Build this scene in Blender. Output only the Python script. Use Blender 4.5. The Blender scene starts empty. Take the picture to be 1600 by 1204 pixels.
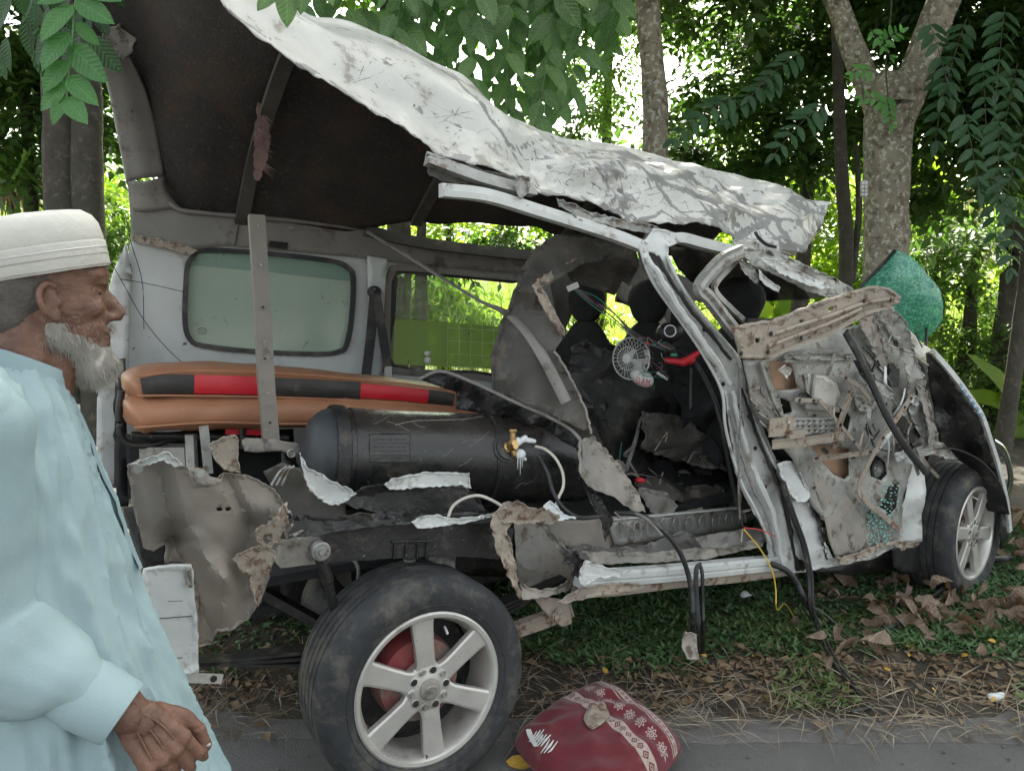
import bpy, bmesh, math, random
import numpy as np
from mathutils import Vector, Matrix, noise
from mathutils.geometry import delaunay_2d_cdt

R = math.radians
rng = random.Random(7)
nrg = np.random.default_rng(11)
scn = bpy.context.scene
COL = scn.collection

# ------------------------------------------------------------ camera, sky, sun, exposure
FPX, PITCH, CH = 1202.0, math.atan(125/1202.0), 1.47
cam_d = bpy.data.cameras.new('camera'); cam = bpy.data.objects.new('camera', cam_d); COL.objects.link(cam)
cam.location = (0, 0, CH); cam.rotation_euler = (math.pi/2 - PITCH, 0, 0)
cam_d.sensor_width = 36; cam_d.lens = 36*FPX/1600; cam_d.clip_end = 2000; cam_d.clip_start = 0.05
scn.camera = cam
SUN_EL, SUN_AZ = R(47), R(12)          # azimuth measured from +Y towards +X
world = bpy.data.worlds.new('World'); scn.world = world; world.use_nodes = True
wn = world.node_tree.nodes; wl = world.node_tree.links
sky = wn.new('ShaderNodeTexSky'); sky.sky_type = 'NISHITA'; sky.sun_disc = False
sky.sun_elevation = SUN_EL; sky.sun_rotation = SUN_AZ; sky.dust_density = 6.0; sky.air_density = 1.0; sky.ozone_density = 1.0
hsv = wn.new('ShaderNodeHueSaturation'); hsv.inputs['Saturation'].default_value = .38; wl.new(sky.outputs[0], hsv.inputs['Color']); tint = wn.new('ShaderNodeMix'); tint.data_type = 'RGBA'; tint.blend_type = 'MULTIPLY'; tint.inputs[0].default_value = 1; tint.inputs[7].default_value = (1, 1, .92, 1); wl.new(hsv.outputs[0], tint.inputs[6]); wl.new(tint.outputs[2], wn['Background'].inputs[0]); wn['Background'].inputs[1].default_value = 0.15
sl = bpy.data.lights.new('sun', 'SUN'); sl.energy = 3.6; sl.angle = R(0.6); sl.color = (1, .95, .84)
so = bpy.data.objects.new('sun', sl); COL.objects.link(so)
sd = Vector((math.sin(SUN_AZ)*math.cos(SUN_EL), math.cos(SUN_AZ)*math.cos(SUN_EL), math.sin(SUN_EL)))
so.rotation_euler = sd.to_track_quat('Z', 'Y').to_euler(); so.location = sd*30
scn.view_settings.view_transform = 'Standard'; scn.view_settings.look = 'None'
scn.view_settings.gamma = 1; scn.view_settings.use_curve_mapping = False
scn.view_settings.exposure = 2.2

# ------------------------------------------------------------ pixel of the photograph -> point in the place
CAM = Vector((0, 0, CH)); FW = Vector((0, math.cos(PITCH), -math.sin(PITCH))); UPV = Vector((0, math.sin(PITCH), math.cos(PITCH)))
W0 = Vector((-.246, 2.20, 0)); F0 = Vector((2.30, 3.72, 0))
UD = (F0-W0).normalized(); ND = Vector((-UD.y, UD.x, 0)); ZD = Vector((0, 0, 1))
def ray(px, py): return Vector(((px-800)/FPX, 0, 0)) + UPV*((602-py)/FPX) + FW
def V(px, py, v=0.0):                  # point on the plane v metres inside the van's right side
    d = ray(px, py); t = (ND.dot(W0-CAM)+v)/ND.dot(d); return CAM + d*t
def D(px, py, Y): d = ray(px, py); return CAM + d*(Y/d.y)
def G(px, py, z=0.0): d = ray(px, py); return CAM + d*((z-CH)/d.z)
def uof(p): return (p-W0).dot(UD)
def L(u, v, z): return W0 + UD*u + ND*v + ZD*z

# ------------------------------------------------------------ materials
def lin(c):
    return tuple(((x/255)/12.92 if x/255 <= .04045 else ((x/255+.055)/1.055)**2.4) for x in c)
def newmat(name):
    m = bpy.data.materials.new(name); m.use_nodes = True
    return m, m.node_tree.nodes, m.node_tree.links, m.node_tree.nodes['Principled BSDF']
def ntex(n, l, scale, detail=6, rough=.6, coord='Object', dist=0, vec=None):
    t = n.new('ShaderNodeTexNoise'); t.inputs['Scale'].default_value = scale; t.inputs['Detail'].default_value = detail
    t.inputs['Roughness'].default_value = rough; t.inputs['Distortion'].default_value = dist
    if vec is None:
        tc = n.new('ShaderNodeTexCoord'); vec = tc.outputs[coord]
    l.new(vec, t.inputs['Vector']); return t
def ramp(n, l, src, a, b, ca=(0, 0, 0, 1), cb=(1, 1, 1, 1)):
    r = n.new('ShaderNodeValToRGB'); r.color_ramp.elements[0].position = a; r.color_ramp.elements[1].position = b
    r.color_ramp.elements[0].color = ca; r.color_ramp.elements[1].color = cb; l.new(src, r.inputs[0]); return r.outputs[0]
def mix(n, l, f, a, b):
    m = n.new('ShaderNodeMix'); m.data_type = 'RGBA'
    for s, i in ((f, 0), (a, 6), (b, 7)):
        if isinstance(s, (int, float)): m.inputs[i].default_value = s
        elif isinstance(s, tuple): m.inputs[i].default_value = s if len(s) == 4 else (*s, 1)
        else: l.new(s, m.inputs[i])
    return m.outputs[2]
def math_(n, l, op, a, b=0.0, c=None):
    m = n.new('ShaderNodeMath'); m.operation = op
    for s, i in ((a, 0), (b, 1), (c, 2)):
        if s is None: continue
        if isinstance(s, (int, float)): m.inputs[i].default_value = s
        else: l.new(s, m.inputs[i])
    return m.outputs[0]
def bump(n, l, bs, h, strength=.3, dist=.01):
    b = n.new('ShaderNodeBump'); b.inputs['Strength'].default_value = strength; b.inputs['Distance'].default_value = dist
    l.new(h, b.inputs['Height']); l.new(b.outputs[0], bs.inputs['Normal'])
MATS = {}
def surf(name, c1, c2=None, scale=6, dirt=None, dscale=9, dlo=.55, dhi=.65, rough=.6, metal=0, bstr=.25, bscale=60,
         chips=None, cscale=40, clo=.66, chi=.68, spec=.5, wear=None, lines=None, dist=0, dusty=None):
    """base with a soft drift to c2, blotches of dirt, small chips, wear along the creases, thin crack lines"""
    m, n, l, bs = newmat(name); c2 = c2 or c1
    t = ntex(n, l, scale, dist=dist); col = mix(n, l, ramp(n, l, t.outputs[0], .35, .65), c1, c2)
    if dirt:
        t2 = ntex(n, l, dscale, 9, .7); col = mix(n, l, ramp(n, l, t2.outputs[0], dlo, dhi), col, dirt)
    rf = None
    if wear:
        at = n.new('ShaderNodeAttribute'); at.attribute_name = 'wear'
        t3 = ntex(n, l, 22, 8, .75)
        s = math_(n, l, 'ADD', at.outputs['Fac'], math_(n, l, 'MULTIPLY', t3.outputs[0], .9))
        wf = ramp(n, l, s, wear[1], wear[1]+.03); col = mix(n, l, wf, col, wear[0])
    if chips:
        t4 = ntex(n, l, cscale, 5, .6); cf = ramp(n, l, t4.outputs[0], clo, chi); col = mix(n, l, cf, col, chips)
    if lines:
        v = n.new('ShaderNodeTexVoronoi'); v.feature = 'DISTANCE_TO_EDGE'; v.inputs['Scale'].default_value = lines[1]
        t5 = ntex(n, l, 3, 4); tc = n.new('ShaderNodeTexCoord')
        vm = n.new('ShaderNodeVectorMath'); vm.operation = 'MULTIPLY_ADD'; vm.inputs[1].default_value = (.5, .5, .5)
        l.new(t5.outputs['Color'], vm.inputs[0]); l.new(tc.outputs['Object'], vm.inputs[2]); l.new(vm.outputs[0], v.inputs['Vector'])
        lf = ramp(n, l, v.outputs['Distance'], lines[2], lines[2]*1.6, (1, 1, 1, 1), (0, 0, 0, 1))
        t6 = ntex(n, l, 5, 3); lf = math_(n, l, 'MULTIPLY', lf, ramp(n, l, t6.outputs[0], .48, .56)); col = mix(n, l, lf, col, lines[0])
    if dusty:
        g = n.new('ShaderNodeNewGeometry'); s = n.new('ShaderNodeSeparateXYZ'); l.new(g.outputs['Normal'], s.inputs[0])
        t7 = ntex(n, l, 4, 5); df = math_(n, l, 'MULTIPLY', ramp(n, l, s.outputs[2], .2, .9), ramp(n, l, t7.outputs[0], .3, .6)); col = mix(n, l, math_(n, l, 'MULTIPLY', df, .8), col, dusty)
    l.new(col, bs.inputs['Base Color']); bs.inputs['Metallic'].default_value = metal
    tr = ntex(n, l, 12, 4); l.new(ramp(n, l, tr.outputs[0], .3, .7, (max(rough-.12, 0),)*3+(1,), (min(rough+.15, 1),)*3+(1,)), bs.inputs['Roughness'])
    bs.inputs['Specular IOR Level'].default_value = spec
    tb = ntex(n, l, bscale, 6, .65); bump(n, l, bs, tb.outputs[0], bstr, .01)
    MATS[name] = m; return m
def veins(n, l, bs):
    tc = n.new('ShaderNodeTexCoord'); s = n.new('ShaderNodeSeparateXYZ'); l.new(tc.outputs['Object'], s.inputs[0]); ay = math_(n, l, 'ABSOLUTE', s.outputs[1])
    w = math_(n, l, 'SINE', math_(n, l, 'MULTIPLY', math_(n, l, 'SUBTRACT', s.outputs[0], math_(n, l, 'MULTIPLY', ay, .9)), 58.0))
    v = math_(n, l, 'MAXIMUM', math_(n, l, 'MULTIPLY', math_(n, l, 'GREATER_THAN', w, .86), .5), math_(n, l, 'LESS_THAN', ay, .010)); return v, w
def leafmat(name, c1, c2, trans=.45, scale=2.5, rough=.45, tcol=None, objrand=False):
    m, n, l, bs = newmat(name)
    t = ntex(n, l, scale, 4); fac = ramp(n, l, t.outputs[0], .35, .65)
    at = n.new('ShaderNodeAttribute'); at.attribute_name = 'rnd'
    s = at.outputs['Fac']
    if objrand:
        oi = n.new('ShaderNodeObjectInfo'); s = oi.outputs['Random']
    fac = math_(n, l, 'ADD', math_(n, l, 'MULTIPLY', fac, .45), math_(n, l, 'MULTIPLY', s, .55))
    col = mix(n, l, fac, c1, c2)
    if objrand:
        v, w = veins(n, l, bs); col = mix(n, l, math_(n, l, 'MULTIPLY', v, .45), col, tuple(min(1, x*1.9+.02) for x in c2)); bump(n, l, bs, w, .25, .004)
    l.new(col, bs.inputs['Base Color']); bs.inputs['Roughness'].default_value = rough
    tr = n.new('ShaderNodeBsdfTranslucent'); l.new(mix(n, l, fac, tcol or c2, tuple(min(x*1.5, 1) for x in (tcol or c2))), tr.inputs[0])
    ms = n.new('ShaderNodeMixShader'); ms.inputs[0].default_value = trans
    l.new(bs.outputs[0], ms.inputs[1]); l.new(tr.outputs[0], ms.inputs[2])
    l.new(ms.outputs[0], n['Material Output'].inputs[0]); MATS[name] = m; return m

white = surf('worn_white_paint', (.52, .52, .495), (.37, .37, .35), 3, dirt=(.24, .225, .20), dscale=6, dlo=.56, dhi=.62, rough=.38, bstr=.08,
             wear=((.20, .20, .195), .99), chips=(.17, .16, .15), cscale=26, clo=.66, chi=.67)
whitec = surf('clean_white_paint', (.58, .59, .58), (.44, .46, .45), 5, dirt=(.24, .21, .18), dscale=11, dlo=.56, dhi=.66, rough=.35, bstr=.05,
              chips=(.16, .12, .10), cscale=28, clo=.69, chi=.70, wear=((.17, .16, .15), 1.10))
wallw = surf('inner_wall_paint', (.52, .55, .55), (.43, .45, .45), 3, dirt=(.34, .32, .28), dscale=6, dlo=.58, dhi=.75, rough=.5, bstr=.05,
             chips=(.08, .07, .06), cscale=22, clo=.70, chi=.71)
beige = surf('dusty_beige_metal', (.31, .275, .235), (.20, .19, .175), 5, dirt=(.11, .09, .07), dscale=16, dlo=.55, dhi=.62, rough=.6, bstr=.3,
             chips=(.07, .06, .05), cscale=45, clo=.70, chi=.74, wear=((.35, .30, .26), 1.25), dist=.6)
quarterm = surf('dusty_quarter_panel', (.25, .212, .172), (.185, .172, .155), 2.2, dirt=(.12, .10, .08), dscale=7, dlo=.60, dhi=.70, rough=.55, metal=.15, bstr=.12, chips=(.06, .05, .04), cscale=30, clo=.70, chi=.72, wear=((.38, .33, .28), 1.3))
postm = surf('taupe_post_paint', (.20, .175, .145), (.165, .15, .13), 3, dirt=(.09, .08, .065), dscale=14, dlo=.60, dhi=.70, rough=.5, bstr=.08, chips=(.32, .29, .25), cscale=40, clo=.70, chi=.72)
tanm = surf('rusty_tan_metal', (.34, .29, .235), (.25, .215, .18), 7, dirt=(.14, .08, .055), dscale=22, dlo=.53, dhi=.60, rough=.65, bstr=.5,
            chips=(.09, .055, .04), cscale=60, clo=.67, chi=.72, wear=((.45, .38, .33), 1.05))
greym = surf('scraped_grey_metal', (.38, .38, .36), (.22, .22, .21), 8, dirt=(.15, .115, .09), dscale=18, dlo=.54, dhi=.62, rough=.40, metal=.35, bstr=.25,
             chips=(.07, .065, .06), cscale=40, clo=.68, chi=.71, wear=((.5, .5, .49), 1.25))
inner = surf('dark_rusty_roof_lining', (.045, .040, .036), (.010, .010, .010), 1.6, dirt=(.085, .050, .032), dscale=6, dlo=.5, dhi=.72, rough=.75, bstr=.9, bscale=90,
             chips=(.13, .065, .04), cscale=70, clo=.58, chi=.70)  # very dark brown lining with rust specks
innerg = surf('dark_greybrown_trim', (.085, .078, .068), (.05, .048, .044), 5, dirt=(.12, .10, .08), dscale=8, rough=.6, bstr=.2, chips=(.2, .18, .15), cscale=70, clo=.70, chi=.74)
trimg = surf('grey_upper_trim', (.20, .19, .175), (.15, .145, .135), 4, dirt=(.10, .08, .065), dscale=9, rough=.55, bstr=.1, chips=(.05, .04, .03), cscale=30, clo=.68, chi=.7)
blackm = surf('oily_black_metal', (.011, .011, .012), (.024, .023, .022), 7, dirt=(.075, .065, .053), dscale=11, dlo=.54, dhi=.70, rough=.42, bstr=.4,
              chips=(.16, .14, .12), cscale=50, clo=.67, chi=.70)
tankm = surf('dusty_black_tank_paint', (.009, .0095, .010), (.020, .020, .020), 3, dirt=(.070, .062, .052), dscale=5.5, dlo=.55, dhi=.76, rough=.24, bstr=.18,
             chips=(.22, .20, .17), cscale=75, clo=.70, chi=.73, dusty=(.055, .047, .040))
domem = surf('blue_black_dome_paint', (.019, .023, .028), (.030, .035, .041), 3, dirt=(.10, .10, .095), dscale=8, rough=.5, bstr=.05)
rubber = surf('dusty_rubber', (.022, .024, .027), (.036, .038, .041), 5, dirt=(.115, .105, .09), dscale=7, dlo=.48, dhi=.68, rough=.75, bstr=.3,
              chips=(.20, .18, .16), cscale=60, clo=.70, chi=.76)
hosem = surf('black_rubber_strip', (.012, .0125, .0135), (.022, .022, .023), 9, dirt=(.10, .095, .085), rough=.5, bstr=.2)
alloy = surf('brushed_alloy', (.56, .545, .51), (.46, .44, .41), 8, dirt=(.26, .22, .18), dscale=9, dlo=.55, dhi=.75, rough=.38, metal=.45, bstr=.08, chips=(.12, .10, .09), cscale=40, clo=.70, chi=.72)
drumm = surf('red_brake_drum', (.30, .045, .050), (.24, .12, .10), 7, dirt=(.24, .20, .17), dscale=8, dlo=.48, dhi=.6, rough=.6)
tanl = surf('tan_leatherette', (.38, .175, .095), (.31, .14, .075), 5, dirt=(.24, .15, .10), dscale=6, dlo=.58, dhi=.75, rough=.48, bstr=.2, bscale=150, chips=(.55, .45, .38), cscale=60, clo=.72, chi=.74)
redv = surf('red_vinyl', (.52, .018, .030), (.45, .015, .025), 5, rough=.4, bstr=.1)
blackv = surf('black_vinyl', (.016, .014, .013), (.030, .026, .023), 9, rough=.5, bstr=.3, dirt=(.10, .08, .06), dlo=.6, dhi=.7)
blackc = surf('black_cloth', (.012, .012, .013), (.020, .020, .022), 8, rough=.9, bstr=.5, bscale=40)
brass = surf('brass', (.55, .36, .16), (.42, .27, .12), 20, rough=.32, metal=.85, bstr=.2)
frost = surf('frosted_fitting', (.75, .77, .78), (.6, .63, .65), 30, rough=.7, bstr=.5)
cardb = surf('tan_hardboard', (.42, .27, .18), (.36, .23, .15), 5, dirt=(.25, .16, .11), rough=.8, bstr=.1)
plastw = surf('white_plastic', (.62, .63, .62), (.52, .53, .52), 6, dirt=(.35, .33, .3), dlo=.6, dhi=.8, rough=.4, bstr=.05)
plastr = surf('red_plastic', (.62, .02, .035), (.55, .02, .03), 6, rough=.35, bstr=.05)
wirem = surf('grey_wire', (.16, .16, .16), (.10, .10, .10), 10, rough=.5)
wireg = surf('green_wire', (.05, .26, .18), (.05, .22, .15), 10, rough=.4)
wirep = surf('mauve_wire', (.28, .12, .18), (.2, .08, .14), 10, rough=.4)
wirey = surf('yellow_wire', (.62, .42, .05), (.55, .38, .05), 10, rough=.4)
wirew = surf('cream_tube', (.55, .52, .46), (.42, .39, .34), 10, rough=.4)
chrome = surf('chrome', (.75, .76, .78), None, 5, rough=.15, metal=1, bstr=.02)
asphalt = surf('asphalt', (.115, .115, .112), (.15, .148, .143), 3, dirt=(.12, .11, .10), dscale=2.2, dlo=.5, dhi=.75, rough=.9, bstr=.9, bscale=130, chips=(.24, .235, .22), cscale=120, clo=.64, chi=.70)
concr = surf('road_edge_concrete', (.16, .155, .145), (.11, .105, .10), 4, dirt=(.085, .068, .05), dscale=7, rough=.9, bstr=.8, bscale=100, chips=(.36, .35, .33), cscale=90, clo=.66, chi=.70)
soil = surf('soil', (.060, .048, .034), (.035, .032, .022), 5, dirt=(.12, .09, .06), rough=1, bstr=1, bscale=50)
bark1 = surf('pale_mottled_bark', (.30, .265, .205), (.20, .175, .135), 7, dirt=(.12, .10, .072), dscale=16, dlo=.50, dhi=.60, rough=.9, bstr=1, bscale=45, chips=(.46, .44, .38), cscale=26, clo=.54, chi=.60)
bark2 = surf('dark_bark', (.085, .078, .062), (.055, .05, .04), 10, dirt=(.14, .13, .105), dscale=16, rough=.95, bstr=1, bscale=45)
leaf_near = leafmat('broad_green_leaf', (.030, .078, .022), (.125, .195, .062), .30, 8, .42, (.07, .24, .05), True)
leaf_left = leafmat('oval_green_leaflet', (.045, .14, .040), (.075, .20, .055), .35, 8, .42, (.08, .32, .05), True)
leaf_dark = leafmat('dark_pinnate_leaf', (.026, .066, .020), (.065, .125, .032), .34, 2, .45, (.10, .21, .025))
leaf_mid = leafmat('mid_green_leaf', (.06, .12, .03), (.13, .20, .05), .40, 2, .5, (.14, .27, .035))
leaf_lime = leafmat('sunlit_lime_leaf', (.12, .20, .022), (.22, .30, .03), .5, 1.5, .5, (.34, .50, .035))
grassm = leafmat('tall_grass_blade', (.20, .27, .06), (.34, .40, .12), .45, 1, .6, (.38, .5, .10))
weed = leafmat('verge_weed', (.055, .12, .045), (.105, .19, .07), .2, 4, .6, (.05, .16, .03))
weedy = leafmat('yellowish_weed', (.09, .15, .045), (.16, .22, .07), .2, 4, .6)
dry = leafmat('dry_brown_leaf', (.10, .068, .048), (.26, .19, .14), .12, 7, .75, (.3, .17, .08), True)
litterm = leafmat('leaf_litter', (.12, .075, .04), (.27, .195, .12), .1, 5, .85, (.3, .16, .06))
orangel = leafmat('fallen_orange_leaf', (.50, .25, .04), (.60, .38, .06), .15, 5, .7, (.5, .3, .05), True)
straw = leafmat('straw', (.22, .175, .12), (.38, .32, .24), .1, 5, .85)
hillm = surf('field_soil', (.10, .14, .035), (.16, .20, .06), 1, rough=1, bstr=.5)
skinm = surf('brown_skin', (.175, .085, .055), (.125, .060, .040), 14, dirt=(.085, .042, .030), dscale=26, dlo=.50, dhi=.72, rough=.5, bstr=.35, bscale=110)
MATS['brown_skin'].node_tree.nodes['Principled BSDF'].inputs['Subsurface Weight'].default_value = .08
MATS['brown_skin'].node_tree.nodes['Principled BSDF'].inputs['Subsurface Radius'].default_value = (.01, .004, .002)
clothb = surf('light_blue_cotton', (.31, .405, .425), (.26, .355, .38), 4, rough=.95, spec=.15, bstr=.25, bscale=420)
capm = surf('cream_white_cap', (.56, .555, .51), (.47, .465, .43), 8, rough=.9, bstr=.3, bscale=120)
beardm = surf('white_beard_hair', (.42, .40, .36), (.30, .28, .25), 20, rough=.7, bstr=.3)
hairm = surf('grey_black_hair', (.060, .052, .046), (.11, .095, .085), 30, rough=.8, bstr=.5, bscale=200)
eyem = surf('eye_white', (.5, .46, .42), None, 5, rough=.2)
irism = surf('dark_iris', (.02, .012, .01), None, 5, rough=.1)

def glassmat(name, col, rough, alpha_t, diff):
    """tinted pane: part see-through, part dusty diffuse / translucent film"""
    m, n, l, bs = newmat(name); n.remove(bs)
    tr = n.new('ShaderNodeBsdfTransparent'); tr.inputs[0].default_value = (*col, 1)
    df = n.new('ShaderNodeBsdfDiffuse'); tl = n.new('ShaderNodeBsdfTranslucent'); gl = n.new('ShaderNodeBsdfGlossy'); gl.inputs['Roughness'].default_value = rough
    t = ntex(n, l, 16, 6, .7); c = mix(n, l, ramp(n, l, t.outputs[0], .63, .68), diff, tuple(x*.45 for x in diff)); l.new(c, df.inputs[0]); l.new(c, tl.inputs[0])
    a = n.new('ShaderNodeMixShader'); a.inputs[0].default_value = .55; l.new(df.outputs[0], a.inputs[1]); l.new(tl.outputs[0], a.inputs[2])
    b = n.new('ShaderNodeMixShader'); b.inputs[0].default_value = alpha_t; l.new(a.outputs[0], b.inputs[1]); l.new(tr.outputs[0], b.inputs[2])
    c2 = n.new('ShaderNodeMixShader'); c2.inputs[0].default_value = .05; l.new(b.outputs[0], c2.inputs[1]); l.new(gl.outputs[0], c2.inputs[2])
    l.new(c2.outputs[0], n['Material Output'].inputs[0]); return m, n, l, b, df, tl
frostg = glassmat('frosted_window_glass', (.7, .8, .75), .12, .03, (.42, .49, .45))[0]
tintg = glassmat('green_tinted_top_glass', (.6, .75, .7), .15, .04, (.27, .37, .34))[0]
clearg = glassmat('clear_dusty_glass', (.9, .97, .9), .05, .90, (.4, .45, .35))[0]
limef = glassmat('lime_window_film', (.7, .85, .4), .3, .30, (.24, .31, .14))[0]
ws, n, l, bmix, df, tl = glassmat('shattered_teal_glass', (.5, .9, .78), .1, .45, (.10, .34, .28))
v1 = n.new('ShaderNodeTexVoronoi'); v1.feature = 'DISTANCE_TO_EDGE'; v1.inputs['Scale'].default_value = 24
tc = n.new('ShaderNodeTexCoord'); t5 = ntex(n, l, 6, 4); vm = n.new('ShaderNodeVectorMath'); vm.operation = 'MULTIPLY_ADD'; vm.inputs[1].default_value = (.35, .35, .35)
l.new(t5.outputs['Color'], vm.inputs[0]); l.new(tc.outputs['Object'], vm.inputs[2]); l.new(vm.outputs[0], v1.inputs['Vector'])
cr = ramp(n, l, v1.outputs['Distance'], .02, .09, (1, 1, 1, 1), (0, 0, 0, 1))
cc = mix(n, l, cr, (.13, .40, .33), (.36, .66, .57)); l.new(cc, df.inputs[0]); l.new(cc, tl.inputs[0])
l.new(math_(n, l, 'SUBTRACT', .50, math_(n, l, 'MULTIPLY', cr, .36)), bmix.inputs[0])

# ------------------------------------------------------------ mesh helpers
def tag(o, label=None, cat=None, group=None, kind=None):
    if label: o['label'] = label
    if cat: o['category'] = cat
    if group: o['group'] = group
    if kind: o['kind'] = kind
    return o
def empty(name, loc, label, cat, group=None):
    o = bpy.data.objects.new(name, None); COL.objects.link(o); o.location = loc; o.empty_display_size = .1
    return tag(o, label, cat, group)
def obj(name, vf, mat, parent=None, loc=None, smooth=None, thick=0, mats=None, attrs=None):
    """vf: list of (verts, faces) in world coordinates; linked as ONE mesh object whose origin sits at loc (or at its parent)"""
    if isinstance(vf, tuple): vf = [vf]
    vs, fs = [], []
    for v, f in vf:
        k = len(vs); vs.extend(v); fs.extend([[i+k for i in q] for q in f])
    base = Vector(loc) if loc is not None else (worldloc(parent) if parent else Vector((0, 0, 0)))
    me = bpy.data.meshes.new(name); me.from_pydata([tuple(Vector(p)-base) for p in vs], [], fs)
    if attrs:
        a = me.attributes.new('wear', 'FLOAT', 'POINT'); a.data.foreach_set('value', attrs)
    for mm in ([mat] + (mats or [])): me.materials.append(mm)
    if smooth is not None:
        me.shade_smooth(); me.set_sharp_from_angle(angle=R(smooth))
    o = bpy.data.objects.new(name, me); COL.objects.link(o)
    if parent: o.parent = parent; o.location = base - worldloc(parent)
    else: o.location = base
    if thick:
        s = o.modifiers.new('thickness', 'SOLIDIFY'); s.thickness = thick; s.offset = 0
        if mats: s.material_offset = 1; s.material_offset_rim = 0
    return o
def worldloc(o):
    p = Vector((0, 0, 0))
    while o: p = p + Vector(o.location); o = o.parent
    return p
def crom(pts, n):
    """Catmull-Rom through points, n samples per span"""
    P = [Vector(p) for p in pts]; out = []
    for i in range(len(P)-1):
        a = P[i-1] if i else P[0]*2-P[1]; b = P[i]; c = P[i+1]; d = P[i+2] if i+2 < len(P) else P[-1]*2-P[-2]
        for k in range(n):
            t = k/n; out.append(.5*((2*b)+(c-a)*t+(2*a-5*b+4*c-d)*t*t+(3*b-a-3*c+d)*t**3))
    out.append(P[-1]); return out
def sweep(pts, prof, up=Vector((0, 0, 1)), scales=None, caps=True, twist=0):
    """closed profile [(side, up)] swept along points"""
    vs, fs = [], []; m = len(prof); N = len(pts)
    for i, p in enumerate(pts):
        t = (pts[min(i+1, N-1)]-pts[max(i-1, 0)]).normalized()
        s = t.cross(up)
        if s.length < 1e-4: s = t.cross(Vector((1, 0, .01)))
        s.normalize(); w = s.cross(t).normalized()
        if twist:
            a = twist*i/max(N-1, 1); s, w = s*math.cos(a)+w*math.sin(a), w*math.cos(a)-s*math.sin(a)
        k = scales[i] if scales else 1
        for a, b in prof: vs.append(p+s*a*k+w*b*k)
    for i in range(N-1):
        for j in range(m): fs.append((i*m+j, i*m+(j+1) % m, (i+1)*m+(j+1) % m, (i+1)*m+j))
    if caps: fs.append(tuple(range(m))[::-1]); fs.append(tuple((N-1)*m+j for j in range(m)))
    return vs, fs
def circ(r, n=8, ry=None): return [(r*math.cos(2*math.pi*k/n), (ry or r)*math.sin(2*math.pi*k/n)) for k in range(n)]
def tube(pts, r, n=8, scales=None): return sweep([Vector(p) for p in pts], circ(r, n), scales=scales)
def rect(w, t): return [(-w/2, -t/2), (w/2, -t/2), (w/2, t/2), (-w/2, t/2)]
def chan(w, d, t=.003):                 # C channel: web towards +up
    return [(-w/2, d), (-w/2, 0), (w/2, 0), (w/2, d), (w/2-t, d), (w/2-t, t), (-w/2+t, t), (-w/2+t, d)]
def strap(pts, w, t, up, **k): return sweep([Vector(p) for p in pts], rect(w, t), up=up, **k)
def box(c, s, rot=None):
    c = Vector(c); M = rot or Matrix.Identity(3)
    vs = [c + M @ Vector((x*s[0]/2, y*s[1]/2, z*s[2]/2)) for x in (-1, 1) for y in (-1, 1) for z in (-1, 1)]
    return vs, [(0, 1, 3, 2), (4, 6, 7, 5), (0, 4, 5, 1), (2, 3, 7, 6), (0, 2, 6, 4), (1, 5, 7, 3)]
def lathe(prof, c, axis, n=48, ang=None):
    """prof [(r, h)] around axis through c"""
    c = Vector(c); ax = Vector(axis).normalized(); a = ax.orthogonal().normalized()
    if abs(ax.z) < .9: a = (ZD-ax*ax.z).normalized()
    b = ax.cross(a); vs, fs = [], []
    for r, h in prof:
        for k in range(n):
            t = 2*math.pi*k/n; vs.append(c+ax*h+(a*math.cos(t)+b*math.sin(t))*r)
    for i in range(len(prof)-1):
        for k in range(n): fs.append((i*n+k, i*n+(k+1) % n, (i+1)*n+(k+1) % n, (i+1)*n+k))
    return vs, fs
def ball(c, r, n=12, m=8, M=None):
    c = Vector(c); r = r if isinstance(r, (tuple, list)) else (r, r, r); vs, fs = [], []
    for i in range(m+1):
        ph = math.pi*i/m
        for k in range(n):
            th = 2*math.pi*k/n; p = Vector((r[0]*math.sin(ph)*math.cos(th), r[1]*math.sin(ph)*math.sin(th), r[2]*math.cos(ph)))
            vs.append(c+(M @ p if M else p))
    for i in range(m):
        for k in range(n): fs.append((i*n+k, (i+1)*n+k, (i+1)*n+(k+1) % n, i*n+(k+1) % n))
    return vs, fs
def bolt(p, nrm, r=.007, h=.006):
    return lathe([(0, h), (r, h), (r, h*.3), (r*1.5, h*.3), (r*1.5, -.001)], p, nrm, 6)
def hsh(i, j, s):
    n_ = (i*374761393+j*668265263+int(s)*982451653) & 0xffffffff; n_ = ((n_ ^ (n_ >> 13))*1274126177) & 0xffffffff; return ((n_ ^ (n_ >> 16)) & 0xffff)/32767.5-1
def facet(x, y, s):
    """piecewise flat random relief: sharp creases along a skewed triangle lattice; also how near a crease the point lies"""
    k = (x+y)*.366; i, j = math.floor(x+k), math.floor(y+k); a, b = x+k-i, y+k-j
    if a > b: w = (1-a, a-b, b); h = (hsh(i, j, s), hsh(i+1, j, s), hsh(i+1, j+1, s))
    else: w = (1-b, b-a, a); h = (hsh(i, j, s), hsh(i, j+1, s), hsh(i+1, j+1, s))
    m_ = min(w); return w[0]*h[0]+w[1]*h[1]+w[2]*h[2], max(0, 1-m_*11)*(.5+.5*abs(h[0]))
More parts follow.
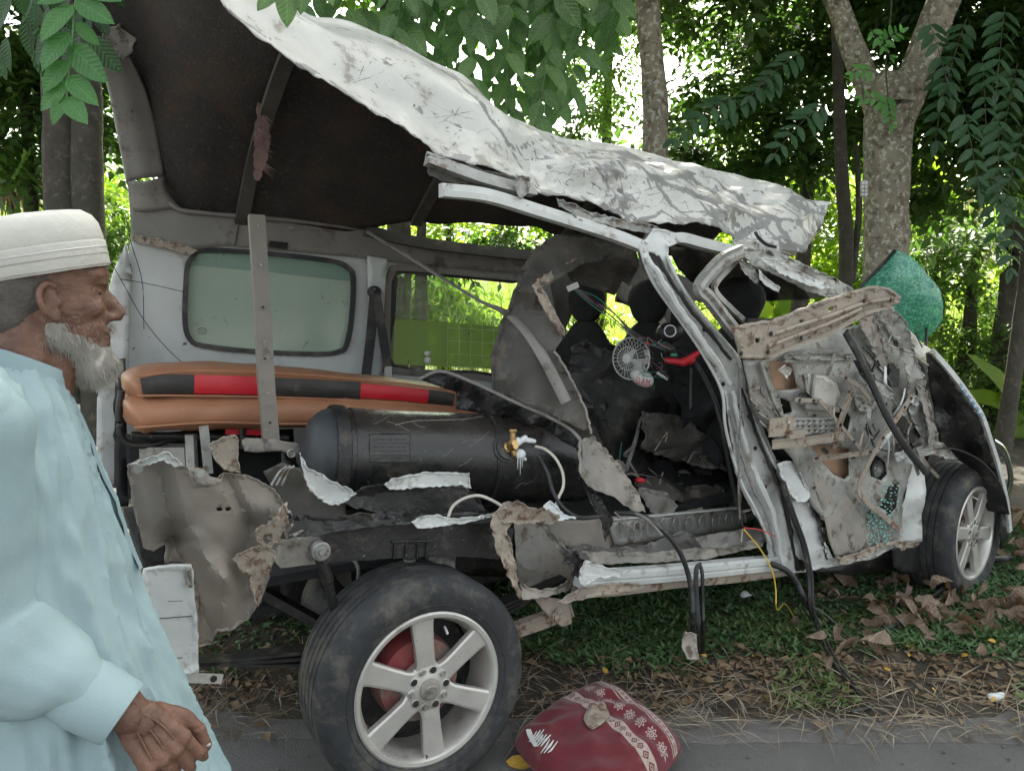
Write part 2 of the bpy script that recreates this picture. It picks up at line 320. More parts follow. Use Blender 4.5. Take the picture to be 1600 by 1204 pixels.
def crumple(p, freq, seed):
    """sharp folds and facets, roughly -1..1, and how near a crease the point is"""
    w = Vector((noise.noise(p*4+Vector((seed, 0, 0))), noise.noise(p*4+Vector((0, seed, 5))), 0))*.05
    x = (uof(p)+w.x)*freq+seed*3.7; y = (p.z*1.1+(p-W0).dot(ND)*.8+w.y)*freq+seed*1.3
    f1, c1 = facet(x*.55, y*.8, seed); f2, c2 = facet(x*1.4+y*.5, y*1.6-x*.3, seed+7); f3, c3 = facet(x*3.2-y, y*3.4+x*.8, seed+13)
    g1 = max(0, noise.noise(p*2.3+Vector((seed, 9, 0)))+.35)*1.5
    return 1.25*f1+.55*f2*g1+.28*f3*g1, max(c1*.9, c2*.75*min(1, g1*1.4), c3*.5*min(1, g1))
def inpoly(x, y, P):
    c = False; j = len(P)-1
    for i in range(len(P)):
        if (P[i][1] > y) != (P[j][1] > y) and x < (P[j][0]-P[i][0])*(y-P[i][1])/(P[j][1]-P[i][1])+P[i][0]: c = not c
        j = i
    return c
def densify(P, res, jag, rn):
    out = []
    for i in range(len(P)):
        a, b = P[i], P[(i+1) % len(P)]; d = math.hypot(b[0]-a[0], b[1]-a[1]); k = max(1, round(d/res))
        for j in range(k):
            t = j/k; x, y = a[0]+(b[0]-a[0])*t, a[1]+(b[1]-a[1])*t
            if jag and j:
                q = rn.uniform(-1, 1)*jag; x += -(b[1]-a[1])/d*q; y += (b[0]-a[0])/d*q
            out.append((x, y))
    return out
def sheet(name, outline, v, mat, parent, res=9, amp=.01, freq=7, jag=0, holes=(), thick=.0022, seed=1, mat2=None, ctrl=None, smooth=16, loc=None, folds=(), soft=30, curl=None):
    """torn or pressed sheet metal on (or near) a plane of the van; outline in pixels of the photograph, real depth v"""
    rn = random.Random(seed*13+len(outline))
    cp = list(ctrl or []) + [p for p in outline if len(p) == 3]
    if not cp: cp = [(0, 0, v)]
    O = densify([p[:2] for p in outline], res, jag, rn); H = [densify([p[:2] for p in h], res, jag*.5, rn) for h in holes]
    pts = list(O); ed = [(i, (i+1) % len(O)) for i in range(len(O))]
    for h in H:
        k = len(pts); pts += h; ed += [(k+i, k+(i+1) % len(h)) for i in range(len(h))]
    xs = [p[0] for p in O]; ys = [p[1] for p in O]; x = min(xs)
    while x < max(xs):
        y = min(ys)
        while y < max(ys):
            a, b = x+rn.uniform(-.3, .3)*res, y+rn.uniform(-.3, .3)*res
            if inpoly(a, b, O) and not any(inpoly(a, b, h) for h in H) and min((a-p[0])**2+(b-p[1])**2 for p in pts[:len(O)]) > (res*.45)**2: pts.append((a, b))
            y += res
        x += res
    r = delaunay_2d_cdt([Vector(p) for p in pts], ed, [], 0, 1e-5)
    vc, fc = r[0], r[2]; F = []
    for f in fc:
        cx = sum(vc[i][0] for i in f)/3; cy = sum(vc[i][1] for i in f)/3
        if inpoly(cx, cy, O) and not any(inpoly(cx, cy, h) for h in H): F.append(tuple(f))
    F = [f if (vc[f[1]][0]-vc[f[0]][0])*(vc[f[2]][1]-vc[f[0]][1])-(vc[f[1]][1]-vc[f[0]][1])*(vc[f[2]][0]-vc[f[0]][0]) < 0 else f[::-1] for f in F]
    used = sorted({i for f in F for i in f}); mp = {i: k for k, i in enumerate(used)}; F = [tuple(mp[i] for i in f) for f in F]
    vs, wr = [], []
    for i in used:
        x, y = vc[i]; sw = sv = 0
        for c in cp:
            w = 1/((x-c[0])**2+(y-c[1])**2+soft)**1.3; sw += w; sv += w*c[2]
        fo = 0; fc_ = 0
        for (x1, y1), (x2, y2), dp, wd in folds:
            tt = max(0, min(1, ((x-x1)*(x2-x1)+(y-y1)*(y2-y1))/((x2-x1)**2+(y2-y1)**2))); dd = math.hypot(x-x1-(x2-x1)*tt, y-y1-(y2-y1)*tt); fo += dp*max(0, 1-dd/wd); fc_ = max(fc_, 1-dd/3)
        if i < len(O) and (curl if curl is not None else (.010 if jag else 0)): fo -= (curl or .010)*(.4+2.2*abs(noise.noise(Vector((x*.09, y*.09, seed)))))
        p = V(x, y, sv/sw+fo); f, cr = crumple(p, freq, seed); cr = max(cr, fc_*.8); vs.append(p+ND*f*amp+ZD*f*amp*.25); wr.append(cr*min(1, amp*60))
    return obj(name, (vs, F), mat, parent, smooth=smooth, thick=thick, mats=[mat2] if mat2 else None, attrs=wr, loc=loc)
def loft(name, rows, mat, parent, nu=6, nv=6, amp=0, freq=6, seed=1, thick=.004, mat2=None, smooth=35, dirn=None, wmul=1, noedge=False):
    """smooth surface through rows of 3D control points, then crumpled"""
    A = [crom(r, nv) for r in rows]; n = len(A[0]); B = [crom([A[i][j] for i in range(len(A))], nu) for j in range(n)]
    m = len(B[0]); vs, wr = [], []
    for j in range(n):
        for i in range(m):
            p = B[j][i]; f, cr = crumple(p, freq, seed); vs.append(p+(dirn or ND)*f*amp); wr.append(cr*wmul)
    fs = [(j*m+i, j*m+i+1, (j+1)*m+i+1, (j+1)*m+i) for j in range(n-1) for i in range(m-1)]
    return obj(name, (vs, fs), mat, parent, smooth=smooth, thick=thick, mats=[mat2] if mat2 else None, attrs=wr)
def remesh(vf, voxel, iters=4, disp=None):
    """fuse overlapping closed shapes into one continuous surface; returns (verts, faces) in world coordinates"""
    o = obj('temporary', vf, None if False else skinm)
    r = o.modifiers.new('r', 'REMESH'); r.mode = 'VOXEL'; r.voxel_size = voxel
    s = o.modifiers.new('s', 'SMOOTH'); s.factor = .6; s.iterations = iters
    dg = bpy.context.evaluated_depsgraph_get(); e = o.evaluated_get(dg); me = e.to_mesh()
    vs = [v.co.copy() for v in me.vertices]; ns = [v.normal.copy() for v in me.vertices]; fs = [tuple(p.vertices) for p in me.polygons]
    e.to_mesh_clear(); m = o.data; bpy.data.objects.remove(o); bpy.data.meshes.remove(m)
    if disp: vs = [p+nn*disp(p) for p, nn in zip(vs, ns)]
    return vs, fs
def capsule(a, b, ra, rb, n=14):
    """tapered limb with rounded ends"""
    a, b = Vector(a), Vector(b); d = b-a; h = d.length
    prof = [(ra*math.sin(t), -ra*math.cos(t)) for t in [math.pi/2*k/5 for k in range(1, 6)]] + [(rb*math.cos(t), h+rb*math.sin(t)) for t in [math.pi/2*k/5 for k in range(0, 5)]]
    vs, fs = lathe([(1e-4, -ra)]+prof+[(1e-4, h+rb)], a, d, n)
    k = len(vs); fs = fs+[tuple(range(n))[::-1], tuple(range(k-n, k))]; return vs, fs

# numpy leaf clouds: many leaf-sized folded blades in one mesh, the 'stuff' of a crown
def leaf_arrays(P, Dr, Nr, Ln, Wd, fold=.25):
    """per leaf: base P, direction Dr, normal Nr, length, width -> 6 verts, 4 tris bent along the midrib"""
    S = np.cross(Dr, Nr); S /= np.linalg.norm(S, axis=1)[:, None]+1e-9; Ln = Ln[:, None]; Wd = Wd[:, None]
    droop = -Nr*Ln*.12
    v0 = P; v1 = P+Dr*Ln*.45+S*Wd*.5+Nr*Wd*fold; v2 = P+Dr*Ln*.45-S*Wd*.5+Nr*Wd*fold; v3 = P+Dr*Ln*.5; v4 = P+Dr*Ln+droop
    n = len(P); VV = np.stack([v0, v1, v2, v3, v4], 1).reshape(-1, 3); b = np.arange(n)[:, None, None]*5
    FF = (np.array([[0, 3, 1], [0, 2, 3], [1, 3, 4], [2, 4, 3]])[None]+b).reshape(-1, 3)
    return VV, FF
def np_mesh(name, VV, FF, mat, parent=None, loc=(0, 0, 0), rnd=None):
    me = bpy.data.meshes.new(name); n = len(VV); m = len(FF)
    me.vertices.add(n); me.vertices.foreach_set('co', (VV-np.array(loc)).astype(np.float32).ravel())
    me.loops.add(m*3); me.loops.foreach_set('vertex_index', FF.astype(np.int32).ravel())
    me.polygons.add(m); me.polygons.foreach_set('loop_start', (np.arange(m)*3).astype(np.int32)); me.polygons.foreach_set('loop_total', np.full(m, 3, np.int32))
    if rnd is not None: a = me.attributes.new('rnd', 'FLOAT', 'POINT'); a.data.foreach_set('value', rnd.astype(np.float32))
    me.update(calc_edges=True); me.materials.append(mat)
    o = bpy.data.objects.new(name, me); COL.objects.link(o)
    if parent: o.parent = parent; o.location = Vector(loc)-worldloc(parent)
    else: o.location = loc
    return o
def unit(a): return a/(np.linalg.norm(a, axis=1)[:, None]+1e-9)
def crown(name, blobs, mat, parent, leaf=.10, pinnate=9, density=1.0, spread=1.0, aspect=.45, seed=0, clump=.35):
    """blobs: (centre, radii, sprays). Each spray is a drooping rachis with leaflets on both sides; sprays gather in clumps with gaps between"""
    g = np.random.default_rng(seed); PP, DD, NN, LL, RR = [], [], [], [], []
    for c, r, cnt in blobs:
        cnt = int(cnt*density); k = max(6, cnt//14)
        cc = unit(g.normal(size=(k, 3)))*(g.random((k, 1))**.45)
        idx = g.integers(0, k, cnt); pos = cc[idx]+g.normal(size=(cnt, 3))*clump*.5
        P = np.array(c)+pos*np.array(r)
        d = unit(np.column_stack([pos[:, 0]+g.normal(size=cnt)*.8, pos[:, 1]+g.normal(size=cnt)*.8, -.35+g.normal(size=cnt)*.35]))
        up = unit(np.array([0, 0, 1.])+g.normal(size=(cnt, 3))*.35); side = unit(np.cross(d, up)); up = unit(np.cross(side, d))
        rn = g.random(cnt)
        if pinnate:
            ln = leaf*(.8+.4*g.random(cnt)); span = ln*pinnate*.28*spread
            for j in range(pinnate):
                t = (j//2+.5)/(pinnate/2); s = 1 if j % 2 else -1
                if j == pinnate-1: s = 0; t = 1.05
                p = P+d*(span*t)[:, None]-np.array([0, 0, 1.])*(span*t*t*.25)[:, None]
                dd = unit(d*(.55 if s else 1)+side*s*.85+g.normal(size=(cnt, 3))*.1-np.array([0, 0, .18]))
                PP.append(p); DD.append(dd); NN.append(unit(up+g.normal(size=(cnt, 3))*.18)); LL.append(ln*(1-.25*abs(t-.5))); RR.append(rn)
        else:
            PP.append(P); DD.append(d); NN.append(up); LL.append(leaf*(.6+.7*g.random(cnt))); RR.append(rn)
    P = np.concatenate(PP); Dd = np.concatenate(DD); N = np.concatenate(NN); Ln = np.concatenate(LL)
    Nn = unit(N-Dd*(N*Dd).sum(1)[:, None]); VV, FF = leaf_arrays(P, Dd, Nn, Ln, Ln*aspect)
    return np_mesh(name, VV, FF, mat, parent, tuple(np.array(worldloc(parent))) if parent else (0, 0, 0), np.repeat(np.concatenate(RR), 5))
def big_leaf_mesh(name, mat, ln=1.0, w=.42, curl=.18, fold=.12, n=6, wavy=.02, seed=0):
    """one broad leaf, base at origin, along +X, with midrib fold and drooping tip"""
    rn = random.Random(seed); vs, fs = [], []
    for i in range(n+1):
        t = i/n; hw = w*.5*(math.sin(math.pi*min(1, t**.8*.98+.01)))**.75 if 0 < i < n else .004
        x = t*ln; z = -curl*t*t+rn.uniform(-wavy, wavy)*(0 < i < n)
        vs += [(x, -hw, z+fold*hw*2+rn.uniform(-wavy, wavy)), (x, 0, z), (x, hw, z+fold*hw*2+rn.uniform(-wavy, wavy))]
    for i in range(n):
        a = i*3; fs += [(a, a+3, a+4, a+1), (a+1, a+4, a+5, a+2)]
    me = bpy.data.meshes.new(name); me.from_pydata(vs, [], fs); me.materials.append(mat); me.shade_smooth(); return me
def orient(o, p, d, nrm, s):
    d = Vector(d).normalized(); nrm = Vector(nrm); y = nrm.cross(d).normalized(); z = d.cross(y)
    M = Matrix((d, y, z)).transposed().to_4x4(); M.translation = p
    if o.parent: M = Matrix.Translation(-worldloc(o.parent)) @ M
    o.location = M.translation; o.rotation_euler = M.to_euler(); o.scale = (s, s, s)
# ------------------------------------------------------------ the setting: ground, road, verge, field
def gridmesh(name, x0, x1, y0, y1, nx, ny, zf, mat, kind='structure', **k):
    xs = [x0+(x1-x0)*i/nx for i in range(nx+1)]; ys = [y0+(y1-y0)*j/ny for j in range(ny+1)]
    vs = [Vector((x, y, zf(x, y))) for y in ys for x in xs]; fs = [(j*(nx+1)+i, j*(nx+1)+i+1, (j+1)*(nx+1)+i+1, (j+1)*(nx+1)+i) for j in range(ny) for i in range(nx)]
    o = obj(name, (vs, fs), mat, smooth=60); o['kind'] = kind; return o
EDGE = 2.60
def edge(x): return 2.585 - .012*(x+1) + .018*noise.noise(Vector((x*2.3, 0, 0)))
def gz(x, y):                        # height of the verge and of the field behind it
    if y < EDGE: return -.03
    z = .012+.05*min(1, (y-EDGE)/.5)+.025*noise.noise(Vector((x*2, y*2, 0)))+.02*noise.noise(Vector((x*7, y*7, 3)))*(y < 9)
    if y > 7.5: z += min(1.0, (y-7.5)*.10)
    if y > 18: z += (y-18)*.02
    return z
gridmesh('road', -60, 60, -40, 2.62, 8, 8, lambda x, y: 0, asphalt)
gridmesh('verge', -14, 14, 2.56, 9.5, 280, 150, gz, soil)
gridmesh('field', -70, 90, 9.4, 80, 60, 50, lambda x, y: gz(x, y)-.01, hillm)
vs, fs = [], []                      # broken concrete edge between road and verge
N = 260
for i in range(N+1):
    x = -6+12*i/N; e = edge(x)
    w = .10+.03*noise.noise(Vector((x*3, 4, 0)))+.02*noise.noise(Vector((x*14, 4, 0)))+.01*noise.noise(Vector((x*40, 4, 0)))
    vs += [Vector((x, e-.10-.008*noise.noise(Vector((x*9, 1, 1)))-.012*noise.noise(Vector((x*51, 1, 1))), .001)), Vector((x, e-.09, .007)), Vector((x, e-.10+w, .010)), Vector((x, e+.04+w, .012))]
for i in range(N):
    for j in range(3): fs.append((i*4+j, i*4+j+1, i*4+5+j, i*4+4+j))
o = obj('road_edge_strip', (vs, fs), concr, smooth=40); o['kind'] = 'structure'

# distant hill with trees behind the field
gridmesh('far_hill', -90, 110, 60, 130, 40, 14, lambda x, y: 1.4+9*math.exp(-((y-105)/30)**2)*(1+.25*noise.noise(Vector((x*.03, 0, 0)))), hillm)

# ------------------------------------------------------------ ground cover (nobody could count it)
def scatter_blades(name, n, xr, yr, dens, ln, wd, flat, mat, lbl, cat, seed, z=0.0, bend=.25, kind='stuff'):
    g = np.random.default_rng(seed); P = np.column_stack([g.uniform(*xr, n), g.uniform(*yr, n), np.zeros(n)])
    keep = np.array([g.random() < dens(p[0], p[1]) for p in P]); P = P[keep]; n = len(P)
    P[:, 2] = [max(gz(p[0], p[1]), .016)+z for p in P]
    az = g.uniform(0, 2*np.pi, n); el = np.clip(g.normal(flat, .25, n), .02, 1.5)
    d = np.column_stack([np.cos(az)*np.cos(el), np.sin(az)*np.cos(el), np.sin(el)]); P[:, 2] += .006*g.random(n)
    up = unit(np.column_stack([g.normal(size=n)*.4, g.normal(size=n)*.4, np.ones(n)])); up = unit(up-d*(up*d).sum(1)[:, None]+1e-6)
    Ln = ln*(.5+g.random(n)); VV, FF = leaf_arrays(P, d, up, Ln, wd*(.6+.8*g.random(n)), bend)
    o = np_mesh(name, VV, FF, mat, rnd=np.repeat(g.random(n), 5)); tag(o, lbl, cat, kind=kind); return o
def nz(x, y, s, k=0): return noise.noise(Vector((x*s, y*s, k)))
def d_weed(x, y):
    e = edge(x); f = min(1, max(0, (y-e-.32+.22*nz(x, y, 1.6)-.12*nz(x, y, 6))/.15)); f *= .6+.4*min(1, max(0, .75+1.6*nz(x, y, 1.1, 5)))
    if x > 1.3 and y > 3.2: f *= .6
    if x < -.2: f *= .25
    return f
scatter_blades('verge_grass', 125000, (-2.4, 3.6), (2.65, 5.2), d_weed, .040, .013, .45, weed, 'low dark green weeds and grass covering the verge under the wreck', 'grass', 1)
scatter_blades('yellow_verge_grass', 16000, (.3, 3.2), (2.62, 3.4), lambda x, y: max(0, nz(x, y, 2.2, 9)*2.2-.15), .040, .012, .6, weedy, 'sparse yellowish green grass tufts near the road edge', 'grass', 2)
scatter_blades('dead_leaf_litter', 19000, (-2.2, 3.8), (2.47, 4.4), lambda x, y: max(.04, (.9-1.1*abs(y-edge(x)-.36)/.45)*(.5+1.2*nz(x, y, 3, 2)+.3)), .040, .024, .12, litterm, 'small brown dead leaves littering the road verge', 'leaf litter', 3)
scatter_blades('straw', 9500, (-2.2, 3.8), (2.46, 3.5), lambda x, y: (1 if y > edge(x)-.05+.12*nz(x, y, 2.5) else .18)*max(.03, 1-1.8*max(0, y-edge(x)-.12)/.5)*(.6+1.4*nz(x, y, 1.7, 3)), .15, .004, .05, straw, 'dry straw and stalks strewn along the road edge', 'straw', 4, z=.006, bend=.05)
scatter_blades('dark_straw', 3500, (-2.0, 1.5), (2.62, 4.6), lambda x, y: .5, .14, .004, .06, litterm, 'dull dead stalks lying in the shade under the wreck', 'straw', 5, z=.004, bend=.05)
scatter_blades('tall_field_grass', 34000, (-14, 22), (10.0, 22), lambda x, y: .9 if y < 15 else .5, 1.0, .030, 1.25, grassm, 'tall bright green grass in the sunlit field behind the wreck', 'grass', 6, bend=.05)
g = np.random.default_rng(5)
# pebbles
vs, fs = [], []
for _ in range(240):
    x, y = rng.uniform(-1.2, 2.4), rng.uniform(2.2, 2.9); r = rng.uniform(.002, .007)
    a = ball((x, y, max(0, gz(x, y) if y > EDGE else 0)+.005), (r, r*.8, r*.6), 6, 4); k = len(vs); vs += a[0]; fs += [tuple(i+k for i in q) for q in a[1]]
tag(obj('gravel', (vs, fs), concr), 'tiny pale grit scattered on the road edge', 'gravel', kind='stuff')

# ------------------------------------------------------------ trees
def trunk_vf(pts, rads, n=16, seed=0, lump=.10):
    P = crom(pts, 6); K = []
    for i in range(len(P)): t = i/6; a = int(min(t, len(rads)-1)); b = min(a+1, len(rads)-1); K.append(rads[a]+(rads[b]-rads[a])*(t-a))
    vs, fs = tube(P, 1, n, K)
    vs = [p+(p-P[min(i//n, len(P)-1)])*lump*(noise.noise(p*4+Vector((seed, 0, 0)))+.5*noise.noise(p*13)) for i, p in enumerate(vs)]
    return vs, fs
def tree(name, base, label, trunk, limbs, mat, crowns, cmat, seed, group=None, **ck):
    t = empty(name, base, label, 'tree', group)
    obj('trunk', trunk_vf(*trunk, seed=seed), mat, t, smooth=80)
    for lm in limbs: obj('limb', trunk_vf(*lm, n=10, seed=seed+1), mat, t, smooth=80)
    if crowns:
        c = crown('crown', crowns, cmat, t, seed=seed, **ck); c['kind'] = 'stuff'
    return t
# forked pale tree behind the cab: trunk, left limb, right limb
b = D(1386, 560, 6.2); b.z = gz(b.x, b.y)-.05
fk = D(1390, 165, 6.2)
tree('tree', b, 'pale mottled tree forking into two thick limbs behind the wrecked cab',
     ([b, D(1384, 420, 6.2), D(1386, 290, 6.2), fk, D(1398, 120, 6.2)], [.18, .165, .165, .19, .14]),
     [([D(1402, 190, 6.2), D(1440, 90, 6.15), D(1480, -10, 6.1), D(1530, -130, 6.0), D(1580, -260, 5.9)], [.135, .125, .12, .11, .09]),
      ([D(1378, 190, 6.22), D(1338, 90, 6.3), D(1300, -20, 6.4), D(1270, -140, 6.5), D(1250, -260, 6.5)], [.10, .095, .09, .085, .07])],
     bark1, [((2.6, 7.4, 5.6), (2.6, 1.8, 1.3), 900)], leaf_dark, 21, leaf=.16)
t = bpy.data.objects['tree']
# young sprouting sprigs in the fork
def sprig(parent, p, d, n, ln, mesh, side=Vector((0, -1, .2)), wire=None, s=1.0, seed=0, droop=.3):
    rn = random.Random(seed); d = Vector(d).normalized(); P = [p+d*ln*k/6-ZD*droop*ln*(k/6)**2 for k in range(7)]
    tw = obj('twig', tube(P, .0025*max(1, s*6), 5), wire or bark2, parent, loc=p)
    C = crom(P, 4)
    for k in range(n):
        f = (k//2+.6)/(n/2); q = C[min(int(f*(len(C)-1)), len(C)-1)]; sd = 1 if k % 2 else -1
        t_ = (C[-1]-C[0]).normalized(); lat = t_.cross(side).normalized()*sd
        dd = t_*.55+lat+Vector((rn.uniform(-.15, .15),)*3)+(-ZD*.15)
        if k == n-1: dd = t_
        o = bpy.data.objects.new('leaf', mesh); COL.objects.link(o); o.parent = parent
        orient(o, q, dd, side+Vector((rn.uniform(-.4, .4), rn.uniform(-.2, .2), rn.uniform(-.3, .3))), s*rn.uniform(.85, 1.15)*(1.1-.35*f))
LM = [big_leaf_mesh('leaflet', leaf_left, 1, .50, .12, .10, 6, .01, k) for k in range(3)]
BM = [big_leaf_mesh('broad_leaf', leaf_near, 1, .52, .16, .10, 7, .02, k+5) for k in range(4)]
dk_ = leafmat('shaded_oval_leaf', (.018, .055, .018), (.035, .09, .028), .25, 8, .45, (.03, .12, .02), True)  # darker copy of the oval leaflet, shade put into its colour
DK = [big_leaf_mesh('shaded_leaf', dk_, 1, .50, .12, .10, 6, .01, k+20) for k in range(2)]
limeobj = leafmat('young_green_leaf', (.07, .19, .05), (.11, .26, .07), .35, 8, .45, (.12, .42, .06), True)
YM = big_leaf_mesh('young_leaf', limeobj, 1, .45, .12, .1, 5, .01, 9)
sp = empty('sapling_shoot', D(1385, 172, 6.0), 'small bright green shoot sprouting from the fork of the pale tree', 'shoot')
for (x, y, dx, dz, n, ln) in ((1390, 170, -.4, .35, 10, .34), (1385, 150, .1, -.5, 12, .16), (1372, 78, .3, .5, 10, .3), (1365, 112, -.8, .3, 8, .2), (1358, 45, .5, -.4, 8, .22)):
    sprig(sp, D(x, y, 5.95), (dx, -.1, dz), n, ln, YM, s=.085, seed=x, droop=.5)
obj('stem', tube(crom([D(1390, 175, 5.98), D(1384, 100, 5.96), D(1392, 20, 5.96), D(1395, -60, 5.9)], 5), .006, 6), bark2, sp)

b = D(1021, 420, 6.6); b.z = gz(b.x, b.y)-.05
tree('tree', b, 'straight slim brown tree trunk rising behind the middle of the roof',
     ([b, D(1024, 230, 6.6), D(1021, 120, 6.6), D(1012, 20, 6.6), D(1000, -120, 6.6), D(990, -260, 6.6)], [.12, .105, .10, .10, .09, .07]), [([D(1010, 40, 6.6), D(985, -40, 6.6), D(960, -160, 6.5)], [.02, .018, .012])], bark1,
     [((1.2, 8.2, 5.4), (2.0, 1.6, 1.1), 500)], leaf_dark, 22, leaf=.16)
b = D(1325, 500, 7.0); b.z = gz(b.x, b.y)-.05
tree('tree', b, 'thin dark leaning sapling just left of the forked tree',
     ([b, D(1322, 400, 7.0), D(1317, 300, 7.0), D(1312, 200, 7.0), D(1308, 60, 7.0), D(1300, -80, 7)], [.07, .062, .058, .052, .045, .03]), [([D(1330, 440, 7.0), D(1342, 330, 7.1), D(1337, 225, 7.1)], [.035, .03, .02])], bark2, None, None, 23)
for x, w, lb in ((98, .125, 'left one of two dark trunks behind the man'), (140, .115, 'right one of two dark trunks behind the man')):
    b = D(x, 470, 6.0); b.z = gz(b.x, b.y)-.05
    tree('tree', b, lb, ([b, D(x-2, 300, 6.0), D(x-4, 200, 6.0), D(x-8, 60, 6.0), D(x-14, -120, 6.0)], [w*1.05, w, w*.95, w*.9, w*.8]), [], bark2, None, None, 30+x)
# crowns seen in the frame: dark masses right, left, and the middle
def crown_tree(label, x, Y, blobs, mat, seed, leaf, density=1, trunk_r=.10, tm=bark2, **k):
    b = D(x, 477, Y); b.z = gz(b.x, b.y)-.05
    top = Vector((b.x+.2, b.y, max(q[0][2] for q in blobs)+.3))
    return tree('tree', b, label, ([b, b+(top-b)*.35+Vector((.05, 0, 0)), b+(top-b)*.7, top], [trunk_r, trunk_r*.85, trunk_r*.6, trunk_r*.3]), [], tm, blobs, mat, seed, leaf=leaf, density=density, **k)
def B(px, py, Y, rx, ry, rz, n): p = D(px, py, Y); return ((p.x, p.y, p.z), (rx, ry, rz), n)
crown_tree('dark pinnate leaved tree spreading above the front of the roof', 1235, 8.6,
    [B(1240, 180, 8.2, 1.0, .7, .40, 260), B(1150, 60, 8.6, .9, .7, .6, 190), B(1330, 70, 8.4, .9, .6, .65, 220), B(1200, 255, 8.4, .85, .5, .28, 150), B(1120, 150, 9.0, .45, .5, .25, 50), B(1300, -30, 8.6, 1.2, .8, .5, 260)], leaf_dark, 41, .15)
crown_tree('dark drooping tree at the right edge of the picture', 1580, 7.2,
    [B(1560, 170, 7.2, .62, .6, .95, 300), B(1480, 260, 7.6, .45, .4, .35, 80), B(1600, 40, 7.0, .8, .5, .6, 220), B(1500, 100, 7.8, .5, .5, .5, 110), B(1450, 20, 7.8, .6, .5, .35, 90)], leaf_dark, 42, .17, trunk_r=.08)
crown_tree('bushy mid green tree standing right of the pale trunk', 1500, 9.4,
    [B(1500, 440, 9.4, 1.3, .8, 1.0, 380), B(1590, 560, 8.8, .8, .7, .8, 260), B(1440, 380, 9.6, .5, .5, .9, 170), B(1560, 640, 8.2, .6, .5, .4, 110)], leaf_mid, 43, .12)
crown_tree('dark tree with light gaps behind the left trunks', 40, 8.4,
    [B(40, 110, 8.4, 1.2, .8, .85, 300), B(0, 220, 8.0, .9, .6, .3, 80), B(160, 60, 8.6, .8, .7, .8, 130), B(190, 215, 8.8, .4, .5, .35, 50), B(-60, 20, 8.2, 1, .8, 1, 200)], leaf_dark, 44, .17)
crown_tree('loose airy green tree in front of the bright sky in the middle', 930, 11.0,
    [B(900, 60, 10.5, .9, .8, .75, 200), B(1100, 20, 11.5, 1.3, .8, .8, 230), B(880, 200, 10.2, .75, .7, .45, 150), B(1080, 215, 11.0, .7, .6, .6, 150), B(1180, 110, 12, 1.0, .7, .8, 160), B(980, -30, 11, 1, .8, .5, 140)], leaf_mid, 45, .13)
crown_tree('bright leafy bush catching the sun behind the windscreen', 1330, 11.5,
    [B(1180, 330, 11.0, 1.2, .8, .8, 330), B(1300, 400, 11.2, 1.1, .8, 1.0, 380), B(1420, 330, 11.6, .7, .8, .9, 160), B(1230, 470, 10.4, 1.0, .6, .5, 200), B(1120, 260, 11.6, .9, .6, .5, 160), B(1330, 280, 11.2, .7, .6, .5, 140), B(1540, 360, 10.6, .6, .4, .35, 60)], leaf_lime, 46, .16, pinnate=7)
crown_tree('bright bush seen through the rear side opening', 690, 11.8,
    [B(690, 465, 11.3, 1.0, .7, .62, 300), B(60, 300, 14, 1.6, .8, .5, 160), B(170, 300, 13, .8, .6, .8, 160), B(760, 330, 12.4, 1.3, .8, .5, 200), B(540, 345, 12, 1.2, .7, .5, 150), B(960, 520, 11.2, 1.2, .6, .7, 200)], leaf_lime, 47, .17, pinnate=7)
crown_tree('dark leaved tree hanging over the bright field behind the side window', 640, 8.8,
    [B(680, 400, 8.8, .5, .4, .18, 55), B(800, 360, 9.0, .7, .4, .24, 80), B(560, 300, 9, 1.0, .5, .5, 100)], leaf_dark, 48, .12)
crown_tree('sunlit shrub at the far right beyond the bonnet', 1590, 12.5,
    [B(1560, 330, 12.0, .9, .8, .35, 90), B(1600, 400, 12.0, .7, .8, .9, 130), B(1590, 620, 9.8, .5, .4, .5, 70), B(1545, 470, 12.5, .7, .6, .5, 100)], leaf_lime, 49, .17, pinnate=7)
crown_tree('small green bush between the left trunks and the van', 172, 8.0,
    [B(180, 370, 8.0, .35, .4, .55, 110), B(175, 470, 7.8, .5, .4, .5, 120)], leaf_mid, 50, .10, trunk_r=.04)
for (x, Y, s, lb) in ((975, 26, 1.6, 'hazy pale grey green tree far away beside the slim trunk'), (60, 30, 1.7, 'pale far tree left behind the dark trunks'), (190, 34, 1.5, 'pale far tree behind the rear pillar'), (1500, 34, 2.6, 'grey far tree right of the forked trunk'), (1230, 36, 2.4, 'grey far tree behind the sunlit bush')):
    crown_tree(lb, x, Y, [B(x, 330, Y, 2.3*s, 2, 1.6*s, 380), B(x-90, 400, Y, 1.9*s, 2, 1.2*s, 240), B(x+70, 400, Y, 1.8*s, 2, 1.2*s, 240), B(x, 240, Y, 1.1*s, 1.5, .8*s, 90)], leaf_mid, 60+x, .42, trunk_r=.25, pinnate=0, aspect=.5)
# high canopy above view shading the roadside; forward crowns added to dim top light
for k, (cx, cy, lb) in enumerate(((-5, 8.5, 'high shady tree far left over the verge'), (-1.4, 9.0, 'high shady tree above the rear of the wreck'), (5.6, 8.8, 'high shady tree right of the forked tree'), (9.5, 8.5, 'high shady tree beyond the right edge'))):
    base = Vector((cx, cy, gz(cx, cy)-.05))
    tree('tree', base, lb, ([base, base+Vector((.1, 0, 2)), base+Vector((0, 0, 4)), base+Vector((.1, 0, 6.4))], [.16, .14, .11, .06]), [], bark2,
         [((cx, cy-.6, 6.2), (2.4, 2.6, 1.0), 800), ((cx+.8, cy+.8, 7.2), (2.4, 2.0, 1.0), 500), ((cx, cy-2.4, 5.4), (2.2, 1.5, .6), 300), ((cx*.8, cy-4.0, 5.3), (2.8, 1.7, .5), 800)], leaf_dark, 80+k, leaf=.24, pinnate=7, group='high shade trees over the verge')
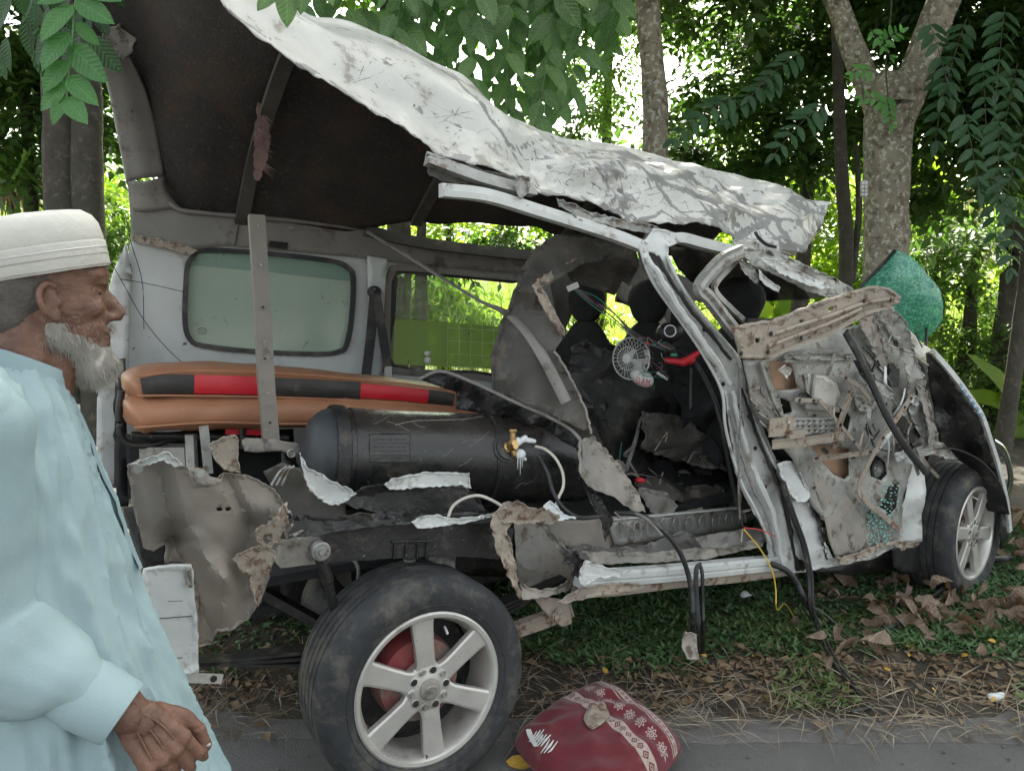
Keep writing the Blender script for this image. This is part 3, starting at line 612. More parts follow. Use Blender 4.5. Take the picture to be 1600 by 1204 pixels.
# dry palm-like plant at far left
dp = empty('dry_plant', D(20, 400, 9.0), 'dry yellow brown drooping plant behind the man at far left', 'plant')
dp.location.z = gz(dp.location.x, dp.location.y); g = np.random.default_rng(8); n = 420
P = np.tile(np.array(D(15, 262, 9.0)), (n, 1))+g.normal(size=(n, 3))*np.array([.12, .15, .05]); az = g.uniform(0, 6.28, n)
d = np.column_stack([np.cos(az), np.sin(az), g.normal(-.9, .5, n)]); d = unit(d); up = unit(np.cross(np.cross(d, [0, 0, 1.]), d)); VV, FF = leaf_arrays(P, d, up, g.uniform(.3, .75, n), np.full(n, .035))
o = np_mesh('frond', VV, FF, straw, dp, tuple(dp.location), np.repeat(g.random(n), 5)); o['kind'] = 'stuff'
obj('stem', tube([Vector(dp.location), D(15, 262, 9.0)], .05, 8), bark2, dp)
# banana-like broad leaves beyond the bonnet and through the empty door frame
bl = [big_leaf_mesh('banana_leaf', leaf_lime, 1, .30, .35, .10, 10, .01, 30+k) for k in range(2)]
for lb, base, tips in (('broad leaved plant low at the right edge beyond the bonnet', D(1590, 640, 8.0), [(1530, 605), (1590, 650), (1600, 700), (1560, 560)]),
                       ('broad leaved plant seen through the crushed front door window', D(1215, 520, 9.0), [(1170, 440), (1240, 430), (1290, 470), (1190, 490), (1260, 400)]),
                       ('broad leaved yellow green plant right of the pale trunk', D(1480, 350, 10.5), [(1440, 280), (1474, 240), (1500, 300), (1450, 220)])):
    e = empty('broad_leaf_plant', (base.x, base.y, gz(base.x, base.y)), lb, 'plant')
    obj('stem', tube([Vector(e.location), base], .035, 8), bark2, e)
    for i, (x, y) in enumerate(tips):
        tip = D(x, y, base.y-.2); o = bpy.data.objects.new('leaf', bl[i % 2]); COL.objects.link(o); o.parent = e
        dd = tip-base; orient(o, base, dd, Vector((.1*i-.2, -.7, .6)), dd.length*1.15)
# dry grass plumes at the right
pl = empty('plume_grass', D(1560, 330, 11), 'dry feathery grass plumes at the right edge', 'plant'); pl.location.z = gz(pl.location.x, 11)
g = np.random.default_rng(9); n = 700; c = D(1545, 360, 11); P = np.array(c)+np.column_stack([g.normal(0, .35, n), g.normal(0, .2, n), g.normal(-.1, .3, n)])
d = unit(np.column_stack([g.normal(.25, .4, n), g.normal(0, .2, n), g.uniform(.5, 1, n)])); up = unit(np.cross(d, np.array([1., 0, 0]))); VV, FF = leaf_arrays(P, d, up, g.uniform(.25, .6, n), np.full(n, .012))
np_mesh('blade', VV, FF, straw, pl, tuple(pl.location), np.repeat(g.random(n), 5))['kind'] = 'stuff'

# ------------------------------------------------------------ branches hanging close to the camera
hb = empty('hanging_branch', D(118, -60, 2.0), 'leafy twig with oval leaflets hanging at the top left corner', 'branch')
Y = 2.0
stem = crom([D(125, -70, Y), D(118, 0, Y), D(113, 60, Y), D(107, 120, Y), D(103, 165, Y)], 4)
obj('twig', tube(stem, .0022, 6), limeobj, hb)
for (x, y, tx, ty, s) in ((118, 35, 152, 68, .085), (110, 70, 158, 122, .080), (109, 50, 64, 100, .088), (106, 95, 66, 138, .072), (104, 118, 147, 158, .070), (104, 130, 62, 168, .064), (102, 150, 80, 190, .058), (103, 152, 130, 186, .055), (116, 8, 62, 55, .09), (118, 0, 170, 30, .095), (119, -20, 60, 0, .09), (121, -30, 180, -5, .09)):
    a, b2 = D(x, y, Y), D(tx, ty, Y+rng.uniform(-.05, .05)); o = bpy.data.objects.new('leaf', LM[rng.randrange(3)]); COL.objects.link(o); o.parent = hb
    orient(o, a, b2-a, Vector((rng.uniform(-.25, .25), -1, rng.uniform(.1, .5))), (b2-a).length*1.08)
hb2 = empty('hanging_branch', D(60, -60, 2.6), 'darker leafy branch behind the hanging twig at the top left', 'branch')
obj('twig', tube(crom([D(20, -80, 2.7), D(60, 0, 2.7), D(85, 70, 2.7)], 4), .004, 6), bark2, hb2)
for k in range(34):
    x, y = rng.uniform(-20, 175), rng.uniform(-40, 85); a = D(x, y, rng.uniform(2.5, 3.2)); ang = rng.uniform(.3, 2.8)
    o = bpy.data.objects.new('leaf', DK[k % 2]); COL.objects.link(o); o.parent = hb2
    orient(o, a, Vector((math.cos(ang)*(1 if rng.random() < .5 else -1)*.8, rng.uniform(-.3, .3), -.9)), Vector((rng.uniform(-.6, .6), -1, rng.uniform(0, .8))), rng.uniform(.09, .14))
# the broad-leaved branches in front of the middle sky
hm = empty('hanging_branch', D(720, -120, 4.2), 'broad leaved branches hanging behind the torn white roof', 'branch')
def under(x, y): return y < np.interp(x, [430, 530, 610, 700, 770, 850, 900, 960], [30, 60, 95, 160, 200, 225, 250, 230])
stems = [(560, 4.0), (640, 4.1), (720, 4.2), (790, 4.0), (850, 4.3), (905, 4.1), (600, 4.5), (690, 4.6), (770, 4.6), (830, 4.8), (480, 3.6), (880, 4.7), (950, 4.4), (620, 3.8), (665, 4.3), (745, 3.9), (815, 4.2), (530, 3.7), (860, 4.0), (700, 4.9), (930, 4.9)]
cnt = 0
hm2 = empty('hanging_branch', D(780, -120, 4.6), 'second broad leaved branch mixed behind the first over the roof', 'branch')
hmain = hm
for i, (x, Y) in enumerate(stems):
    hm = hm2 if i % 2 else hmain
    x2 = x+rng.uniform(-25, 15); yb = float(np.interp(x2, [430, 600, 780, 860, 960], [20, 90, 205, 190, 60]))+rng.uniform(-10, 20)
    S = crom([D(x+20, -120, Y), D(x+8, 0 if yb > 40 else -40, Y), D(x2, yb, Y)], 10)
    obj('twig', tube(S, .0035, 5), leaf_near, hm)
    n = max(9, int((yb+100)/13))
    for k in range(n):
        f = (k+.7)/n; q = S[int(f*(len(S)-1))]; sd = 1 if k % 2 else -1; ln = rng.uniform(.11, .24)*(1.05-.25*f)
        dd = Vector((sd*rng.uniform(.25, .8), rng.uniform(-.45, .1), -rng.uniform(.6, 1.1)))
        o = bpy.data.objects.new('leaf', BM[rng.randrange(4)]); COL.objects.link(o); o.parent = hm; cnt += 1
        orient(o, q+Vector((0, rng.uniform(-.12, .12), 0)), dd, Vector((sd*.2+rng.uniform(-.6, .6), -1, rng.uniform(-.2, 1.1))), ln)
hf = empty('hanging_branch', D(430, -40, 2.0), 'single broad leaf tip hanging in front of the roof at the top', 'branch')
obj('twig', tube([D(470, -60, 1.85), D(455, -20, 1.85), D(445, -5, 1.85)], .002, 5), leaf_near, hf)
for (x, y, tx, ty) in ((450, -30, 447, 38), (440, -25, 400, 12), (478, -40, 468, 18), (500, -40, 520, 4)):
    a, b2 = D(x, y, 1.85), D(tx, ty, 1.83); o = bpy.data.objects.new('leaf', BM[0]); COL.objects.link(o); o.parent = hf
    orient(o, a, b2-a, Vector((.2, -1, .3)), (b2-a).length*1.0)
# the dark pinnate sprays at right read leaf by leaf: each spray is a few large leaflets
hr = empty('hanging_branch', D(1540, 60, 5.2), 'dark drooping pinnate leaf sprays at the right edge', 'branch')
dm = leafmat('deep_green_leaf', (.020, .055, .022), (.030, .080, .030), .2, 6, .5, (.03, .12, .02), True)
DM = big_leaf_mesh('dark_leaflet', dm, 1, .42, .14, .1, 5, .01, 3)
for i, (x, y, dx) in enumerate(((1570, 40, -.1), (1535, 120, .05), (1590, 130, -.2), (1560, 210, 0), (1510, 60, -.3), (1480, 130, -.15), (1600, 230, -.25), (1545, 290, .1), (1590, 330, -.1), (1505, 200, .2), (1450, 60, .3), (1220, 150, -.7), (1150, 180, -.8), (1290, 190, -.5), (1255, 110, -.6))):
    sprig(hr, D(x, y-30, 5.4+.2*(i % 3)), (dx, -.1, -.8 if abs(dx) < .4 else -.35), 14, .50, DM, side=Vector((0, -.8, .6)), s=.145, seed=i, droop=.25)

# small tag hanging on a string by the forked trunk
tg = empty('hanging_ornament', D(1350, 295, 5.9), 'small grey rectangular tag hanging on a string beside the forked trunk', 'ornament')
obj('string', tube([D(1357, 175, 5.95), D(1354, 230, 5.92), D(1350, 283, 5.9)], .004, 5), wirem, tg)
obj('plaque', box(D(1350, 295, 5.9), (.05, .02, .12)), greym, tg)
for k in range(4):
    for j in range(2): obj('bead', box(D(1350, 295, 5.885)+Vector((-.011+.022*j, -.004, -.042+.028*k)), (.016, .01, .018)), plastw, tg)

# ------------------------------------------------------------ big dry leaves under the front wheel, fallen leaves
DLM = []
for k in range(6):
    me = big_leaf_mesh('large_dry_leaf', dry, 1, .40, .1, .35, 8, .05, 50+k)
    for v in me.vertices:               # curl it up as dead leaves do
        a = v.co.x*1.6*(1 if k % 2 else -1); b_ = v.co.y; v.co.z += .13*math.sin(v.co.x*5+k)+.9*b_*math.sin(a*1.6)+1.6*b_*b_*(1 if k % 3 else -1); v.co.y = b_*(.55+.3*math.cos(a*2))+.12*math.sin(v.co.x*4+k*2)
    DLM.append(me)
lead = 0
for k in range(190):
    if k < 125: p = G(rng.triangular(1270, 1660, 1560), rng.uniform(880, 1015)); s = rng.uniform(.05, .15)
    elif k < 160: p = G(rng.uniform(1380, 1640), rng.uniform(820, 900)); s = rng.uniform(.10, .26)
    else: p = G(rng.uniform(1200, 1640), rng.uniform(960, 1070)); s = rng.uniform(.06, .16)
    if (Vector((p.x, p.y, 0))-F0).length < .22: continue
    o = bpy.data.objects.new('dry_leaf', DLM[k % 6]); COL.objects.link(o)
    orient(o, Vector((p.x, p.y, gz(p.x, p.y)+rng.uniform(.03, .09))), Vector((rng.uniform(-1, 1), rng.uniform(-1, 1), rng.uniform(-.3, .35))), Vector((rng.uniform(-.9, .9), rng.uniform(-1.2, .3), 1)), s)
    tag(o, 'large curled brown dead leaf in the pile around the front wheel', 'dead leaf', 'large dead leaves heaped around the front wheel')
OM = big_leaf_mesh('fallen_leaf_blade', orangel, 1, .55, .1, .15, 5, .02, 70)
for k, (x, y) in enumerate([(937, 1062), (949, 1077), (1104, 1053), (1178, 1049), (1290, 1037), (1350, 1030), (1410, 1036), (1420, 1050), (1548, 1110), (1320, 1090), (1500, 1052), (1390, 1075), (1555, 1030), (1460, 1100), ]):
    p = G(x, y); o = bpy.data.objects.new('fallen_leaf', OM); COL.objects.link(o)
    orient(o, Vector((p.x, p.y, gz(p.x, p.y)+.02)), Vector((rng.uniform(-1, 1), rng.uniform(-1, 1), .3)), Vector((rng.uniform(-.5, .5), -.6, 1)), rng.uniform(.022, .042))
    tag(o, 'small orange or yellow fallen leaf on the verge litter', 'fallen leaf', 'orange fallen leaves on the verge')
p = G(800, 1192); o = bpy.data.objects.new('fallen_leaf', OM); COL.objects.link(o); orient(o, Vector((p.x-.02, p.y, .008)), (1, -.25, 0), (0, -.4, 1), .09)
tag(o, 'long orange leaf on the asphalt between the rear wheel and the pillow', 'fallen leaf')
for x, y, lb in ((1165, 957, 'crumpled bit of clear plastic on the weeds under the sill'), (1555, 1103, 'shiny scrap of foil on the verge at right')):
    p = G(x, y); q = ball((p.x, p.y, gz(p.x, p.y)+.03), (.03, .02, .015), 9, 6); q = ([v+Vector((crumple(v, 40, 3)[0]*.008,)*3) for v in q[0]], q[1])
    tag(obj('plastic_scrap', q, frost, loc=(p.x, p.y, gz(p.x, p.y)), smooth=20), lb, 'scrap')
# ------------------------------------------------------------ the wrecked van
van = empty('wrecked_van', W0, 'white passenger van with its whole near side torn open standing on the verge', 'van')

def at(pts): return [V(*p) for p in pts]
# --- roof: rails A (far side), B (silhouette), C (near torn edge), matched by their distance along the van
def rail(pts, us):
    P = [V(*p) for p in pts]; uu = [uof(p) for p in P]; out = []
    for u in us: out.append(Vector([float(np.interp(u, uu, [q[i] for q in P])) + (0 if u >= uu[0] else (u-uu[0])*(P[1][i]-P[0][i])/(uu[1]-uu[0])) for i in range(3)]))
    return out
A_ = [(165, 85, 1.35), (200, 150, 1.45), (238, 215, 1.52), (256, 285, 1.55), (285, 328, 1.55), (400, 342, 1.55), (560, 352, 1.5), (640, 335, 1.4), (760, 340, 1.3), (900, 370, 1.3), (1060, 395, 1.25), (1200, 400, 1.1)]
B_ = [(380, -70, .45), (457, 10, .45), (526, 27, .45), (605, 58, .45), (662, 92, .45), (716, 126, .45), (763, 164, .45), (826, 187, .45), (900, 216, .45), (932, 226, .45), (967, 231, .45), (1021, 239, .45), (1100, 263, .45), (1141, 270, .45), (1210, 286, .45), (1258, 305, .42), (1285, 322, .40)]
C_ = [(300, -60, .10), (340, 0, .10), (400, 52, .10), (476, 100, .10), (536, 138, .10), (621, 188, .10), (690, 240, .10), (757, 264, .10), (807, 272, .10), (848, 302, .10), (900, 322, .12), (960, 338, .12), (1021, 351, .12), (1052, 362, .12), (1147, 382, .12), (1200, 393, .12), (1251, 396, .12), (1266, 372, .2)]
us = list(np.linspace(-.95, 2.22, 34))
ra, rb, rc = rail(A_, us), rail(B_, us), rail(C_, us)
rows = []
for a, b, c in zip(ra, rb, rc):
    m1 = a.lerp(b, .33)+ZD*.10; m2 = a.lerp(b, .72)+ZD*.10; h = b.lerp(c, .45)-ND*.06+ZD*.02
    rows.append([a, m1, m2, b+ND*.04+ZD*.0, b.lerp(c, .12)+ZD*.003, h, b.lerp(c, .8)-ND*.02, c])
def roof_disp(p):
    f, cr = crumple(p, 2.4, 4); f2, cr2 = crumple(p, 7.0, 9); u = uof(p); v = (p-W0).dot(ND)
    k = min(1, max(0, (u+.55)/.9)); near = min(1, max(.12, (.62-v)/.25)); k2 = min(1, max(0, (u-.15)/.5))
    return (f*.042*(.2+.8*k)+f2*.036*k2*near), max(cr*(.4+.6*k), cr2*k2*near)*near
A = [crom(r, 10) for r in rows]; n1 = len(A[0]); Bc = [crom([A[i][j] for i in range(len(A))], 10) for j in range(n1)]; m1 = len(Bc[0]); vs, wr = [], []
for j in range(n1):
    for i in range(m1):
        p = Bc[j][i]; f, cr = roof_disp(p); e = 0
        if j == n1-1: e = noise.noise(p*19)*.012+noise.noise(p*47)*.006
        vs.append(p-ND*f*.8+ZD*f*.5+ZD*e); uu_ = uof(p); wr.append(cr*1.1+(.30 if j > n1-5 else 0)+max(0, noise.noise(p*3.4+Vector((3, 0, 0))))*(.25+.55*min(1, max(0, (uu_-.1)/.8))))
fs = [(j*m1+i, j*m1+i+1, (j+1)*m1+i+1, (j+1)*m1+i) for j in range(n1-1) for i in range(m1-1)]
ro = obj('roof_panel', (vs, fs), white, van, smooth=14, thick=.003, attrs=wr)
from mathutils.bvhtree import BVHTree
rbv = BVHTree.FromPolygons(vs, fs)
darkline = surf('dark_crease', (.10, .10, .098), (.05, .05, .05), 30, rough=.7)
def onroof(x, y):
    d = ray(x, y).normalized(); h = rbv.ray_cast(CAM, d); return h[0]-d*.0012 if h[0] else None
def rline(P, r, nm='crease_line', par=None, jag=0):
    C = crom([Vector((x, y, 0)) for x, y in P], 6); q = [onroof(c.x+rng.uniform(-jag, jag), c.y+rng.uniform(-jag, jag)) for c in C]; run = []; best = []
    for p in q:
        if p is not None and (not run or (p-run[-1]).length < .12): run.append(p)
        else: run = []
        if len(run) > len(best): best = list(run)
    if len(best) > 2: return tube(best, r, 4, [.35+.9*abs(noise.noise(p*23)) for p in best])
for P_ in ([(457, 22), (520, 58), (555, 78), (590, 90), (612, 104), (660, 150), (710, 178), (745, 188)], [(552, 130), (590, 116), (615, 100), (640, 102), (660, 113)], [(630, 182), (680, 184), (740, 174), (800, 178), (824, 204)], [(702, 205), (703, 222), (699, 240)],
           [(757, 196), (775, 215), (795, 234), (812, 252)], [(800, 254), (850, 245), (900, 240), (962, 238)], [(975, 240), (980, 252), (977, 264)], [(866, 272), (878, 290), (884, 306)], [(900, 262), (925, 285), (955, 305), (985, 332)], [(990, 312), (1040, 299), (1100, 292), (1150, 293), (1196, 292)],
           [(1043, 300), (1047, 325), (1052, 348)], [(1050, 322), (1090, 310), (1130, 302), (1180, 296)], [(1115, 350), (1160, 332), (1200, 324), (1232, 342), (1250, 358)], [(870, 256), (850, 262), (840, 272)], [(620, 68), (680, 112), (740, 160), (765, 172)], [(905, 250), (930, 262), (948, 282)], [(1010, 330), (1030, 318), (1040, 305)], [(1180, 350), (1190, 370), (1204, 380)]):
    q = rline(P_, .0018, jag=.6)
    if q: obj('crease_line', q, darkline, ro)
sc_ = []
for k in range(260):
    if k < 200: u_ = rng.random()**.8; x = 640+u_*600; yb_ = float(np.interp(x, [640, 700, 830, 900, 1020, 1150, 1250], [195, 240, 288, 320, 350, 382, 390])); yt_ = float(np.interp(x, [640, 770, 900, 1100, 1250], [92, 180, 226, 270, 310])); y = yb_-(yb_-yt_)*rng.random()**1.3*.8-4
    else: x = rng.uniform(400, 680); y = float(np.interp(x, [400, 500, 680], [40, 100, 200]))-rng.uniform(0, 60)
    a = rng.uniform(-1.2, 1.4); l_ = rng.uniform(5, 30)
    q = rline([(x, y), (x+l_*.5*math.cos(a), y+l_*.5*math.sin(a)+rng.uniform(-3, 3)), (x+l_*math.cos(a), y+l_*math.sin(a))], rng.uniform(.0008, .0022), jag=.8)
    if q: sc_.append(q)
obj('scratches', sc_, darkline, ro)['kind'] = 'stuff'
# the lining follows the roof a little below it
vs2 = [p-ZD*.022+ND*.012 for p in vs]; cut = m1*(n1-10)
obj('roof_lining', (vs2[:cut], [f for f in fs if max(f) < cut]), inner, van, smooth=40, thick=.004)
# crossbars under the roof, as hoops
for u in (-.15, .62, 1.35):
    i = int(np.argmin([abs(x-u) for x in us])); r = crom(rows[i][:4], 8)
    obj('roof_bow', sweep([p-ZD*.045 for p in r], rect(.055, .02), up=ZD), innerg, van, smooth=30)
# folded drip rail pieces hanging under the torn edge
def rl(name, pts, w, t, mat, **k): return obj(name, strap(crom(at(pts), 6), w, t, ND*-1+ZD*.3, **k), mat, van, smooth=30)
obj('roof_rail', sweep(crom(at([(690, 298, .06), (760, 306, .06), (840, 330, .06), (905, 350, .06), (965, 370, .06), (1005, 386, .06)]), 6), [(-.02, -.018), (.02, -.018), (.02, .0), (.008, .004), (.006, .022), (-.02, .022)], up=ZD), whitec, van, smooth=30)
obj('roof_rail', sweep(crom(at([(668, 246, .08), (700, 258, .08), (750, 276, .07), (800, 290, .07), (835, 296, .08)]), 6), [(-.018, -.022), (.018, -.018), (.014, -.004), (-.004, 0), (-.008, .02), (-.018, .02)], up=ZD), greym, van, smooth=30)
sheet('torn_flange', [(668, 240), (705, 252), (745, 262), (822, 282), (818, 296), (805, 300), (768, 297), (700, 284), (672, 275)], .09, innerg, van, res=6, amp=.008, jag=2, seed=4)
sheet('torn_flange', [(806, 272), (830, 278), (826, 300), (812, 312), (806, 296)], .05, greym, van, res=5, amp=.006, jag=1.5, seed=5)
sheet('torn_flange', [(866, 308), (925, 332), (1020, 352), (1050, 362), (1040, 368), (985, 360), (905, 343), (870, 322)], .07, greym, van, res=6, amp=.01, jag=2, seed=6)
# front end of the roof: broken corner and hanging strips
sheet('roof_corner', [(1285, 322, .36), (1293, 332, .34), (1280, 360, .25), (1262, 385, .2), (1240, 402, .2), (1228, 398, .15), (1255, 375, .15), (1272, 345, .25)], .2, tanm, van, res=5, amp=.012, jag=2, seed=7)
sheet('roof_corner', [(1140, 372), (1200, 383), (1230, 396), (1228, 410), (1190, 402), (1150, 392)], .10, white, van, res=5, amp=.02, jag=2, seed=8)
obj('roof_opening_seal', tube(crom(at([(1180, 362, .06), (1186, 372, .05), (1198, 382, .05), (1212, 386, .05)]), 5), .007, 6), hosem, van)

# --- far side wall seen from inside
FV = 1.55
W1 = [(302, 400), (320, 391), (420, 396), (520, 408), (543, 418), (552, 435), (549, 500), (541, 540), (530, 549), (500, 553), (400, 549), (318, 540), (297, 530), (289, 505), (290, 450), (293, 415)]
W2 = [(606, 440), (612, 426), (622, 418), (700, 424), (800, 434), (838, 440), (836, 470), (830, 586), (740, 588), (612, 578), (604, 560)]
wall_o = [(205, 370), (290, 385), (350, 378), (560, 398), (610, 405), (700, 412), (850, 425), (870, 440), (900, 600), (900, 780), (600, 790), (172, 760), (168, 690), (178, 600), (183, 520), (195, 430)]
sheet('side_wall', wall_o, FV, wallw, van, res=13, amp=.006, freq=3, holes=[W1, W2], thick=.006, seed=2)
# wall outer skin so that the wall has depth
sheet('outer_skin', [(p[0], p[1], FV+.05) for p in wall_o], FV+.05, whitec, van, res=30, amp=.002, freq=3, holes=[W1, W2], thick=.004, seed=2)
sheet('upper_trim', [(200, 288), (256, 280), (258, 300), (268, 318), (290, 328), (380, 336), (470, 345), (570, 354), (690, 388), (830, 400), (860, 412), (858, 432), (700, 418), (612, 410), (555, 402), (350, 384), (290, 392), (205, 376), (203, 330)], FV-.02, trimg, van, res=10, amp=.004, freq=4, thick=.008, seed=3)
obj('trim_slot_shade', ([V(x, y, FV-.03) for x, y in ((421, 376), (450, 379), (449, 390), (420, 386))], [(0, 1, 2, 3)]), blackc, van, thick=.004)  # black plate in place of an opening, colouring in the slot's shade
obj('trim_seam', tube(at([(374, 340, FV-.035), (371, 362, FV-.035), (367, 384, FV-.035)]), .0035, 6), hosem, van)
sheet('torn_paint_edge', [(205, 366), (240, 371), (285, 382), (310, 392), (296, 398), (255, 388), (205, 376)], FV-.032, tanm, van, res=5, amp=.004, jag=2, seed=9)
obj('top_rail', sweep(crom(at([(255, 300, FV-.04), (275, 325, FV-.04), (320, 333, FV-.04), (450, 344, FV-.04), (570, 358, FV-.04)]), 6), circ(.010, 8), up=ZD), trimg, van, smooth=60)
obj('top_rail', sweep(crom(at([(570, 360, FV-.04), (650, 378, FV-.05), (740, 390, FV-.05), (850, 402, FV-.05)]), 6), rect(.05, .05), up=ZD), innerg, van, smooth=40)
for x, y in ((412, 353), (455, 358), (582, 408), (583, 409)): obj('bolt', bolt(V(x, y, FV-.026), -ND, .008, .006), greym, van)
# windows: frame seal, pane
def framed(name, P, v, glass, w, seal=rubber, extra=None):
    C = crom(at([(x, y, v) for x, y in P]+[(*P[0], v)]), 3)[:-1]
    N = len(C); prof = rect(w, .022); vs, fs = [], []
    for i in range(N):
        t = (C[(i+1) % N]-C[i-1]).normalized(); s = t.cross(ND).normalized()
        for a, b in prof: vs.append(C[i]+s*a+ND*b)
    for i in range(N):
        for j in range(4): fs.append((i*4+j, i*4+(j+1) % 4, ((i+1) % N)*4+(j+1) % 4, ((i+1) % N)*4+j))
    fr = obj(name, (vs, fs), seal, van, smooth=40)
    return fr
w1 = framed('window_seal', W1, FV-.008, frostg, .020)
def pane(name, P, v, m, par): return obj(name, (at([(x, y, v) for x, y in P]), [tuple(range(len(P)))]), m, par, thick=.004)
pane('window_pane', [(293, 414), (302, 400), (320, 390), (420, 395), (520, 407), (543, 417), (552, 440), (420, 425)], FV+.018, tintg, w1)
pane('window_pane', [(293, 414), (420, 425), (552, 440), (551, 500), (543, 541), (531, 550), (500, 554), (400, 550), (316, 541), (295, 531), (287, 505), (288, 450)], FV+.018, frostg, w1)
st = obj('etched_mark', tube([V(316+7*math.cos(t), 517+5*math.sin(t), FV+.012) for t in np.linspace(0, 6.3, 14)], .0009, 4), blackm, w1)
for dy in (-2, 1): obj('etched_line', tube([V(311, 517+dy, FV+.012), V(321, 518+dy, FV+.012)], .0008, 4), blackm, w1)
w2 = framed('window_seal', W2, FV-.008, clearg, .030, trimg)
w2b = framed('window_frame', [(617, 436), (622, 424), (700, 430), (800, 440), (828, 444), (824, 580), (740, 581), (614, 572), (613, 500)], FV+.012, clearg, .020)
pane('window_pane', [(617, 428), (826, 446), (824, 512), (616, 496)], FV+.030, clearg, w2b)
pane('window_film', [(616, 497), (824, 513), (822, 578), (614, 569)], FV+.030, limef, w2b)
for x in range(700, 790, 18): obj('grid_line', tube([V(x, 505, FV+.022), V(x-1, 572, FV+.022)], .0008, 4), plastw, w2b)
for y in range(512, 575, 20): obj('grid_line', tube([V(700, y, FV+.022), V(786, y+5, FV+.022)], .0008, 4), plastw, w2b)
obj('window_latch', [ball(V(668, 552, FV), (.018, .012, .014)), ball(V(668, 563, FV), (.02, .012, .018))], plastw, w2b, smooth=60)
# far front window and pillar beyond, front far door
W3 = [(902, 470), (925, 452), (980, 462), (1035, 500), (1042, 540), (960, 545), (890, 545), (884, 515)]
sheet('side_wall', [(858, 425), (1000, 405), (1090, 440), (1180, 480), (1200, 560), (1200, 790), (900, 790), (880, 600)], 1.5, innerg, van, res=13, amp=.006, holes=[W3, [(1085, 470), (1150, 480), (1190, 520), (1185, 560), (1100, 560)]], seed=3)
obj('far_window_frame', sweep(crom(at([(962, 447, 1.42), (985, 455, 1.42), (1012, 474, 1.42), (1030, 500, 1.42), (1036, 530, 1.42)]), 6), circ(.035, 10, .02), up=ND), tanm, van, smooth=60)
obj('far_window_seal', sweep(crom(at([(962, 468, 1.41), (985, 476, 1.41), (1004, 495, 1.41), (1014, 530, 1.41)]), 6), circ(.012, 8), up=ND), hosem, van, smooth=60)
sheet('pillar_trim', [(970, 440), (1000, 452), (1030, 478), (1042, 505), (1020, 520), (1008, 500), (985, 478), (962, 466)], 1.36, beige, van, res=6, amp=.006, seed=31, thick=.01)
# rear left corner post rising to the roof
pilL = at([(158, 92, 1.30), (172, 140, 1.38), (184, 200, 1.46), (200, 285, 1.54)]); pilR = at([(202, 88, 1.24), (226, 140, 1.32), (244, 205, 1.42), (256, 276, 1.50)])
mid = [(a+b)/2-ND*.035-UD*.01 for a, b in zip(pilL, pilR)]
loft('rear_pillar', [[l+ND*.05, l, l.lerp(m, .35)-ND*.004, m, r.lerp(m, .35)-ND*.004, r, r+ND*.05] for l, m, r in zip(pilL, mid, pilR)], trimg, van, 8, 3, amp=.002, thick=.005, smooth=50)
loft('rear_pillar', [[l-ND*.008, m-ND*.008, r-ND*.008] for l, m, r in zip(at([(200, 284, 1.52), (203, 300, 1.53), (205, 330, 1.54)]), at([(228, 284, 1.47), (230, 305, 1.50), (232, 330, 1.52)]), at([(256, 276, 1.49), (259, 300, 1.5), (275, 325, 1.52)]))], trimg, van, 4, 4, thick=.006)
sheet('torn_pillar_cap', [(148, 72), (165, 48), (200, 30), (214, 52), (208, 80), (190, 94), (180, 82), (165, 92), (158, 102)], 1.22, beige, van, res=6, amp=.015, jag=2, seed=12)
for x, y in ((189, 210), (210, 285), (178, 165), (166, 92)): obj('bolt', bolt(V(x, y, 1.36 if y < 240 else 1.46), -ND, .007, .005), greym, van)
obj('loose_wire', tube(crom(at([(196, 335, 1.3), (205, 380, 1.3), (222, 440, 1.3), (225, 515, 1.3)]), 6), .0016, 5), hosem, van)
obj('loose_wire', tube(crom(at([(150, 370, 1.25), (188, 435, 1.25), (225, 500, 1.25), (262, 545, 1.25), (295, 575, 1.25)]), 6), .0015, 5), hosem, van)
obj('loose_wire', tube(crom(at([(188, 436, 1.25), (230, 443, 1.3), (288, 456, 1.4)]), 6), .0014, 5), hosem, van)
# rear door jamb at left, behind the man
sheet('rear_jamb', [(176, 430, 1.5), (197, 380, 1.52), (205, 430, 1.52), (196, 700, 1.4), (196, 780, 1.4), (150, 780, 1.35), (152, 620, 1.4), (160, 500, 1.45)], 1.5, whitec, van, res=10, amp=.01, seed=14, thick=.02)
sheet('rear_jamb', [(180, 560), (196, 560), (200, 790), (178, 790)], 1.30, hosem, van, res=10, amp=.004, seed=15, thick=.015)
sheet('pillar_filler', [(248, 268), (262, 286), (270, 308), (292, 332), (268, 336), (240, 312)], 1.59, innerg, van, res=8, amp=.002, seed=131)
# torn cloth hanging from the roof
def shred(name, pts, w, mat, up=ND, n=5, t=.002, seed=0):
    rn = random.Random(seed); P = crom(at(pts), n); sc = [(.35+.65*math.sin(math.pi*min(1, (i+1.2)/(len(P)+.5)))+rn.uniform(-.18, .18)) for i in range(len(P))]
    return obj(name, sweep(P, rect(w, t), up=up, scales=sc), mat, van, smooth=30)
pink = surf('frayed_pinkish_cloth', (.26, .17, .15), (.18, .11, .10), 20, rough=.95, bstr=1, bscale=80)
cl = shred('frayed_cloth', [(408, 150, 1.0), (410, 200, 1.0), (408, 240, 1.0), (401, 282, 1.0)], .055, pink, n=8, seed=3)
vs, fs = [], []
for k in range(150):
    a = V(rng.uniform(400, 416), rng.uniform(180, 265), 1.0+rng.uniform(-.01, .01)); b = a+Vector((rng.uniform(-.02, .045), rng.uniform(-.02, .02), -rng.uniform(.01, .05)))
    i = len(vs); vs += [a, a+ZD*.003, b]; fs.append((i, i+1, i+2))
obj('fray', (vs, fs), pink, cl)['kind'] = 'stuff'
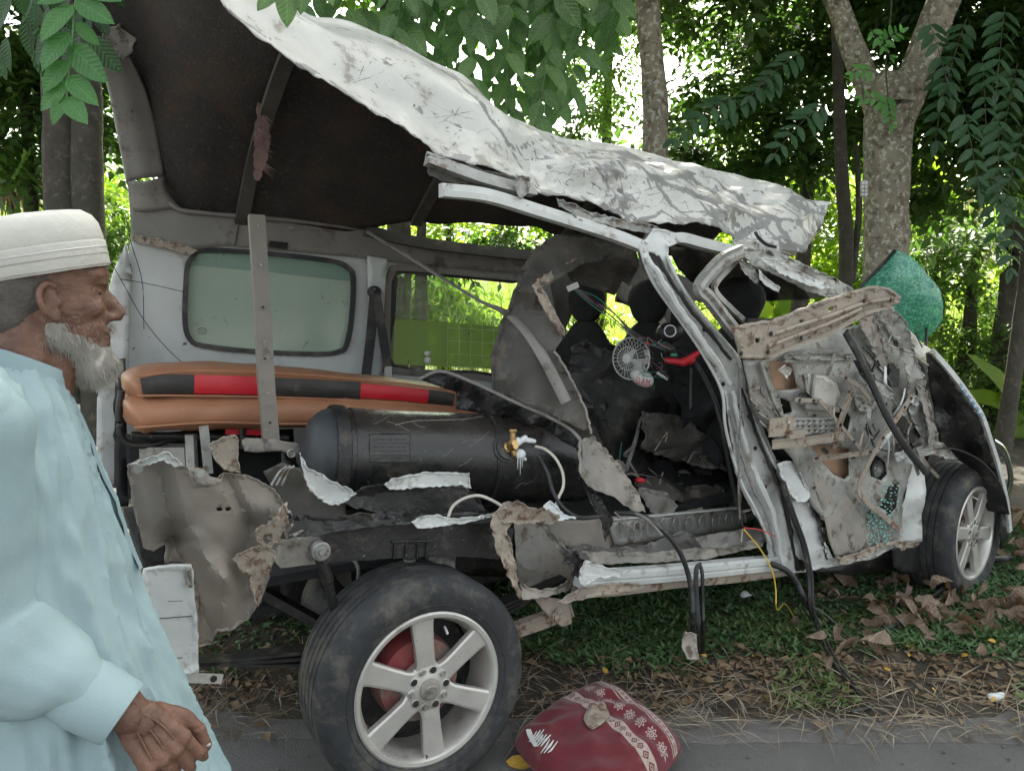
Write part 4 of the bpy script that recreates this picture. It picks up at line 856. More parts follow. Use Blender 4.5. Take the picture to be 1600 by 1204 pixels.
# seat belt on the far pillar
sheet('belt_pillar_cover', [(574, 400), (604, 405), (600, 470), (596, 590), (572, 590), (576, 470)], FV-.03, wallw, van, res=9, amp=.002, thick=.02, seed=16)
blt = obj('seat_belt', [ball(V(585, 456, FV-.08), (.035, .02, .03)), strap(at([(585, 458, FV-.085), (580, 520, FV-.08), (571, 596, FV-.08)]), .048, .003, -ND), strap(at([(588, 460, FV-.10), (596, 510, FV-.11), (604, 560, FV-.12), (605, 575, FV-.12)]), .045, .003, -ND)], rubber, van, smooth=50)
obj('belt_buckle', box(V(607, 582, FV-.12), (.035, .02, .06)), greym, blt); obj('belt_anchor', ball(V(586, 452, FV-.11), (.016, .014, .016)), blackm, blt, smooth=60)

# --- the folded bench seats stacked lengthwise behind the post
def cushion(pts, w, h, mats_rows, name='seat_cushion', par=van):
    """soft rounded bar; w depth into the van, h height"""
    P = crom(at(pts), 10); N = len(P); prof = []
    for k in range(28):
        t = 2*math.pi*k/28; c, s = math.cos(t), math.sin(t); prof.append((w/2*math.copysign(abs(c)**.55, c), h/2*math.copysign(abs(s)**.75, s)))
    sc = [min(1, .35+.65*math.sin(min(math.pi/2, (min(i, N-1-i)/5)*math.pi/2))) for i in range(N)]
    vs, fs = sweep(P, prof, up=ZD, scales=sc)
    vs = [p+Vector((0, 0, 1))*(.006*noise.noise(p*9)+.004*math.sin(uof(p)*60+noise.noise(p*6)*6)*max(0, noise.noise(p*3))) for p in vs]
    return obj(name, (vs, fs), mats_rows, par, smooth=60)
c1 = cushion([(196, 612, 1.05), (230, 596, 1.05), (300, 590, 1.05), (420, 594, 1.05), (560, 607, 1.05), (700, 622, 1.05), (714, 626, 1.05)], .40, .115, tanl)
c2 = cushion([(194, 652, 1.0), (230, 640, 1.0), (320, 638, 1.0), (420, 636, 1.0), (560, 638, 1.0), (700, 648, 1.0), (716, 650, 1.0)], .42, .135, tanl)
def band(px, v=.835, h=.066):
    P = crom(at([(x, y, v) for x, y in px]), 5)
    prof = [(-.008, -h/2), (.004, -h/2), (.010, -h*.25), (.010, h*.25), (.004, h/2), (-.008, h/2)]
    return sweep(P, prof, up=ZD)
obj('cushion_band', band([(222, 606), (260, 600), (303, 600)]), blackv, c1, smooth=40)
obj('cushion_band', band([(303, 600), (360, 601), (410, 603)]), redv, c1, smooth=40)
obj('cushion_band', band([(410, 603), (480, 606), (562, 610)]), blackv, c1, smooth=40)
obj('cushion_band', band([(562, 610), (620, 614), (668, 619)], .835, .055), redv, c1, smooth=40)
obj('cushion_band', band([(668, 619), (694, 622), (708, 625)], .835, .055), blackv, c1, smooth=40)
for P_ in ([(215, 588, .84), (300, 580, .84), (450, 584, .84), (600, 596, .84), (700, 608, .84)], [(215, 618, .82), (300, 618, .82), (450, 621, .82), (600, 628, .82), (705, 636, .82)]):
    obj('piping', tube(crom(at(P_), 6), .004, 6), tanl, c1)
obj('piping', tube(crom(at([(210, 668, .78), (330, 660, .78), (440, 662, .78), (600, 662, .78), (700, 664, .78)]), 6), .0045, 6), tanl, c2)
fr = obj('seat_frame', [tube(crom(at([(190, 610, .95), (186, 650, .95), (195, 690, .95), (240, 694, .95), (300, 672, .95)]), 6), .012, 8), tube(at([(205, 680, .9), (450, 684, .9)]), .014, 8), tube(at([(320, 664, .9), (318, 760, .9)]), .014, 8), tube(at([(378, 664, .85), (380, 700, .85)]), .012, 8)], blackm, van, smooth=50)
sheet('floor_clutter', [(196, 680), (330, 668), (460, 672), (470, 800), (300, 820), (200, 780)], 1.1, blackc, van, res=12, amp=.03, seed=17)
obj('seat_leg', box(V(262, 730, .95), (.16, .08, .16)), greym, van); obj('seat_leg', box(V(300, 722, .85), (.03, .03, .2)), greym, van)
obj('seat_foot', strap(at([(318, 665, .7), (322, 700, .7), (326, 740, .7)]), .03, .004, -ND), greym, van); obj('red_strap', strap(at([(352, 674, .85), (420, 676, .85)]), .02, .003, -ND), redv, van)

# --- upright channel post with its foot bracket
post = obj('upright_post', sweep(at([(402, 335, .78), (408, 430, .74), (413, 520, .70), (418, 610, .66), (425, 692, .62)]), chan(.054, .028), up=ND), postm, van, smooth=30)
for x, y in ((403, 353), (408, 414), (411, 480), (413, 534), (414, 560), (419, 614), (421, 634), (422, 660)):
    obj('rivet', bolt(V(x, y, .60+.18*(692-y)/357-.002), -ND, .0035, .003), greym if y % 4 else blackm, post)
bk = sheet('foot_bracket', [(378, 688), (384, 684), (430, 686), (446, 690), (466, 692), (474, 698), (474, 712), (466, 716), (440, 704), (400, 706), (382, 704)], .585, beige, van, res=5, amp=.004, thick=.006, seed=18)
for x, y in ((395, 700), (417, 696), (455, 708)): obj('bolt', bolt(V(x, y, .578), -ND, .008, .008), greym, bk)
obj('ring', tube([V(455+6*math.cos(t), 708+6*math.sin(t), .565) for t in np.linspace(0, 6.28, 14)], .0022, 6), alloy, bk)

# --- gas tank
tl_, tr_ = V(518, 712, .50), V(900, 718, .39); ax = (tr_-tl_).normalized(); Lt = (tr_-tl_).length; RT = .163
prof = [(RT, 0), (RT, Lt*.2), (RT, Lt*.4), (RT, Lt*.6), (RT, Lt*.8), (RT, Lt)] + [(RT*math.cos(t), Lt+RT*.55*math.sin(t)) for t in np.linspace(.2, 1.56, 8)]
tank = obj('gas_tank', lathe(prof, tl_, ax, 64), tankm, van, smooth=50)
obj('tank_dome', lathe([(RT*.985, 0), (RT*.99, -.01)]+[(RT*.985*math.cos(t), -.012-RT*.58*math.sin(t)) for t in np.linspace(.1, 1.565, 9)], tl_, ax, 64), domem, tank, smooth=60)
obj('tank_collar', lathe([(RT, -.010), (RT+.010, -.012), (RT+.012, 0), (RT+.010, .030), (RT+.001, .034)], tl_, ax, 64), blackm, tank, smooth=40)
cdir = (CAM-(tl_+ax*Lt*.5)); cdir = (cdir-ax*cdir.dot(ax)).normalized(); updir = ax.cross(cdir).normalized(); updir = updir if updir.z > 0 else -updir
def ont(s, a, h=0.0):       # point on the tank: s along, a angle up from the side that faces the road
    return tl_+ax*s+(cdir*math.cos(a)+updir*math.sin(a))*(RT+h)
def tanks(x, y, h=0.0):     # photograph pixel -> point on the tank's surface
    d = ray(x, y).normalized(); o = CAM-tl_; dp = d-ax*d.dot(ax); op = o-ax*o.dot(ax)
    a = dp.dot(dp); b = 2*dp.dot(op); c = op.dot(op)-(RT+h)**2; q = max(b*b-4*a*c, 0); return CAM+d*((-b-math.sqrt(q))/(2*a))
def tline(pts, r, n=6, h=.001, par=None, mat=None, name='weld_line'): return obj(name, tube([tanks(x, y, h) for x, y in pts], r, n), mat or blackm, par or tank)
ring = lambda s, r, m, w: obj('tank_strap', lathe([(RT, s-w/2), (RT+r, s-w/2), (RT+r, s+w/2), (RT, s+w/2)], tl_, ax, 64), m, tank, smooth=40)
ring(Lt*.60, .004, tankm, .05); ring(Lt*.585, .006, hosem, .006); ring(.075, .003, tankm, .05)
pl_ = obj('tank_plate', ([tanks(x, y, .003) for y in (679, 695, 710, 721) for x in (578, 598, 618, 640)], [(j*4+i, j*4+i+1, j*4+i+5, j*4+i+4) for j in range(3) for i in range(3)]), tankm, tank, thick=.003)
tline([(577, 678), (608, 677), (641, 678), (641, 700), (641, 722), (608, 722), (578, 721), (577, 700), (577, 678)], .002, 5, .004, name='plate_rim')
for k, y in enumerate((686, 692, 698, 704, 711, 716)):
    x = 584
    while x < 634:
        w = rng.uniform(2, 8); tline([(x, y), (x+w, y)], .0006, 4, .006, pl_, blackm, 'stamped_mark'); x += w+rng.uniform(1.5, 4)
scr = surf('bright_scratch', (.22, .21, .19), None, 9, rough=.6)
for k in range(26):
    x, y = rng.uniform(535, 860), rng.uniform(655, 780); a = rng.uniform(-.9, .5); l_ = rng.uniform(6, 42)
    if 572 < x < 646 and 670 < y < 726: continue
    tline([(x, y), (x+l_*.5*math.cos(a), y+l_*.5*math.sin(a)+rng.uniform(-3, 3)), (x+l_*math.cos(a), y+l_*math.sin(a))], .0007, 4, .0005, None, scr, 'scratch')
tline([(618, 664), (632, 660), (650, 657), (690, 656), (725, 655), (755, 650)], .0015, 4, .0008, None, scr, 'scratch')
# valve
vc = tanks(792, 700, 0); vn = (vc-(tl_+ax*(vc-tl_).dot(ax))).normalized()
obj('valve_boss', lathe([(.052, 0), (.052, .008), (.044, .010), (.044, .020), (.036, .022), (0, .022)], vc-vn*.004, vn, 32), hosem, tank, smooth=40)
vv = V(796, 697, .24)
vs_ = [lathe([(.0, .05), (.012, .05), (.016, .04), (.016, .01), (.022, .005), (.022, -.01)], vc+vn*.02, vn, 8), ball(vc+vn*.05, (.017, .014, .022)), capsule(vc+vn*.05, vc+vn*.05+ZD*.045, .011, .010), lathe([(.013, 0), (.015, .006), (.013, .012), (0, .012)], vc+vn*.05+ZD*.043, ZD, 6), capsule(vc+vn*.045, vc+vn*.05-ZD*.035+UD*.005, .010, .008), lathe([(.010, 0), (.010, .02), (0, .02)], vc+vn*.055-ZD*.012, vn, 6)]
valve = obj('valve', vs_, brass, tank, smooth=35)
obj('frosted_nipple', [capsule(vc+vn*.05+UD*.01, vc+vn*.05+UD*.05+ZD*.02, .012, .010), capsule(vc+vn*.05+UD*.045+ZD*.015, vc+vn*.055+UD*.085+ZD*.004, .010, .008), ball(vc+vn*.05+UD*.03-ZD*.035, (.02, .014, .018)), ball(vc+vn*.05+UD*.02+ZD*.01, (.012, .012, .016)), capsule(vc+vn*.05+UD*.03-ZD*.04, vc+vn*.05+UD*.05-ZD*.055, .010, .006)], frost, valve, smooth=50)
for dx, l_ in ((.018, .05), (.028, .07), (.036, .045)): obj('icicle', tube([vc+vn*.055+UD*dx-ZD*.04, vc+vn*.055+UD*dx-ZD*(.04+l_)], .0025, 6, [1, .2]), frost, valve)
obj('gas_pipe', tube(crom(at([(836, 697, .2), (852, 702, .19), (868, 716, .17), (879, 738, .15), (880, 760, .13), (872, 778, .12), (868, 792, .12)]), 6), .0055, 8), wirew, van, smooth=60)
obj('gas_hose', tube(crom(at([(842, 712, .22), (856, 740, .18), (864, 768, .14), (880, 793, .10), (905, 808, .08), (940, 806, .08)]), 6), .0085, 8), hosem, van, smooth=60)
obj('cream_hose', tube(crom(at([(700, 808, .12), (708, 790, .14), (726, 778, .16), (748, 774, .16), (770, 782, .14), (790, 794, .10)]), 6), .0055, 8), wirew, van, smooth=60)
sheet('frost_patch', [(850, 790), (860, 782), (868, 788), (880, 802), (900, 808), (870, 812), (850, 806)], .06, frost, van, res=4, amp=.01, jag=1.5, seed=19)

# --- torn white body strip curled under the tank
sheet('torn_body_strip', [(468, 706), (474, 716), (480, 730), (500, 738), (530, 756), (558, 770), (545, 780), (528, 788), (505, 784), (484, 766), (474, 742), (470, 720)], .20, whitec, van, res=5, amp=.012, jag=2, seed=20, mat2=beige)
sheet('torn_body_strip', [(556, 770), (572, 760), (598, 756), (600, 756), (640, 760), (700, 758), (730, 760), (735, 750), (722, 757), (742, 770), (760, 800), (700, 820), (640, 812), (580, 800), (530, 786)], .22, blackm, van, res=7, amp=.02, jag=2, seed=21)
sheet('torn_body_strip', [(600, 756), (615, 746), (640, 740), (670, 736), (700, 735), (731, 736), (732, 750), (734, 760), (715, 756), (690, 757), (650, 760), (625, 763), (608, 764)], .18, whitec, van, res=5, amp=.012, jag=1.5, seed=22, mat2=tanm)
sheet('torn_body_strip', [(640, 812), (655, 804), (680, 800), (700, 806), (740, 806), (762, 802), (772, 800), (768, 808), (730, 814), (690, 818), (650, 822)], .10, whitec, van, res=5, amp=.01, jag=1.5, seed=23)
# dark wheel-house hollow behind
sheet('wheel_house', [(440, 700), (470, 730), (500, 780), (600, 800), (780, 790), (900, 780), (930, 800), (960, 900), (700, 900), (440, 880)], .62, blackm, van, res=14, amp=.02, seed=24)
sheet('wheel_house', [(412, 738), (440, 722), (470, 732), (490, 765), (540, 790), (540, 830), (470, 832), (445, 800)], .25, innerg, van, res=7, amp=.015, seed=25, mat2=blackm)
for k in range(3): obj('panel_rib', tube(crom(at([(424+k*8, 758, .22), (436+k*8, 738-k*2, .22), (448+k*6, 728, .22)]), 5), .004, 6), greym, van)
# --- chassis rail and suspension
rail_v = .16
def solidbar(name, px, v, h, w, mat, amp=.002, par=van):
    P = crom(at([(x, y, v) for x, y in px]), 8); vs, fs = sweep(P, [(-w/2, -h/2), (w/2, -h/2), (w/2, -h*.2), (w/2, h*.25), (w/2, h/2), (-w/2, h/2)], up=ZD)
    vs = [p+Vector((noise.noise(p*20), noise.noise(p*20+Vector((9, 0, 0))), noise.noise(p*20+Vector((0, 9, 0)))))*amp for p in vs]; return obj(name, (vs, fs), mat, par, smooth=35)
solidbar('chassis_rail', [(435, 862), (500, 856), (545, 848)], rail_v+.02, .075, .06, beige)
cr_ = solidbar('chassis_rail', [(500, 848), (560, 843), (640, 840), (720, 840), (790, 846)], rail_v, .105, .07, blackm, .004)
for x in (618, 636, 654, 668): obj('rail_rib', tube(at([(x, 846, rail_v-.04), (x-2, 872, rail_v-.04)]), .004, 6), blackm, cr_)
obj('rail_rib', tube(at([(612, 846, rail_v-.04), (672, 845, rail_v-.04)]), .004, 6), blackm, cr_)
obj('shackle_bolt', lathe([(0, .03), (.010, .03), (.012, .018), (.020, .018), (.022, .010), (.028, .008), (.030, -.01)], V(501, 860, .13), -ND, 16), greym, van, smooth=40)
obj('shock_absorber', [capsule(V(500, 868, .15), V(512, 905, .16), .018, .020), capsule(V(512, 905, .16), V(522, 950, .18), .014, .015)], blackm, van, smooth=60)
obj('suspension_arm', strap(at([(380, 908, .55), (440, 940, .5), (520, 985, .42)]), .045, .03, ZD), blackm, van)
obj('rear_axle', tube([W0+ND*.10+ZD*.33, W0+ND*1.5+ZD*.33], .045, 16), blackm, van, smooth=60)
obj('axle_housing', ball(W0+ND*.8+ZD*.33, (.16, .16, .15), 20, 12), blackm, van, smooth=60)
obj('leaf_spring', [strap(crom([L(-.62, .26, .46), L(-.3, .26, .42-.02*k), L(0, .26, .39-.02*k), L(.3, .26, .41-.02*k), L(.66, .26, .47)], 5), .06, .010, ZD) for k in range(3)], blackm, van)
obj('fuel_tank', [box(L(.2, .8, .55), (.5, .5, .2), Matrix.Rotation(math.atan2(UD.y, UD.x), 3, 'Z'))], blackm, van)
sheet('underfloor', [(436, 880), (560, 880), (700, 880), (800, 890), (800, 960), (620, 960), (440, 960)], 1.25, blackm, van, res=20, amp=.01, seed=26)
obj('spring_seat', [box(V(690, 885, .25), (.09, .05, .05)), tube(at([(640, 872, .2), (640, 900, .2)]), .02, 8), tube(at([(680, 872, .2), (690, 900, .2)]), .018, 8)], greym, van)
obj('lower_arm', sweep(at([(800, 985, .22), (850, 968, .20), (892, 950, .18)]), rect(.035, .05), up=ZD), tanm, van, smooth=30)
sheet('gusset_plate', [(826, 925), (890, 938), (892, 972), (878, 977), (862, 968), (842, 945)], .10, tanm, van, res=6, amp=.006, thick=.006, seed=27)
for x, y in ((888, 934), (873, 955), (868, 962)): obj('bolt', bolt(V(x, y, .08), -ND, .010, .010), tanm, van)
obj('fuel_line', tube(crom(at([(520, 868, .3), (548, 872, .3), (560, 890, .3), (556, 920, .32)]), 5), .006, 6), greym, van)
# --- crushed box of the rear wheel arch in front of the wheel
sheet('wheel_arch_box', [(800, 815), (835, 812), (855, 830), (880, 860), (894, 885), (890, 900), (870, 915), (840, 920), (812, 915), (802, 890), (800, 850)], .30, beige, van, res=7, amp=.02, seed=28)
sheet('wheel_arch_lip', [(770, 800, .05), (788, 788, .05), (800, 800, .06), (803, 815, .08), (792, 830, .05), (800, 860, .06), (806, 900, .06), (815, 925, .08), (812, 935, .08), (800, 915, .03), (785, 880, .02), (772, 850, .02), (768, 825, .02)], .05, tanm, van, res=5, amp=.014, jag=2.5, seed=29)
sheet('wheel_arch_lip', [(788, 788, .05), (810, 782, .04), (830, 790, .04), (855, 792, .05), (872, 805, .06), (862, 815, .06), (835, 812, .07), (805, 816, .07), (780, 812, .06), (775, 800, .06)], .05, tanm, van, res=4.5, amp=.022, jag=2.5, seed=30)
sheet('wheel_arch_lip', [(812, 912, .10), (845, 920, .10), (870, 914, .10), (892, 900, .10), (900, 908, .08), (888, 922, .08), (862, 926, .08), (838, 932, .08), (815, 935, .08)], .09, beige, van, res=5, amp=.014, jag=2, seed=33)
sheet('wheel_arch_lip', [(842, 815, .08), (850, 812, .05), (868, 835, .06), (890, 862, .06), (905, 885, .06), (898, 892, .08), (880, 868, .1), (858, 840, .1)], .07, trimg, van, res=5, amp=.006, jag=1.5, seed=34)
# --- sill: inner step with pressed ribs, torn floor, white lower rail
sheet('inner_step', [(845, 812), (905, 812), (960, 806), (1060, 800), (1150, 795), (1160, 830), (1120, 845), (1000, 858), (940, 862), (890, 858), (865, 838)], .30, beige, van, res=8, amp=.007, seed=35)
st_ = sheet('pressed_step', [(948, 812), (1010, 806), (1080, 800), (1152, 796), (1160, 826), (1110, 832), (1040, 842), (960, 852)], .285, greym, van, res=8, amp=.002, seed=36)
for k in range(10):
    x = 975+k*20.5; y0, y1 = 818-k*1.9, 840-k*2.6
    obj('pressed_rib', tube(at([(x-5, y1, .27), (x-5.5, (y0+y1)/2, .268), (x-4, y0+1, .268), (x, y0-2, .268), (x+4, y0+1, .268), (x+5.5, (y0+y1)/2, .268), (x+5, y1-1, .27)]), .0035, 6), greym, st_)
obj('step_edge', strap(crom(at([(940, 812, .27), (1040, 803, .27), (1150, 793, .27)]), 6), .018, .006, ZD), whitec, van)
sheet('torn_floor', [(885, 862, .2), (915, 852, .22), (950, 860, .24), (1000, 850, .25), (1050, 834, .26), (1068, 828, .26), (1090, 840, .24), (1120, 836, .24), (1165, 826, .22), (1200, 826, .2), (1215, 840, .16), (1160, 856, .14), (1080, 868, .12), (1000, 878, .10), (930, 880, .08), (900, 876, .08)], .2, trimg, van, res=7, amp=.014, jag=2, seed=37, mat2=beige)
sheet('torn_floor', [(905, 858, .12), (960, 862, .12), (1020, 865, .11), (1080, 856, .12), (1150, 846, .12), (1190, 842, .1), (1190, 852, .08), (1100, 872, .08), (1020, 880, .07), (930, 882, .06)], .1, beige, van, res=7, amp=.012, jag=1.5, seed=38)
sheet('torn_floor', [(1088, 842, .1), (1120, 830, .12), (1175, 824, .14), (1216, 830, .12), (1200, 846, .08), (1140, 856, .06), (1100, 858, .06)], .1, trimg, van, res=6, amp=.012, seed=39)
def swp(name, px, prof, mat, n=6): return obj(name, sweep(crom(at(px), n), prof, up=ZD), mat, van, smooth=30)
swp('sill', [(905, 905, .03), (960, 902, .03), (1060, 894, .03), (1160, 884, .03), (1225, 878, .04)], [(-.03, -.028), (.012, -.028), (.014, -.012), (.008, -.006), (.016, 0), (.016, .018), (.006, .026), (-.03, .026)], whitec)
swp('sill', [(900, 925, .06), (960, 922, .06), (1060, 910, .06), (1160, 901, .06), (1240, 890, .06)], [(-.03, -.016), (.012, -.016), (.016, 0), (.012, .016), (-.03, .016)], tanm)
sheet('torn_sill_end', [(905, 912), (910, 890), (918, 878), (935, 884), (955, 888), (985, 890), (970, 900), (940, 906), (915, 922)], .005, whitec, van, res=4.5, amp=.016, jag=2, seed=40)
sheet('torn_sill_end', [(884, 868), (905, 862), (912, 880), (906, 905), (894, 900), (898, 885), (880, 880)], .03, blackm, van, res=5, amp=.016, jag=2, seed=41)
sheet('torn_sill_end', [(906, 918), (960, 910), (1012, 912), (1000, 918), (950, 928), (900, 938), (882, 944), (870, 940)], .01, tanm, van, res=5, amp=.008, jag=1.5, seed=42)
# floor of the van, dark clutter
obj('floor', ([L(-.7, .35, .62), L(2.6, .35, .62), L(2.6, 1.5, .62), L(-.7, 1.5, .62)], [(0, 1, 2, 3)]), blackc, van, thick=.03)
obj('dashboard', [box(L(2.35, .9, .95), (.35, 1.2, .55), Matrix.Rotation(math.atan2(UD.y, UD.x), 3, 'Z')), ball(L(2.2, 1.0, 1.24), (.16, .5, .07), M=Matrix.Rotation(math.atan2(UD.y, UD.x), 3, 'Z'))], blackc, van, smooth=40)
obj('firewall', [box(L(2.55, .85, .85), (.06, 1.45, .7), Matrix.Rotation(math.atan2(UD.y, UD.x), 3, 'Z'))], blackm, van)
# seats: driver and passenger, dark
def seat(u, v, lab=None):
    M = Matrix.Rotation(math.atan2(UD.y, UD.x), 3, 'Z')
    s = obj('seat_back', remesh([ball(L(u, v, 1.05), (.09, .24, .36), 20, 14, M), box(L(u, v, 1.02), (.12, .42, .5), M)], .016, 6), blackc, van, smooth=60)
    obj('headrest', remesh([ball(L(u, v, 1.50), (.07, .14, .10), 16, 12, M), ball(L(u, v, 1.46), (.06, .12, .09), 16, 12, M)], .012, 4), blackc, s, smooth=60)
    obj('seat_base', remesh([ball(L(u+.25, v, .80), (.27, .26, .10), 20, 12, M)], .016, 3), blackc, s, smooth=60)
seat(1.62, .92); seat(1.52, 1.30); seat(1.75, .45)
sheet('crushed_trim', [(884, 540, .82), (905, 528, .8), (940, 540, .74), (975, 552, .72), (1020, 600, .70), (1050, 640, .72), (1042, 700, .7), (1000, 745, .6), (950, 740, .6), (925, 690, .6), (900, 610, .7)], .7, blackm, van, res=9, amp=.045, jag=3, seed=181)
sheet('crushed_trim', [(1050, 470, .7), (1075, 500, .66), (1105, 560, .55), (1125, 640, .45), (1128, 720, .45), (1090, 740, .55), (1062, 690, .62), (1060, 600, .66), (1040, 520, .72)], .6, blackc, van, res=9, amp=.045, jag=3, seed=182)
sheet('crushed_trim', [(1000, 640, .6), (1060, 650, .6), (1120, 690, .5), (1135, 735, .45), (1060, 725, .5), (1000, 700, .55)], .55, innerg, van, res=7, amp=.035, jag=3, seed=183)
obj('red_belt', strap(at([(880, 586, 1.0), (930, 578, .98), (985, 568, .96)]), .03, .004, -ND), redv, van)
sheet('cloth_heap', [(985, 728, .7), (1020, 715, .7), (1080, 712, .7), (1140, 725, .6), (1150, 780, .5), (1090, 790, .45), (1020, 770, .5), (990, 750, .6)], .6, blackc, van, res=8, amp=.03, seed=43)
sheet('broken_step_board', [(990, 752, .42), (1030, 748, .42), (1080, 762, .42), (1120, 757, .42), (1136, 768, .42), (1105, 790, .36), (1060, 782, .36), (1010, 775, .38)], .4, innerg, van, res=6, amp=.02, jag=3, seed=44)
sheet('broken_board', [(1000, 764), (1040, 768), (1060, 790), (1046, 808), (1016, 800)], .28, trimg, van, res=6, amp=.01, jag=2, seed=45)
obj('lever', tube(at([(1008, 620, .75), (995, 680, .6), (978, 735, .45)]), .009, 8), greym, van); obj('thin_rod', tube(at([(970, 590, .75), (948, 640, .7), (925, 672, .62)]), .0035, 6), greym, van); obj('thin_rod', tube(at([(973, 600, .75), (972, 680, .65), (968, 720, .55)]), .003, 6), wireg, van)
for k in range(22):
    x, y = rng.uniform(925, 1120), rng.uniform(640, 780); v_ = rng.uniform(.35, .8); obj('debris_rod' if k % 2 else 'torn_wire', tube(crom(at([(x, y, v_), (x+rng.uniform(-20, 25), y+rng.uniform(-20, 20), v_), (x+rng.uniform(-40, 50), y+rng.uniform(-15, 30), v_)]), 4), rng.uniform(.002, .006), 5), [greym, blackm, wirem, tanm][k % 4], van)
for k in range(9):
    x, y = rng.uniform(930, 1110), rng.uniform(690, 775); s_ = rng.uniform(10, 22); sheet('torn_scrap', [(x-s_, y-s_*.3), (x, y-s_*.6), (x+s_, y-s_*.1), (x+s_*.7, y+s_*.5), (x-s_*.4, y+s_*.4)], rng.uniform(.35, .7), [innerg, beige, blackc][k % 3], van, res=5, amp=.015, jag=2, seed=140+k)
cs = obj('console_box', [box(V(1025, 655, .85), (.11, .10, .14)), box(V(1028, 612, .85), (.09, .09, .03))], innerg, van); obj('handle', tube(crom(at([(1018, 618, .78), (1024, 627, .77), (1036, 622, .78)]), 4), .0035, 6), plastw, cs)
obj('red_bracket', box(V(1038, 664, .8), (.05, .03, .025)), redv, van); obj('red_tip', ball(V(1000, 750, .33), (.022, .014, .012)), redv, van, smooth=60)
obj('hanging_strap', strap(crom(at([(1080, 575, .6), (1079, 620, .58), (1080, 660, .57), (1083, 672, .57), (1086, 660, .57), (1081, 630, .58)]), 5), .014, .002, -ND), wirem, van)
obj('steering_column', tube([L(2.1, .42, 1.02), L(1.85, .42, 1.12)], .03, 10), blackm, van)
obj('steering_wheel', tube([L(1.84, .42, 1.13)+ND*.18*math.cos(t)+(ZD*.85-UD*-.5)*.18*math.sin(t) for t in np.linspace(0, 6.2832, 32)], .013, 8), blackm, van, smooth=60)
obj('red_cloth_strip', box(V(1115, 655, .9), (.14, .03, .03)), redv, van)

# --- the great grey torn lining panel in the doorway
sheet('torn_lining_panel', [(869, 366, .30), (930, 372, .34), (990, 388, .30), (996, 410, .28), (960, 402, .32), (912, 412, .30), (878, 432, .24), (842, 452, .2), (880, 518, .22), (879, 530, .2), (868, 546, .2), (884, 578, .2), (900, 610, .18), (914, 640, .16), (922, 676, .14), (895, 664, .16), (850, 640, .22), (769, 612, .38), (763, 556, .42), (778, 510, .42), (797, 472, .38), (812, 430, .34), (832, 394, .32)], .3, innerg, van, res=9, amp=.014, freq=4, jag=1.5, seed=46)
sheet('torn_lining_panel', [(832, 446, .20), (842, 440, .19), (862, 474, .19), (882, 512, .19), (884, 526, .18), (876, 521, .2), (855, 492, .2)], .2, tanm, van, res=5, amp=.004, jag=1, seed=47)
sheet('torn_lining_panel', [(876, 416, .28), (905, 402, .3), (850, 446, .24), (844, 452, .2), (838, 436, .2)], .24, tanm, van, res=5, amp=.006, jag=1.5, seed=48)
sheet('roof_side_panel', [(878, 362, .40), (940, 370, .40), (992, 384, .30), (1000, 415, .30), (985, 448, .40), (975, 440, .45), (962, 462, .5), (925, 450, .5), (895, 440, .5), (880, 420, .45)], .4, innerg, van, res=9, amp=.012, seed=49)
tornedge = crom(at([(866, 548, .18), (885, 578, .18), (902, 610, .16), (916, 642, .14), (924, 678, .12)]), 6)
obj('torn_edge_trim', tube([p+Vector((noise.noise(p*60), 0, noise.noise(p*50)))*.006 for p in tornedge], .0045, 6), beige, van)
obj('rubber_trim_strip', sweep(crom(at([(574, 362, 1.30), (640, 402, 1.05), (700, 440, .85), (750, 470, .62), (790, 488, .42), (820, 515, .3), (850, 560, .2), (885, 628, .14)]), 8), circ(.010, 8, .006), up=ND, scales=[.8+1.4*min(1, max(0, (i-24)/10)) for i in range(57)]), trimg, van, smooth=60)
# dark plastic arch over the tank and the beige lower piece
sheet('arch_liner', [(655, 592, .62), (680, 580, .6), (702, 582, .55), (745, 600, .42), (800, 628, .30), (850, 650, .24), (885, 668, .2), (905, 685, .16), (915, 705, .14), (908, 730, .12), (900, 700, .18), (880, 690, .22), (850, 668, .3), (790, 655, .4), (730, 642, .5), (714, 640, .55), (712, 612, .6)], .3, hosem, van, res=8, amp=.008, seed=50)
obj('arch_bead', tube(crom(at([(655, 592, .60), (690, 580, .55), (745, 600, .40), (800, 626, .28), (850, 648, .22), (888, 668, .18), (908, 690, .13), (912, 714, .11), (906, 738, .10)]), 6), .0065, 8), trimg, van, smooth=60)
sheet('torn_sill_panel', [(905, 690, .12), (925, 680, .14), (950, 705, .14), (975, 735, .12), (995, 765, .10), (1008, 800, .08), (985, 795, .08), (965, 780, .08), (935, 768, .10), (915, 755, .10), (905, 738, .10)], .1, beige, van, res=6, amp=.008, jag=2, seed=51)
sheet('torn_sill_panel', [(905, 745, .14), (925, 762, .14), (945, 790, .13), (960, 812, .12), (950, 850, .1), (942, 820, .12), (925, 790, .14)], .13, blackm, van, res=6, amp=.01, jag=2, seed=52)

